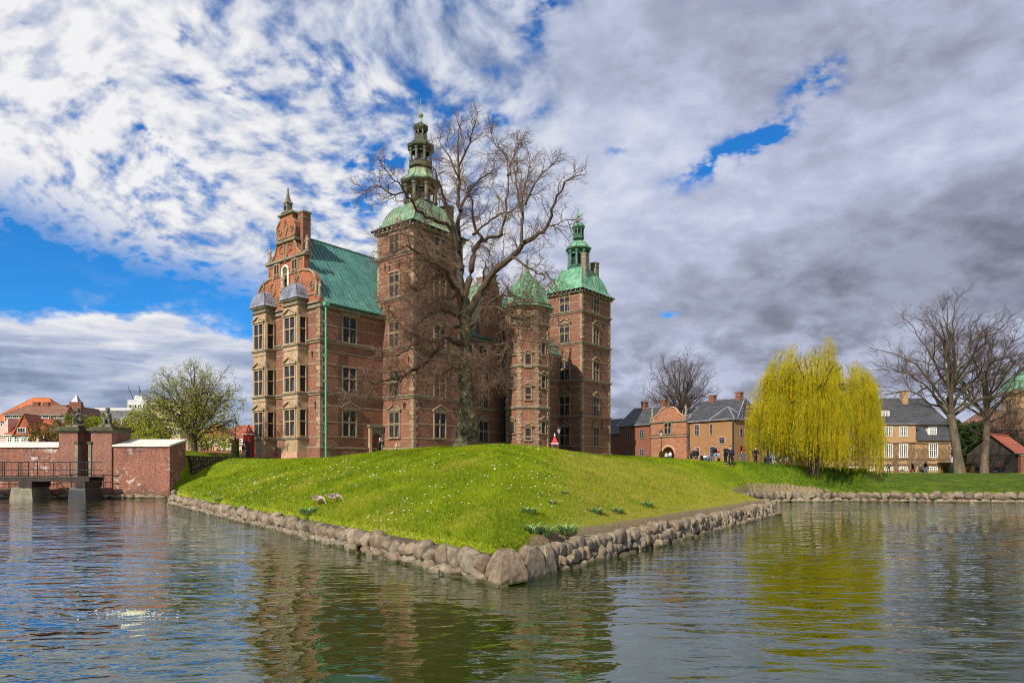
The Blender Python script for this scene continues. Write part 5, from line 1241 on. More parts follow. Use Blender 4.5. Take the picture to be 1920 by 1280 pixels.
m = MB(); m.lathe(0, 0, [(3.4, 0), (3.4, 18.2), (.05, 24.0)], 4, 'lead', R(45)); o = m.build('glass_pyramid', None, (at(143.5, 235), 235, 4)); tag(o, 'pointed blue-grey glass pyramid roof rising behind the grey slate roof', 'tower')
m = MB(); X_ = at(239, 260); m.box(0, at(275, 260)-X_, 0, 12, 0, 24.5, 'concrete_light'); m.box(1.5, 4.5, 2, 8, 24.5, 26.3, 'concrete_light'); m.tube([(3, 3, 26), (3, 3, 29.5)], .12, 4, 'iron'); m.tube([(1, 3, 24), (-1.5, 3, 30)], .1, 4, 'iron'); m.tube([(4, 4, 25), (2, 4, 30.5)], .1, 4, 'iron')
o = m.build('office_block', None, (X_, 260, 4)); tag(o, 'pale grey flat-roofed block with roof masts left of the budding tree', 'building')
for k in range(4): pane_window(o, 1+k*1.8, 0, 21.5, 0, 1.2, 1.2, 2, 1)
town('apartment_building', 'brick house with low red roof between grey slate roof and pale block', 208, 258, 230, 4, 776, 766, 'red_brick', 'tiles_brown', 'gable', depth=12, rows=3, cols=6)
o, *_ = town('office_block', 'beige modern block showing through the crown of the budding tree', 283, 338, 240, 4, 752, 749, 'plaster_beige', 'tiles_grey', 'hip', depth=12, rows=5, cols=7, ww=2.2, wh=1.6, nx=4, nz=1)
o, ro, w_, ez, rz_ = town('apartment_building', 'orange rendered building with pilasters and red roof right of the budding tree trunk', 352, 412, 165, 4, 822, 796, 'plaster_orange', 'tiles_red', 'hip', depth=14, rows=2, cols=6, ww=.9, wh=1.5)
m = MB()
for i in range(6): m.box(w_*i/5.2-.2, w_*i/5.2+.2, -.25, 0, -1, ez, 'pink_stone')
m.build('pilasters', o)
town('apartment_building', 'long red tiled roof behind the mansard house near the sentry box', 404, 560, 190, 4, 820, 799, 'plaster_orange', 'tiles_red', 'hip', depth=16, rows=2, cols=8)
o, ro, w_, ez, rz_ = town('mansard_house', 'beige house with dark red mansard roof full of small dormers, left of the sentry box', 409, 560, 150, 4, 832, 819, 'plaster_beige', 'tiles_brown', 'gable', depth=6, rows=1, cols=12, ww=.9, wh=1.4)
for i in range(12): x = w_*(i+.5)/12; m = MB(); m.box(x-.45, x+.45, -.1, 1.2, ez+.15, ez+1.2, 'red_paint'); d_ = m.build('dormer', o); pane_window(d_, x, -.1, ez+.3, 0, .6, .8, 2, 1)

# ------------------------------------------------------------------ small things
def sentry(label, x, y, z, mat='red_paint', h_=3.0, w_=1.15):
    m = MB(); m.box(-w_/2, w_/2, -w_/2, w_/2, -.2, h_, mat); m.box(-w_/2-.08, w_/2+.08, -w_/2-.08, w_/2+.08, h_, h_+.12, 'white_paint'); m.prism([(-.33, 0), (.33, 0), (.33, 2.1), (0, 2.4), (-.33, 2.1)], 'y', -w_/2-.01, -w_/2+.02, 'iron')
    for k in (.5, 1.4): m.box(-w_/2-.02, w_/2+.02, -w_/2-.02, -w_/2, k, k+.06, mat)
    o = m.build('sentry_box', None, (x, y, z)); tag(o, label, 'sentry box')
    m = MB(); m.sqloft(0, 0, [(1.15, 1.15, h_+.12), (.75, .75, h_+.4), (.4, .4, h_+.8), (.08, .08, h_+1.15)], w_/2, w_/2, mat); m.build('roof', o)
    m = MB(); m.lathe(0, 0, [(.05, h_+1.1), (.13, h_+1.25), (.05, h_+1.4), (.02, h_+1.55)], 8, 'white_paint'); m.build('finial', o)
p = W3(466.5, 0, 84); sentry('red sentry box with pointed roof at the left corner of the castle', p.x, 84, 3.95, w_=1.0, h_=3.0)
p = W3(1040, 0, 97); sentry('red sentry box with white knob beside the street lamp, between the castle towers', p.x, 97, 3.95, h_=2.3, w_=.9)
def lamp(label, x, y, z, h_, ivy=0.0):
    r = empty('street_lamp', (x, y, z)); tag(r, label, 'street lamp')
    m = MB(); m.lathe(0, 0, [(.2, 0), (.2, .3), (.09, .45), (.06, 1), (.05, h_-1), (.09, h_-.95), (.05, h_-.8)], 8, 'iron'); m.tube([(-.35, 0, h_-1.1), (.35, 0, h_-1.1)], .03, 6, 'iron'); m.build('post', r)
    m = MB(); m.lathe(0, 0, [(.12, h_-.8), (.26, h_-.25)], 6, 'lamp_glass'); m.build('lantern_glass', r)
    m = MB()
    for i in range(6): th = i*math.pi/3; m.tube([(.125*math.cos(th), .125*math.sin(th), h_-.8), (.27*math.cos(th), .27*math.sin(th), h_-.25)], .015, 4, 'iron')
    m.lathe(0, 0, [(.33, h_-.25), (.2, h_-.08), (.08, h_), (.05, h_+.15), (.01, h_+.25)], 6, 'iron'); m.build('lantern_cap', r)
    if ivy:
        vs = []; rnd = random.Random(5)
        for _ in range(5000):
            z_ = rnd.uniform(0, ivy); th = rnd.uniform(0, 6.283); rr_ = .42*(1-.25*z_/ivy)*rnd.uniform(.75, 1.05)*(1 if z_ < ivy-.4 else max(0.15, (ivy-z_)/.4)); c = Vector((rr_*math.cos(th), rr_*math.sin(th), z_))
            a = Vector((rnd.uniform(-1, 1), rnd.uniform(-1, 1), rnd.uniform(-1, 1))).normalized()*.07; b = a.cross(Vector((rnd.uniform(-1, 1), rnd.uniform(-1, 1), .3))).normalized()*.05
            vs += [tuple(c-a), tuple(c+b), tuple(c+a), tuple(c-b)]
        quads_mesh('ivy', vs, 4, 'ivy_leaf', r)
        m = MB(); m.lathe(0, 0, [(.36, -.1), (.32, ivy*.8), (.1, ivy-.1)], 10, 'mossy_stone'); m.build('ivy_core', r)
p = W3(441, 0, 76); lamp('street lamp with ivy covered lower post left of the castle', p.x, 76, 3.9, 4.2, 2.35)
p = W3(1048, 0, 96); lamp('street lamp with tapered lantern beside the red sentry box between the castle towers', p.x, 96, 3.95, 4.6)
p = W3(1240, 0, 100); lamp('dark street lamp with ivy covered base left of the gatehouse arch', p.x, 100, 3.3, 5.0, 2.1)
# information stand by the bay window
r = empty('notice_stand', W3(526, 0, 77.5)*1.0); r.location.z = 3.95; tag(r, 'small black framed notice stand between the two bay windows', 'sign')
m = MB(); m.tube([(0, 0, 0), (0, 0, 1.2)], .05, 6, 'iron'); m.tube([(-.4, 0, 1.25), (.4, 0, 1.25), (.45, 0, 2.1), (-.45, 0, 2.1), (-.4, 0, 1.25)], .045, 6, 'iron'); m.tube([(-.45, 0, 2.1), (-.15, 0, 2.3), (0, 0, 2.2), (.15, 0, 2.3), (.45, 0, 2.1)], .035, 6, 'iron'); m.build('frame', r)
m = MB(); m.box(-.38, .38, -.02, .02, 1.3, 2.05, 'castle_brick'); m.build('panel', r)
# dark plinth under the willow edge
m = MB(); m.box(-.26, .26, -.26, .26, -.5, .8, 'iron'); m.box(-.3, .3, -.3, .3, .8, .87, 'iron'); figure(m, 0, 0, 1.0, 1.0, 'iron'); o = m.build('statue', None, (at(1440, 63), 63, H(at(1440, 63), 63)-.15)); fix_normals(o.data); tag(o, 'dark statue on a square black plinth at the left edge of the willow', 'statue')
m = MB(); m.box(-.14, .14, -.1, .1, -.1, 1.0, 'copper_dark'); m.box(-.17, .17, -.13, .13, 1.0, 1.06, 'lead'); o = m.build('marker_post', None, (at(1783.5, 90), 90, H(at(1783.5, 90), 90))); tag(o, 'short grey-green marker post in front of the beech hedge', 'post')
# ------------------------------------------------------------------ people
def skin_obj(name, nodes, edges, mat, parent, sub=1, smooth=True):
    me_ = bpy.data.meshes.new(name); me_.from_pydata([n_[0] for n_ in nodes], edges, []); me_.materials.append(MATS[mat])
    o = bpy.data.objects.new(name, me_); COL.objects.link(o); o.parent = parent
    md = o.modifiers.new('skin', 'SKIN'); md.use_smooth_shade = smooth
    if not me_.skin_vertices: me_.skin_vertices.new()
    for i, n_ in enumerate(nodes):
        rr = n_[1]; me_.skin_vertices[0].data[i].radius = rr if isinstance(rr, tuple) else (rr, rr)
    me_.skin_vertices[0].data[0].use_root = True
    s_ = o.modifiers.new('sub', 'SUBSURF'); s_.levels = sub; s_.render_levels = sub
    return o
def person(label, x, y, z, face, h_=1.75, top='cloth_black', legs='cloth_jeans', hair='hair_dark', pose='stand', long_hair=False, arms='down', hood=None, skirt=False, group=None, lean=0.0, bag=None):
    k = h_/1.75; r = empty('person', (x, y, z), face); tag(r, label, 'person', group); r.scale = (k, k, k)
    # joints, facing -Y, feet at z = 0
    if pose == 'sit': hip = .48; knee = [(-.12, -.42, .50), (.12, -.40, .50)]; foot = [(-.13, -.46, .06), (.13, -.44, .06)]
    elif pose == 'ground': hip = .14; knee = [(-.16, -.42, .42), (.14, -.45, .40)]; foot = [(-.15, -.68, .05), (.13, -.72, .05)]
    elif pose == 'walk': hip = .92; knee = [(-.10, -.20, .50), (.10, .06, .48)]; foot = [(-.10, -.32, .08), (.10, .38, .12)]
    else: hip = .93; knee = [(-.11, -.02, .50), (.11, .0, .50)]; foot = [(-.13, .03, .08), (.14, .03, .08)]
    ly = -lean
    chest = (0, ly*.6, hip+.42); neck = (0, ly*.8-.01, hip+.56); head = (0, ly-.03, hip+.70); crown = (0, ly-.02, hip+.80)
    shL, shR = (-.17, ly*.6, hip+.48), (.17, ly*.6, hip+.48)
    if arms == 'down': el = [(-.25, .03, hip+.20), (.25, .03, hip+.20)]; ha = [(-.25, -.10, hip-.03), (.25, -.10, hip-.03)]
    elif arms == 'face': el = [(-.26, -.16+ly, hip+.26), (.26, -.16+ly, hip+.26)]; ha = [(-.07, -.30+ly, hip+.58), (.08, -.30+ly, hip+.56)]
    elif arms == 'hips': el = [(-.42, .05, hip+.25), (.42, .05, hip+.25)]; ha = [(-.21, -.08, hip+.04), (.21, -.08, hip+.04)]
    else: el = [(-.25, -.03, hip+.22), (.25, -.03, hip+.22)]; ha = [(-.10, -.26, hip+.22), (.10, -.28, hip+.24)]     # folded in front
    nodes = []; edges = []
    def nd(p, rad, par=None):
        nodes.append((p, rad)); i = len(nodes)-1
        if par is not None: edges.append((par, i))
        return i
    pel = nd((0, 0, hip), (.14, .10)); wa = nd((0, ly*.3, hip+.2), (.12, .09), pel); ch = nd(chest, (.15, .10), wa); ne = nd(neck, .055, ch); hd = nd(head, (.075, .095), ne); cr = nd(crown, (.06, .075), hd)
    nd((0, head[1]-.115, head[2]-.01), .014, hd); nd((-.078, head[1], head[2]), .014, hd); nd((.078, head[1], head[2]), .014, hd)
    for sgn, sh_, e_, h2 in ((-1, shL, el[0], ha[0]), (1, shR, el[1], ha[1])):
        a = nd(sh_, .06, ch); b = nd(e_, .043, a); wv = nd(h2, .028, b)
        d = (Vector(h2)-Vector(e_)).normalized(); pc = Vector(h2)+d*.07; pa = nd(tuple(pc), (.040, .018), wv)
        side = d.cross(Vector((0, 1, .2))).normalized()
        for q_, ln in ((-.03, .06), (-.01, .075), (.011, .07), (.03, .055)): nd(tuple(pc+side*q_+d*ln+Vector((0, -.012, 0))), .009, pa)
        nd(tuple(Vector(h2)+side*(-.05*sgn)+d*.05), .011, wv)
    for (sgn, kn, ft) in ((-1, knee[0], foot[0]), (1, knee[1], foot[1])):
        a = nd((sgn*.09, 0 if hip > .5 else -.02, hip-.05), .085, pel); b = nd(kn, .058, a); c = nd(ft, .04, b); nd((ft[0], ft[1]-.15, .04), (.045, .03), c)
    skin_obj('body', nodes, edges, 'skin', r)
    # eyes
    m = MB()
    for s_ in (-1, 1): m.lathe(s_*.032, head[1]-.098, [(.002, head[2]+.005), (.012, head[2]+.015), (.002, head[2]+.028)], 6, 'hair_dark')
    m.build('eyes', r)
    # jacket
    N2 = []; E2 = []
    def n2(p, rad, par=None):
        N2.append((p, rad)); i = len(N2)-1
        if par is not None: E2.append((par, i))
        return i
    low = hip-.12 if pose in ('stand', 'walk') else hip-.02
    j0 = n2((0, 0, low), (.185, .135)); j1 = n2((0, ly*.3, hip+.2), (.165, .125), j0); j2 = n2((chest[0], chest[1], chest[2]-.02), (.19, .135), j1); n2((0, ly*.75, hip+.54), .075, j2)
    for sh_, e_, h2 in ((shL, el[0], ha[0]), (shR, el[1], ha[1])):
        a = n2(sh_, .082, j2); b = n2(e_, .062, a); n2(tuple(Vector(e_).lerp(Vector(h2), .9)), .045, b)
    skin_obj('jacket', N2, E2, top, r)
    # trousers / shoes
    N2.clear(); E2.clear()
    t0 = n2((0, .0, hip-.02), (.155, .12))
    for (sgn, kn, ft) in ((-1, knee[0], foot[0]), (1, knee[1], foot[1])):
        a = n2((sgn*.095, 0 if hip > .5 else -.03, hip-.08), .098, t0); b = n2(kn, .076 if not skirt else .13, a); n2(tuple(Vector(kn).lerp(Vector(ft), .85)), .06, b)
    skin_obj('trousers', N2, E2, legs, r)
    for ft in foot: skin_obj('shoe', [((ft[0], ft[1]+.03, .05), (.05, .05)), ((ft[0], ft[1]-.1, .045), (.05, .04)), ((ft[0], ft[1]-.18, .04), (.035, .03))], [(0, 1), (1, 2)], 'shoe_dark', r)
    hn = [((0, head[1]+.03, head[2]+.03), (.088, .085)), ((0, crown[1]+.01, crown[2]+.005), (.085, .085)), ((0, crown[1]-.01, crown[2]+.03), (.06, .06))]; he = [(0, 1), (1, 2)]
    if long_hair: hn += [((0, head[1]+.07, head[2]-.10), (.075, .05)), ((0, head[1]+.08, head[2]-.24), (.06, .04))]; he += [(0, 3), (3, 4)]
    skin_obj('hair', hn, he, hair, r)
    if hood: skin_obj('hood', [((0, ly*.8+.06, hip+.55), (.13, .09)), ((0, ly*.8+.03, hip+.60), (.10, .08))], [(0, 1)], hood, r)
    if bag: skin_obj('backpack', [((0, .20, hip+.15), (.13, .08)), ((0, .19, hip+.42), (.12, .07))], [(0, 1)], bag, r)
    return r
def P(label, px, D, face, dz=0.0, z=None, **kw):
    x = at(px, D); person(label, x, D, (H(x, D) if z is None else z)+dz, R(face), **kw)
P('woman in a beige coat with fur collar leaning on the brick wall', 71, 69.4, -30, z=4.42, top='cloth_beige', legs='cloth_jeans', hair='hair_blond', hood='cloth_white', arms='front', long_hair=True, h_=1.68)
P('dark haired man in a black coat beside the woman on the brick wall', 82.5, 69.5, 40, z=4.42, top='cloth_black', hair='hair_dark', arms='front', h_=1.76)
P('white haired man in a black jacket holding a camera to his face', 711, 59.5, 60, z=3.75, top='cloth_black', legs='cloth_black', hair='hair_white', arms='face', lean=.06)
P('woman in a beige hooded coat looking down in front of the tall tower', 742, 60.5, 75, z=3.65, top='cloth_beige', legs='cloth_black', hair='hair_brown', arms='face', lean=.16, hood='cloth_beige', h_=1.68)
P('person in a brown coat standing by the left red sentry box', 457.5, 77, 160, z=3.95, top='cloth_brown', legs='cloth_beige', hair='hair_dark', h_=1.78)
P('person in a white jacket walking out of the gatehouse arch', 1249.5, 121, 10, z=3.95, top='cloth_white', legs='cloth_black', hair='hair_blond', pose='walk', h_=1.7)
P('person in a pale grey jacket and blue jeans in the gatehouse arch', 1256.5, 120, 170, z=3.95, top='cloth_white', legs='cloth_blue', hair='hair_dark', h_=1.85)
P('long haired person in dark clothes sitting left of the seated group', 1296, 62, 20, dz=.25, top='cloth_brown', legs='cloth_black', hair='hair_brown', pose='ground', long_hair=True)
P('person in a black coat sitting close beside the long haired one', 1305, 62, -30, dz=.3, top='cloth_black', legs='cloth_black', hair='hair_dark', pose='ground')
P('person with dark clothes sitting low on the crest, left of the standing trio', 1316.5, 63, 40, top='cloth_black', legs='cloth_black', pose='ground', h_=1.6)
P('blond person in pale clothes sitting low on the crest', 1321.5, 63, 0, top='cloth_white', legs='cloth_jeans', hair='hair_blond', pose='ground', h_=1.5)
P('person in a grey top sitting low on the crest', 1328, 63, -20, top='cloth_grey', legs='cloth_black', hair='hair_brown', pose='ground', h_=1.6)
P('person in a dark padded jacket and jeans standing over the sitting group', 1336, 63, -60, top='cloth_navy', legs='cloth_jeans', hair='hair_brown', arms='front', h_=1.72)
P('person in pale jeans sitting beside the dark padded jacket', 1341, 62, 30, dz=.3, top='cloth_black', legs='cloth_palejeans', pose='sit', hair='hair_dark')
P('person in a red and black jacket bending left of the tall couple', 1347.5, 62, -70, dz=-.15, top='cloth_red', legs='cloth_black', hair='hair_dark', arms='front', h_=1.45, lean=.1)
P('woman in black with folded arms, left of the tall couple', 1360.5, 59.5, 30, top='cloth_black', legs='cloth_black', arms='front', h_=1.66, hair='hair_dark')
P('tall man in black seen from behind, right of the tall couple', 1370, 59, 170, top='cloth_black', legs='cloth_black', arms='down', h_=1.82, hair='hair_dark', bag='cloth_navy')
P('child in a blue jacket and pale cap walking alone right of the couple', 1391, 63, -70, top='cloth_blue', legs='cloth_grey', hair='hair_white', pose='walk', h_=1.15)
P('person all in black with hands on hips at the willow edge', 1417, 62, 20, top='cloth_black', legs='cloth_black', arms='hips', hair='hair_dark', h_=1.6)
P('person in a white top half hidden by the willow strands', 1477, 80, 0, top='cloth_white', legs='cloth_red', hair='hair_blond', h_=1.6)
gx = dict(z=2.02)
P('person in dark clothes by the low window beside the willow', 1642, 108, 40, top='cloth_black', legs='cloth_black', pose='walk', **gx)
P('person in navy jacket with backpack in front of the mansion', 1666, 104, 170, top='cloth_navy', legs='cloth_black', bag='cloth_grey', **gx)
P('person in a white jacket crouching in front of the mansion', 1689, 106, 60, top='cloth_white', legs='cloth_grey', pose='sit', **gx)
P('person in a long black coat striding past the mansion', 1711, 98, 80, top='cloth_black', legs='cloth_black', pose='walk', h_=1.8, **gx)
P('person in grey sitting on the grass between two walkers', 1726.5, 100, 10, top='cloth_grey', legs='cloth_black', pose='sit', hair='hair_white', **gx)
P('person in a black top and white skirt left of the beech hedge', 1735.5, 100, 180, top='cloth_black', legs='cloth_white', skirt=True, long_hair=True, **gx)
P('child in a red jacket between the bare trees and the shed', 1856, 96, 20, top='cloth_red', legs='cloth_black', h_=1.25, z=2.0)
P('child in a black jacket beside the child in red', 1852, 97, -10, top='cloth_black', legs='cloth_black', h_=1.2, z=2.0, hair='hair_white')
P('brown haired woman in a red jacket pushing a pushchair by the shed', 1874, 95, -80, top='cloth_red', legs='cloth_navy', hair='hair_brown', long_hair=True, arms='front', h_=1.75, z=2.0)
def pushchair(label, px, D, z):
    r = empty('pushchair', (at(px, D), D, z)); tag(r, label, 'pushchair')
    for sx in (-.3, .3):
        for sy in (-.22, .22): m = MB(); m.M = Matrix.Translation((sx, sy, .12)) @ Matrix.Rotation(math.pi/2, 4, 'X'); m.lathe(0, 0, [(.12, -.02), (.12, .02)], 12, 'iron'); m.build('wheel', r)
    m = MB()
    for sy in (-.22, .22): m.tube([(-.3, sy, .12), (.1, sy, .6), (.5, sy, 1.0)], .02, 5, 'iron'); m.tube([(.3, sy, .12), (-.1, sy, .6)], .02, 5, 'iron')
    m.tube([(.5, -.22, 1.0), (.5, .22, 1.0)], .02, 5, 'iron'); m.build('frame', r)
    m = MB(); m.prism([(-.3, .35), (.1, .35), (.32, .8), (.2, .85), (0, .5), (-.3, .48)], 'y', -.2, .2, 'cloth_grey'); o = m.build('seat', r); fix_normals(o.data)
    m = MB(); m.M = Matrix.Translation((.12, 0, .7)) @ Matrix.Rotation(math.pi/2, 4, 'X'); m.lathe(0, 0, [(.3, -.2), (.3, .2)], 10, 'cloth_black'); m.build('hood', r)
pushchair('small grey pushchair in front of the woman in the red jacket', 1867, 95, 2.0)
pushchair('dark pushchair parked between the trunks of the two bare trees', 1831, 95, 2.0)

# ------------------------------------------------------------------ geese
def goose(label, x, y, face, grazing, k=1.0):
    z = H(x, y); r = empty('goose', (x, y, z), face); tag(r, label, 'goose'); r.scale = (k, k, k)
    # faces -Y
    nk = [((0, -.20, .36), (.09, .10)), ((0, -.30, .34), (.05, .055)), ((0, -.40, .22), (.036, .038)), ((0, -.44, .12), (.036, .045)), ((0, -.475, .06), (.026, .03))] if grazing else [((0, -.20, .38), (.09, .10)), ((0, -.30, .36), (.05, .055)), ((0, -.38, .28), (.036, .038)), ((0, -.40, .2), (.034, .04)), ((0, -.42, .15), (.02, .024))]
    nodes = [((0, .05, .32), (.155, .145)), ((0, -.09, .335), (.14, .14))]+nk+[((0, .22, .34), (.11, .09)), ((0, .34, .38), (.05, .035)), ((0, .43, .40), (.03, .012))]
    n_ = len(nk); edges = [(0, 1), (1, 2)]+[(2+i, 3+i) for i in range(n_-1)]+[(0, 2+n_), (2+n_, 3+n_), (3+n_, 4+n_)]
    skin_obj('body', nodes, edges, 'goose_pale', r, 2)
    for s_ in (-1, 1):
        skin_obj('wing', [((s_*.12, -.08, .39), (.04, .07)), ((s_*.135, .08, .38), (.04, .09)), ((s_*.08, .26, .40), (.03, .05)), ((s_*.04, .38, .41), (.015, .02))], [(0, 1), (1, 2), (2, 3)], 'goose_wing', r, 2)
        m = MB(); m.tube([(s_*.06, 0, .24), (s_*.06, .02, .12), (s_*.06, 0, .01)], [.025, .012, .010], 6, 'beak_orange', True)
        for a in (-.35, 0, .35): m.tube([(s_*.06, 0, .012), (s_*.06+.07*math.sin(a), -.07*math.cos(a), .006)], [.010, .005], 5, 'beak_orange', True)
        m.prism([(s_*.06, 0), (s_*.06-.03, -.065), (s_*.06+.03, -.065)], 'z', .004, .009, 'beak_orange'); m.build('leg', r)
    h_ = nk[-1][0]
    m = MB(); m.tube([(0, h_[1]-.0, h_[2]+.0), (0, h_[1]-.025, h_[2]-.035), (0, h_[1]-.035, h_[2]-.055)], [.02, .014, .006], 6, 'beak_orange', True); m.build('beak', r)
    hh = nk[-2][0]; skin_obj('head_cap', [((0, hh[1]+.006, hh[2]+.02), (.042, .042)), ((0, nk[-3][0][1]+.004, nk[-3][0][2]), (.041, .041))], [(0, 1)], 'goose_head', r, 1)
gD = 31.5
goose('left goose of the pair, pale grey with orange beak, preening on the mound', at(597, gD), gD, R(65), True, 1.0)
goose('right goose of the pair, brown, grazing with its neck down to the right', at(627, gD-.6), gD-.6, R(85), True, .95)

# ------------------------------------------------------------------ plants on the mound
PM = []
for v in range(4):
    rnd = random.Random(v); vs = []
    for _ in range(70):
        th = rnd.uniform(0, 6.283); r0 = rnd.uniform(0, .14); L = rnd.uniform(.22, .42); lean = rnd.uniform(.2, 1.0); wv = rnd.uniform(.012, .022)
        b = Vector((r0*math.cos(th), r0*math.sin(th), 0)); d = Vector((math.cos(th)*lean, math.sin(th)*lean, 1)).normalized(); sd = Vector((-math.sin(th), math.cos(th), 0))*wv
        p1 = b+d*L*.6; p2 = b+d*L*.8+Vector((math.cos(th)*L*.3, math.sin(th)*L*.3, -.02))
        vs += [b-sd, b+sd, p1+sd, p1-sd, p1-sd, p1+sd, p2+sd*.3, p2-sd*.3]
    o = quads_mesh('leafy_clump', [tuple(p) for p in vs], 4, 'plant_leaf'); PM.append(o.data); bpy.data.objects.remove(o)
def ground_hit(px, py):       # where the sight line through a photo pixel meets the ground
    D = 15.0
    while D < 75:
        x = at(px, D); z = 3+(875-py)/1280*D
        if height(np.array([x]), np.array([D]))[0] >= z: return x, D
        D += .05
    return at(px, 40), 40
for (px, py, k, lab) in ((990, 962, 1.0, 'grey-green leafy clump highest left on the dry slope right of the mound'), (1117, 962, 1.0, 'leafy clump in the middle of the dry slope'), (1157, 961, .9, 'leafy clump right beside the middle one on the dry slope'),
                         (1213, 949, 1.0, 'leafy clump nearest the far end of the slab wall'), (1036, 944, .6, 'tiny leafy clump above the others on the dry slope'), (1058, 925, .6, 'smallest leafy clump near the ridge of the dry slope'),
                         (1062, 1000, 1.3, 'wide grass-like clump just behind the slab wall near the corner'), (1000, 997, 1.1, 'low grey clump behind the corner block'), (1025, 1003, 1.1, 'low grey clump between the corner block clump and the wide clump'),
                         (575, 965, 1.3, 'dark green tall clump left of the geese'), (452, 958, 1.1, 'bright green clump above the left boulder wall, left of the geese'), (410, 940, 1.0, 'bright clump at the left tip of the mound')):
    x, y = ground_hit(px, py)
    r = bpy.data.objects.new('leafy_plant', PM[int(px) % 4]); COL.objects.link(r); r.location = (x, y, H(x, y)-.02); r.scale = (k*1.25, k*1.25, k*.95); tag(r, lab, 'plant', 'leafy clumps on the mound')

# ------------------------------------------------------------------ grass blades, daisies
rng = np.random.default_rng(5)
def scatter(n_, dmin, dmax, power, pred):
    D = dmin*(dmax/dmin)**rng.random(n_*3)**power
    u = rng.uniform(-.52, .52, n_*3); X = u*D; keep = pred(X, D); return X[keep][:n_], D[keep][:n_]
def onland(X, Y):
    d = np.full(X.shape, 1e9)
    for i in range(len(SHORE)-1): d = np.minimum(d, seg_dist(X, Y, SH[i], SH[i+1]))
    return ~inside(X, Y) & (d > .3) & (height(X, Y) > .6), d
def blades(name, mat, n_, dmin, dmax, hmin, hmax, wfac, sel):
    X, Y = scatter(n_, dmin, dmax, 0.9, lambda a, b: onland(a, b)[0] & sel(a, b)); Z = height(X, Y); k = len(X)
    th = rng.uniform(0, 6.283, k); Lh = rng.uniform(hmin, hmax, k)*(.7+Y/60); wd = wfac*(.5+Y/30); lx = rng.normal(0, .45, k)*Lh; ly = rng.normal(0, .45, k)*Lh
    v = np.empty((k, 3, 3)); v[:, 0] = np.stack([X-np.cos(th)*wd, Y-np.sin(th)*wd, Z-.02], -1); v[:, 1] = np.stack([X+np.cos(th)*wd, Y+np.sin(th)*wd, Z-.02], -1); v[:, 2] = np.stack([X+lx, Y+ly, Z+Lh], -1)
    o = quads_mesh(name, v.reshape(-1, 3), 3, mat); struct(o, 'stuff'); return o
def dsel(lo): return lambda X, Y: (rng.random(X.shape) < np.where(lo, 1-dryness(X, Y)*.75, dryness(X, Y)))
def nodirt(X, Y): return ~((X > .5) & (X < 24) & (Y < 56) & (onland(X, Y)[1] < 1.15))
blades('grass', 'grass_blade', 190000, 17.0, 75, .05, .11, .009, lambda X, Y: dsel(True)(X, Y) & nodirt(X, Y) & ~((X > 22) & (Y > 53)))
blades('bank_cover', 'shaded_cover_blade', 30000, 52, 84, .10, .22, .010, lambda X, Y: (X > 20) & (Y > 52))
blades('dry_grass', 'dry_blade', 60000, 17.0, 52, .04, .09, .009, lambda X, Y: dsel(False)(X, Y) & nodirt(X, Y) & (rng.random(X.shape) < .8))
blades('tussocks', 'grass_blade', 26000, 17.0, 60, .12, .22, .010, lambda X, Y: nodirt(X, Y) & ((np.sin(X*1.7+np.sin(Y*1.1)*2)*np.sin(Y*1.3+np.sin(X*.8)*2)) > .55) & (rng.random(X.shape) < .7))
cl = rng.uniform(-1, 1, (40, 2))*np.array([14, 14])+np.array([-9, 36])
def dais(X, Y):
    s_ = np.zeros(X.shape)
    for cx_, cy_ in cl: s_ = np.maximum(s_, np.exp(-((X-cx_)**2+(Y-cy_)**2)/3.0))
    return (rng.random(X.shape) < .03+s_*.9) & (X < 2) & (Y < 60)
X, Y = scatter(950, 22, 55, .8, lambda a, b: onland(a, b)[0] & dais(a, b)); Z = height(X, Y)+.08; k = len(X); v = np.empty((k, 4, 3)); rr_ = .010+.0006*Y
for i, (a, b) in enumerate(((-1, -.4), (1, -.4), (1, .7), (-1, .7))): v[:, i] = np.stack([X+a*rr_, Y+b*rr_, Z+.5*b*rr_], -1)
struct(quads_mesh('daisies', v.reshape(-1, 3), 4, 'flower_white'), 'stuff')

# ------------------------------------------------------------------ bubbler foam
m = MB(); rnd = random.Random(9); m.sm = True
bx_, by_ = -7.75, 14.05
def froth(x, y, r_, h_): m.rings([[(x+r_*s_*math.cos(t*math.pi/4), y+r_*.6*s_*math.sin(t*math.pi/4), z) for t in range(8)] for s_, z in ((1, -.01), (.8, h_*.6), (.35, h_))], 'foam')
for _ in range(150):
    a = rnd.gauss(0, 1); b = rnd.gauss(0, .8); q_ = rnd.random()
    froth(bx_-.2+a*.45, by_+b*.26-.05*a, rnd.uniform(.006, .022)*(1+q_), rnd.uniform(.002, .006))
m.rings([[(bx_+.3*s_*math.cos(t*math.pi/8)*(1+.12*math.sin(t*2.3)), by_+.17*s_*math.sin(t*math.pi/8), z+.006*math.sin(t*3)) for t in range(16)] for s_, z in ((1, -.01), (.7, .022), (.35, .04), (.08, .045))], 'murky_foam')
for _ in range(40): froth(bx_+rnd.gauss(0, .2), by_+rnd.gauss(0, .12), rnd.uniform(.012, .035), rnd.uniform(.006, .02))
o = m.build('foam'); struct(o, 'stuff')
m = MB(); m.M = Matrix.Translation((-8.45, 13.72, .015)) @ Matrix.Rotation(R(12), 4, 'Z'); m.tube([(-.09, 0, 0), (.0, .01, .01), (.09, 0, 0)], [.012, .016, .01], 6, 'bark', True); o = m.build('floating_twig'); tag(o, 'short dark twig floating left of the white bubbling foam', 'twig')
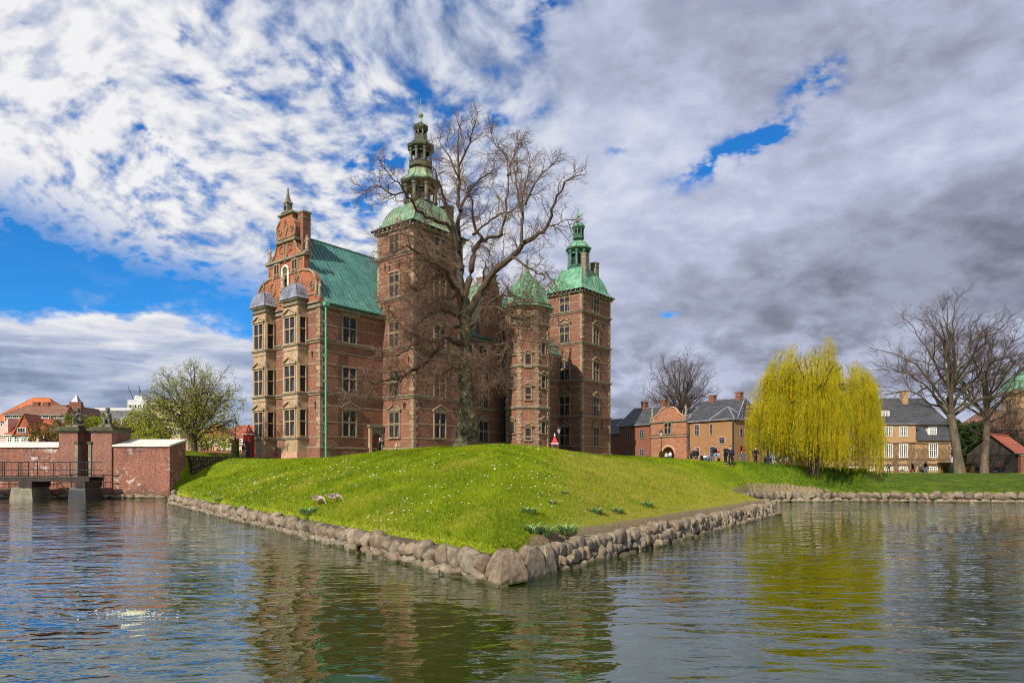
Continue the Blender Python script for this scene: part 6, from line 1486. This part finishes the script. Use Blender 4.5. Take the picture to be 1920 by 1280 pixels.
# ------------------------------------------------------------------ trees
class Tree:
    def __init__(s, seed): s.r = random.Random(seed); s.trunk = MB(); s.crown = MB(); s.trunk.sm = True; s.tips = []; s.tv = []; s.n = 0
    def rv(s): return Vector((s.r.gauss(0, 1), s.r.gauss(0, 1), s.r.gauss(0, 1)))
    def poly(s, p, d, L, n_, wig, up, droop=0.0):
        pts = [p.copy()]; d = d.normalized(); st = L/n_
        for i in range(n_):
            d = (d+s.rv()*wig+Vector((0, 0, up))*(1.0)-Vector((0, 0, droop*i/n_))).normalized(); p = p+d*st; pts.append(p.copy())
        return pts
    def tri(s, pts, r0, r1):        # thin three-sided twig written straight to arrays
        m = len(pts); up = Vector((.31, .17, .93)); rs = []
        for k in range(m):
            d = pts[min(k+1, m-1)]-pts[max(k-1, 0)]; a = d.cross(up)
            if a.length < 1e-6: a = Vector((1, 0, 0))
            a.normalize(); b = d.normalized().cross(a); rr = r0+(r1-r0)*k/(m-1)
            rs.append((pts[k]+a*rr, pts[k]-a*rr*.5+b*rr*.87, pts[k]-a*rr*.5-b*rr*.87))
        for k in range(m-1):
            A, B = rs[k], rs[k+1]
            for i in range(3):
                j = (i+1) % 3; s.tv += [A[i][:], A[j][:], B[j][:], B[i][:]]
    def twigs(s, pts, r, level, spec):
        """spawn children along pts. spec: list per level (spacing, len_lo, len_hi, radius, segs, wiggle, up, angle)"""
        if level >= len(spec): return
        sp, lo, hi, rad, segs, wig, up, ang = spec[level]
        total = sum((pts[i+1]-pts[i]).length for i in range(len(pts)-1)); nxt = sp*s.r.uniform(.3, 1.0) if level else total*.22; run = 0
        for i in range(len(pts)-1):
            seg = pts[i+1]-pts[i]; L = seg.length
            while run+L > nxt:
                t = (nxt-run)/L; p = pts[i].lerp(pts[i+1], t); f = nxt/total
                side = s.rv(); side = (side-seg.normalized()*side.dot(seg.normalized())).normalized()
                a = ang*s.r.uniform(.7, 1.3); d = seg.normalized()*math.cos(a)+side*math.sin(a)
                ln = s.r.uniform(lo, hi)*(1.15-.55*f); c = s.poly(p, d, ln, segs, wig, up)
                s.tri(c, rad*(1.1-.3*f), rad*.45) if level > 0 or rad < .05 else s.crown_tube(c, rad*(1.2-.5*f), rad*.3)
                s.tips.append(c[-1]); s.twigs(c, rad, level+1, spec); nxt += sp*s.r.uniform(.6, 1.4)
            run += L
        # continuing tip twigs
        if level < len(spec):
            for _ in range(2):
                d = (pts[-1]-pts[-2]).normalized()+s.rv()*.35; c = s.poly(pts[-1], d, s.r.uniform(lo, hi)*.5, segs, wig, up); s.tri(c, rad*.8, rad*.4); s.twigs(c, rad, level+1, spec); s.tips.append(c[-1])
    def crown_tube(s, pts, r0, r1):
        n_ = len(pts); s.crown.tube(pts, [r0+(r1-r0)*i/(n_-1) for i in range(n_)], 5, s.twm)
    def finish(s, name, label, cat, loc, bark, twm, group=None, leaves=None):
        r = empty(name, loc); tag(r, label, cat, group); L = Vector(loc)
        o = s.trunk.build('trunk', r); o.location = -L
        if s.tv:
            q_ = quads_mesh('crown', s.tv, 4, twm, r); q_.location = -L
            if s.crown.v:    # merge the thicker crown limbs into the crown mesh
                c = s.crown.build('crown_limbs', r); c.location = -L
        return r
def leaf_quads(pts, n_, spread, size, seed, asp=.55, flat=False):
    g = np.random.default_rng(seed); P_ = np.array([p[:] for p in pts]); idx = g.integers(0, len(P_), n_); c = P_[idx]+g.normal(0, spread, (n_, 3))
    a = g.normal(0, 1, (n_, 3)); a /= np.linalg.norm(a, axis=1)[:, None]; b = np.cross(a, g.normal(0, 1, (n_, 3))); b /= np.linalg.norm(b, axis=1)[:, None]
    sz = size*g.uniform(.6, 1.3, (n_, 1)); a *= sz; b *= sz*asp
    return np.stack([c-a, c+b, c+a, c-b], 1).reshape(-1, 3)

# ---- the big bare linden on the crest, limbs placed as they grow
TD = 46.0
T = Tree(11); T.twm = 'bark'
def LP(pts, off0, off1):
    n_ = len(pts); return [W3(x, y, TD+off0+(off1-off0)*i/(n_-1)) for i, (x, y) in enumerate(pts)]
def resample(pts, k=3):
    out = []
    n_ = len(pts)
    for i in range(n_-1):
        p0 = pts[max(i-1, 0)]; p1 = pts[i]; p2 = pts[i+1]; p3 = pts[min(i+2, n_-1)]
        for j in range(k):
            t = j/k; out.append(.5*((2*p1)+(p2-p0)*t+(2*p0-5*p1+4*p2-p3)*t*t+(3*p1-p0-3*p2+p3)*t**3))
    out.append(pts[-1]); return out
base = ground_z = H(at(876, TD), TD)
tr = [(877, 848), (877, 838), (876, 822), (878, 800), (876, 770), (874, 740), (872, 700), (874, 660), (873, 620), (872, 585), (868, 560)]
rad = [.95, .82, .66, .66, .60, .52, .44, .40, .40, .42, .42]
pts = resample(LP(tr, 0, 0), 3); rr_ = np.interp(np.linspace(0, len(rad)-1, len(pts)), range(len(rad)), rad)
# burred trunk surface
rings = []
for i, (p, r_) in enumerate(zip(pts, rr_)):
    f = i/len(pts); ring = []
    for k in range(18):
        th = k*2*math.pi/18; am = .22 if f < .42 else .07
        b_ = 1+am*(.6*math.sin(th*3+i*.9)+.5*math.sin(th*5-i*1.7)+.4*math.sin(th*2+i*.35)) ; b_ += .25*max(0, math.sin(i*1.1+2*math.sin(th+1)))*(1 if .08 < f < .38 else 0)
        if f < .06: b_ += .3*max(0, math.cos(th*5))
        ring.append((p.x+r_*b_*math.cos(th), p.y+r_*b_*math.sin(th), p.z))
    rings.append(ring)
T.trunk.rings(rings, 'bark_ivy')
LIMBS = [
 ([(868, 565), (864, 530), (862, 490), (859, 450), (860, 410), (860, 370), (860, 330), (858, 290), (860, 250), (864, 215), (872, 190)], 0, 1.5, .30, .03),
 ([(860, 470), (850, 430), (838, 390), (828, 355), (818, 330), (806, 300), (795, 272)], 0, -3, .17, .02),
 ([(858, 455), (845, 425), (822, 415), (790, 402), (772, 375), (755, 352), (735, 334), (712, 308), (690, 292)], 0, -5, .16, .02),
 ([(757, 360), (735, 365), (712, 350), (690, 352)], -3.5, -5, .06, .015),
 ([(870, 560), (880, 520), (886, 480), (896, 456), (915, 446), (938, 441), (948, 405), (952, 360), (952, 310), (950, 270), (944, 235)], 0, 3, .26, .025),
 ([(951, 330), (962, 300), (975, 270), (985, 250)], 2.2, 3, .08, .02), ([(950, 300), (930, 270), (918, 240)], 2.5, 4, .08, .02),
 ([(905, 448), (888, 420), (884, 380), (876, 350), (862, 335)], 1, 4, .12, .02), ([(862, 395), (880, 360), (900, 335), (925, 325), (940, 315)], 0, 4, .12, .02),
 ([(860, 330), (845, 300), (826, 270), (818, 240)], .5, 2, .10, .02), ([(860, 310), (875, 280), (888, 245), (895, 215)], .8, -1, .09, .02),
 ([(876, 595), (888, 572), (903, 543), (927, 510), (955, 485), (980, 460), (1005, 442), (1022, 430), (1033, 405), (1045, 370), (1058, 345), (1080, 330)], 0, -4, .30, .025),
 ([(979, 460), (980, 420), (978, 385), (985, 350), (992, 310), (1000, 275)], -2.5, -1, .13, .02), ([(980, 400), (970, 370), (968, 330), (970, 290), (975, 255)], -2.3, 1, .09, .02),
 ([(985, 385), (1003, 345), (1025, 315), (1050, 300)], -2.2, -4, .08, .02), ([(1022, 430), (1045, 420), (1065, 412)], -3.2, -3, .05, .015),
 ([(960, 482), (985, 495), (1008, 512), (1025, 515), (1040, 530)], -2.3, -4, .09, .02), ([(887, 440), (905, 425), (930, 405), (955, 395), (975, 388)], 0, 3, .10, .02),
 ([(872, 570), (855, 545), (842, 520), (825, 500), (800, 488), (775, 487)], 0, -4, .22, .04),
 ([(842, 520), (822, 515), (800, 530), (785, 545), (770, 540)], -.8, -4, .10, .02), ([(800, 488), (780, 470), (758, 465), (735, 478), (715, 490)], -2.5, -5, .10, .02), ([(820, 498), (800, 470), (790, 440), (770, 425)], -1.8, -3, .10, .02),
 ([(872, 655), (860, 645), (848, 636), (832, 633), (815, 638), (795, 636), (775, 625), (757, 620)], 0, -4, .25, .05),
 ([(832, 640), (818, 655), (800, 675), (782, 690), (762, 702), (745, 709), (720, 714), (695, 720), (675, 732), (655, 742)], -1.2, -5, .17, .02),
 ([(762, 702), (745, 720), (730, 722)], -2.6, -3.5, .06, .02), ([(795, 636), (770, 650), (745, 665), (722, 668)], -2, -5, .09, .02), ([(870, 600), (850, 590), (830, 582), (805, 590), (790, 605), (770, 610)], 0, -3, .14, .02),
 ([(874, 620), (893, 600), (905, 582), (920, 575), (940, 583), (962, 592), (990, 600), (1008, 615), (1022, 640), (1035, 668)], 0, -4, .20, .02),
 ([(940, 583), (948, 600), (952, 630), (944, 660), (938, 690)], -1.5, -2, .09, .02), ([(905, 583), (925, 560), (950, 553), (975, 558), (1000, 575)], -.5, -3, .10, .02),
 ([(876, 640), (892, 655), (905, 680), (918, 700), (935, 715)], 0, -3, .10, .02), ([(873, 690), (850, 690), (830, 700), (815, 718), (800, 722)], 0, -4, .09, .02), ([(872, 610), (848, 612), (820, 606), (795, 588), (770, 578), (740, 585)], 0, 3, .14, .02),
 ([(868, 540), (848, 560), (820, 560), (790, 575), (755, 560), (725, 565)], 0, 4, .12, .02), ([(888, 560), (905, 530), (908, 500), (920, 478)], 0, 4, .10, .02), ([(865, 505), (835, 480), (812, 455), (780, 445), (745, 440), (710, 445)], 0, 4, .12, .02)]
SPEC = [(.36, 1.1, 2.2, .032, 6, .24, .035, .75), (.20, .5, 1.15, .0125, 5, .26, .02, .75), (.17, .25, .55, .0075, 3, .3, .02, .8)]
for (L_, o0, o1, r0, r1) in LIMBS:
    pp = resample(LP(L_, o0, o1), 3)
    if min(y for _, y in L_) < 320: pp = pp[:int(len(pp)*.86)]
    n_ = len(pp)
    pp = [p+T.rv()*.05 if 0 < i < n_-1 else p for i, p in enumerate(pp)]
    T.trunk.tube(pp, [r0+(r1-r0)*(i/(n_-1))**.85 for i in range(n_)], 9 if r0 > .12 else 6, 'bark')
    sp = SPEC
    if min(y for _, y in L_) > 480: sp = [(.20, 1.0, 2.4, .025, 6, .28, .0, .95), (.16, .5, 1.2, .0115, 5, .30, .0, .85), (.15, .25, .55, .0078, 3, .3, 0, .8)]
    T.twigs(pp, r0, 0, sp)
for k in range(26):      # suckers on the lower trunk
    p = pts[random.Random(k).randint(10, len(pts)-3)]; a = random.Random(k+50).uniform(0, 6.28); d = Vector((math.cos(a), math.sin(a), .5)); c = T.poly(p+d*.35, d, 1.3, 6, .3, .05); T.tri(c, .02, .008); T.twigs(c, .02, 1, SPEC)
T.finish('linden_tree', 'huge bare linden with gnarled ivy-green trunk on the crest in front of the castle', 'tree', (at(876, TD), TD, base), 'bark', 'twig_brown')
print('linden twig quads', len(T.tv)//4)

def bare_tree(name, label, x, y, hgt, rad, seed, trunk_r, twm='twig_dark', bark='bark', fork=.28, spec=None, lean=0.0, up=.10, nl=8, group=None, cy0=None):
    T = Tree(seed); T.twm = twm; z = H(x, y); o = Vector((x, y, z)); R_ = T.r
    fk = o+Vector((lean*hgt*.2, 0, hgt*fork)); tp = [o-Vector((0, 0, .3)), o+Vector((lean*.05*hgt, 0, hgt*fork*.3)), o+Vector((lean*.12*hgt, 0, hgt*fork*.65)), fk]
    T.trunk.tube(resample(tp, 3), list(np.interp(np.linspace(0, 3, 10), range(4), [trunk_r*1.45, trunk_r*1.0, trunk_r*.9, trunk_r*.85])), 12, bark)
    cz = z+hgt*(cy0 if cy0 else .58); rz = z+hgt-cz; limbs = []; n2 = nl*2
    top = Vector((x+lean*hgt*.25, y, z+hgt*.93)); cen = Vector((x+lean*hgt*.25, y, cz))
    lead = [fk.lerp(top, i/9)+T.rv()*hgt*.008*(0 < i) for i in range(10)]; T.trunk.tube(lead, [trunk_r*.62*(1-i/10.3) for i in range(10)], 8, bark); limbs.append((lead, .5))
    for i in range(n2):
        f = (i+.5)/n2; sz = -.45+1.40*f; sz = min(.97, sz); th = i*2.399+R_.uniform(-.25, .25); ch = math.sqrt(max(0, 1-sz*sz)) if sz > 0 else math.sqrt(1-sz*sz*.6)
        tgt = cen+Vector((rad*ch*math.cos(th), rad*ch*math.sin(th), rz*sz))*R_.uniform(.80, .97)
        st = fk.lerp(lead[5], max(0, f-.15)*R_.uniform(.5, 1.0)) if i % 3 else fk-Vector((0, 0, hgt*fork*.12*R_.random()))
        mid = st.lerp(tgt, .45)+Vector((0, 0, (tgt-st).length*(.10 if sz > .1 else .16)))+T.rv()*hgt*.015
        q_ = resample([st, st.lerp(mid, .5)+T.rv()*hgt*.006, mid, mid.lerp(tgt, .55)+T.rv()*hgt*.012, tgt], 3); n_ = len(q_); r0 = trunk_r*(.36 if i % 3 else .46)
        q_ = [p+T.rv()*hgt*.004 for p in q_]; q_[0] = st
        T.trunk.tube(q_, [r0*(1-.88*(j/(n_-1))**.8) for j in range(n_)], 7, bark); limbs.append((q_, 1))
        for _ in range(2):
            j = R_.randint(3, 8); d = (q_[j+1]-q_[j]).normalized()+T.rv()*.42; q2 = T.poly(q_[j], d, (tgt-q_[j]).length*R_.uniform(.6, .95), 7, .10, up*.4); T.trunk.tube(q2, [r0*.5*(1-j_/8.6) for j_ in range(8)], 5, bark); limbs.append((q2, 1))
    limbs = [l_ for l_, _ in limbs]
    k = hgt/14
    sp = spec or [(.60*k, 1.2*k, 2.6*k, .026*k, 6, .2, .03, .6), (.32*k, .6*k, 1.3*k, .013, 4, .24, .02, .7), (.30*k, .3*k, .6*k, .009, 3, .25, 0, .7)]
    for q_ in limbs: T.twigs(q_, .1, 0, sp)
    print(name, len(T.tv)//4)
    return T, T.finish(name, label, 'tree', (x, y, z), bark, twm, group)
bare_tree('bare_tree', 'left of two tall bare trees on the right bank, trunk before the beech hedge', at(1800, 84), 84, 22.2, 10.0, 21, .52, bark='bark_grey', fork=.33, lean=-.26, nl=8)
bare_tree('bare_tree', 'right of two tall bare trees on the right bank, trunk before the timber shed', at(1845, 86), 86, 18.5, 7.5, 22, .42, bark='bark_grey', fork=.36, lean=.12, nl=7)
bare_tree('bare_tree', 'round crowned bare tree rising behind the gatehouse roof', at(1275, 152), 152, 25.0, 8.3, 23, .5, fork=.32, nl=12, cy0=.62)
bare_tree('bare_tree', 'small bare tree with drooping twigs between the shed and the domed tower', at(1893, 112), 112, 12.5, 5, 24, .25, nl=7)
# budding tree on the left
T, o = bare_tree('budding_tree', 'round budding tree with tiny yellow-green leaves behind the field-stone wall', at(364, 77), 77, 10.4, 5.6, 31, .34, twm='twig_dark', fork=.12, nl=12, up=.02, cy0=.48,
   spec=[(.42, .9, 1.9, .028, 5, .2, .02, .7), (.34, .4, .9, .013, 4, .25, .02, .7), (.5, .2, .4, .009, 3, .25, 0, .7)])
lv = leaf_quads(T.tips, 14000, .18, .08, 3); q_ = quads_mesh('leaves', lv, 4, 'spring_leaf', o); q_.location = -Vector(o.location)
def bush(name, label, x, y, z, w_, h_, mat, seed, n_=5000, size=.14, trunkr=.12, group=None, cat='bush'):
    r = empty(name, (x, y, z)); tag(r, label, cat, group); rnd = random.Random(seed); m = MB(); pts = []
    blobs = [(rnd.uniform(-.5, .5)*w_, rnd.uniform(-.35, .35)*w_, h_*rnd.uniform(.35, .82), rnd.uniform(.18, .32)*min(w_, h_)) for _ in range(14)]
    for bx, by, bz, br_ in blobs:
        m.tube([(0, 0, 0), (bx*.4, by*.4, bz*.5), (bx, by, bz)], [trunkr, trunkr*.6, trunkr*.2], 6, 'bark')
        for _ in range(60):
            v = Vector((rnd.gauss(0, 1), rnd.gauss(0, 1), rnd.gauss(0, 1))).normalized()*br_*rnd.uniform(.5, 1.1)
            if abs(bx+v.x) < w_*.5 and bz+v.z < h_: pts.append(Vector((bx+v.x, by+v.y, bz+v.z)))
    m.build('trunk', r); quads_mesh('crown', leaf_quads(pts, n_, size*.8, size, seed), 4, mat, r); return r
bush('tree', 'bright green rounded tree behind the gap between the two statues', at(178, 120), 120, 3.5, 6.6, 9.6, 'bush_green', 1, 9000, .16, cat='tree')
bush('tree', 'reddish brown budding tree left of the crouching statue', at(122, 112), 112, 3.5, 7.2, 8.6, 'bush_brown', 2, 7000, .14, cat='tree')
bush('tree', 'brown twiggy tree right behind the crouching statue', at(155, 130), 130, 3.5, 4, 9.2, 'bush_brown', 3, 4000, .14, cat='tree')
bush('bush', 'low olive green bush behind the couple on the wall', at(100, 100), 100, 3.5, 5.5, 6.0, 'bush_brown', 4, 4500, .13)
bush('bush', 'green bush right of the sitting child statue', at(222, 115), 115, 3.5, 5.0, 7.6, 'bush_green', 5, 4500, .14)
bush('bush', 'olive bush left behind the budding tree', at(265, 100), 100, 3.5, 8.5, 6.8, 'bush_brown', 6, 7000, .13)
bush('tree', 'yellow-green tree behind the budding tree, left', at(290, 95), 95, 3.8, 8.0, 8.6, 'spring_leaf', 7, 8000, .12, cat='tree')
bush('bush', 'green bush between budding tree trunk and orange building', at(392, 105), 105, 3.6, 6.5, 7.5, 'spring_leaf', 8, 5500, .12)
bush('evergreen_tree', 'dark evergreen between the trunks of the two bare trees', at(1815, 118), 118, 2.2, 6.5, 10.5, 'evergreen', 9, 16000, .2, .3, cat='tree')
bush('bush', 'dark evergreen bush right of the second bare tree', at(1862, 122), 122, 2.2, 7.5, 7.5, 'evergreen', 10, 12000, .2, cat='bush')
bush('bush', 'brown bush behind the willow next to the mansion', at(1540, 108), 108, 2.5, 12, 6.5, 'bush_brown', 12, 9000, .16)
# far trees that close the horizon
rt_ = MB(); vs = []
g = np.random.default_rng(8)
for i in range(90):
    x = -500+i*13+g.normal(0, 4); y = 420+g.normal(0, 25); r_ = g.uniform(6, 11); h_ = g.uniform(5, 9)
    c = g.normal(0, 1, (260, 3)); c /= np.linalg.norm(c, axis=1)[:, None]; c *= np.array([r_, r_, h_])*g.uniform(.7, 1, (260, 1)); c += np.array([x, y, 2+h_*.5])
    vs.append(leaf_quads([Vector(p) for p in c], 260, .5, 1.1, i))
struct(quads_mesh('distant_wood', np.concatenate(vs), 4, 'bush_brown'), 'stuff')

# ---- weeping willow
def willow():
    x0, y0 = at(1524, 64), 64.0; z0 = H(x0, y0); r = empty('willow', (x0, y0, z0)); tag(r, 'large yellow weeping willow trailing over the bank on the right', 'tree')
    m = MB(); m.sm = True; rnd = random.Random(17); g = random.Random(18)
    m.tube([(0, 0, -.3), (.1, 0, .8), (-.1, .1, 2.4), (0, 0, 4.0)], [.75, .55, .48, .42], 12, 'bark')
    starts = []
    RW, TOP = 5.5, 12.9
    def dome(x, y): q_ = min(1.0, (x*x/(RW*RW)+y*y/(RW*RW*.8))); return 4.6+(TOP-4.6)*(1-q_)**.5
    for i in range(60):
        th = i*2.4; rho = RW*.9*((i+.5)/60)**.5; ex = Vector((rho*math.cos(th), rho*.88*math.sin(th), 0)); ex.z = dome(ex.x, ex.y)*rnd.uniform(.68, .86)
        p0 = Vector((0, 0, 3.2+rnd.uniform(0, 1.2))); mid = p0.lerp(ex, .55)+Vector((0, 0, 1.2))
        pp = resample([p0, mid, ex], 5); n_ = len(pp); m.tube(pp, [.17*(1-i_/n_)+.02 for i_ in range(n_)], 6, 'bark')
        for k in range(5, n_): starts.append(pp[k])
    m.build('trunk', r)
    clumps = []
    for _ in range(190):
        if g.random() < .3: p = starts[g.randrange(len(starts))].copy()
        else:
            th = g.uniform(0, 6.283); rho = RW*g.random()**.5*.98; p = Vector((rho*math.cos(th), rho*.9*math.sin(th), 0)); p.z = dome(p.x, p.y)*(g.uniform(.66, 1.0) if g.random() < .78 else g.uniform(.42, .66))
        p.z *= 1+.045*math.sin(p.x*1.3+1)*math.cos(p.y*1.1); clumps.append((p, g.uniform(.6, 1.0), g.uniform(-.4, .4), g.random()))
    strand = MB(); strand.sm = True; lv = []
    for s_i in range(4700):
        p0_, cl_, tw, hh = clumps[g.randrange(len(clumps))]
        p = p0_+Vector((g.gauss(0, .27), g.gauss(0, .27), g.gauss(0, .30))); th = math.atan2(p.y, p.x)+tw+g.gauss(0, .15)
        right_ = min(1, max(0, (p.x+2)/4))
        ground = (1.0-1.2*right_)+g.expovariate(1.9)+(2.2*hh*hh if p.x < -2 else 1.3*hh*hh)
        if g.random() < .3: ground += g.uniform(.5, 4.0)
        L = max(.9, p.z-ground); L = min(L, g.uniform(4.0, 9.5)*cl_); out = g.uniform(.25, .9); n_ = max(4, int(L/.24)); ph = g.uniform(0, 6)
        cur = p.copy(); vel = Vector((math.cos(th)*out, math.sin(th)*out, .35)); step = L/n_*1.08; pts = [cur.copy()]
        for i in range(n_):
            vel = vel*.66+Vector((math.cos(th)*.02+.05*math.sin(i*.4+ph), math.sin(th)*.02+.04*math.cos(i*.5+ph), -.42)); cur = cur+vel.normalized()*step; pts.append(cur.copy())
        if s_i % 3 == 0:
            c = pts[::3]+[pts[-1]]
            if len(c) > 2: strand.tube(c, [.011]*len(c), 3, 'willow_leaf')
        for a, b in zip(pts[:-1], pts[1:]):
            for q_ in range(2):
                t = g.random(); c = a.lerp(b, t)+Vector((g.gauss(0, .03), g.gauss(0, .03), 0)); dd_ = (b-a).normalized()+Vector((g.gauss(0, .3), g.gauss(0, .3), 0)); la = dd_*g.uniform(.07, .13); sd = dd_.cross(Vector((g.gauss(0, 1), g.gauss(0, 1), .1))).normalized()*g.uniform(.014, .024)
                lv += [(c-la)[:], (c+sd)[:], (c+la)[:], (c-sd)[:]]
    strand.build('strands', r); quads_mesh('leaves', lv, 4, 'willow_leaf', r)
    print('willow leaves', len(lv)//4)
willow()
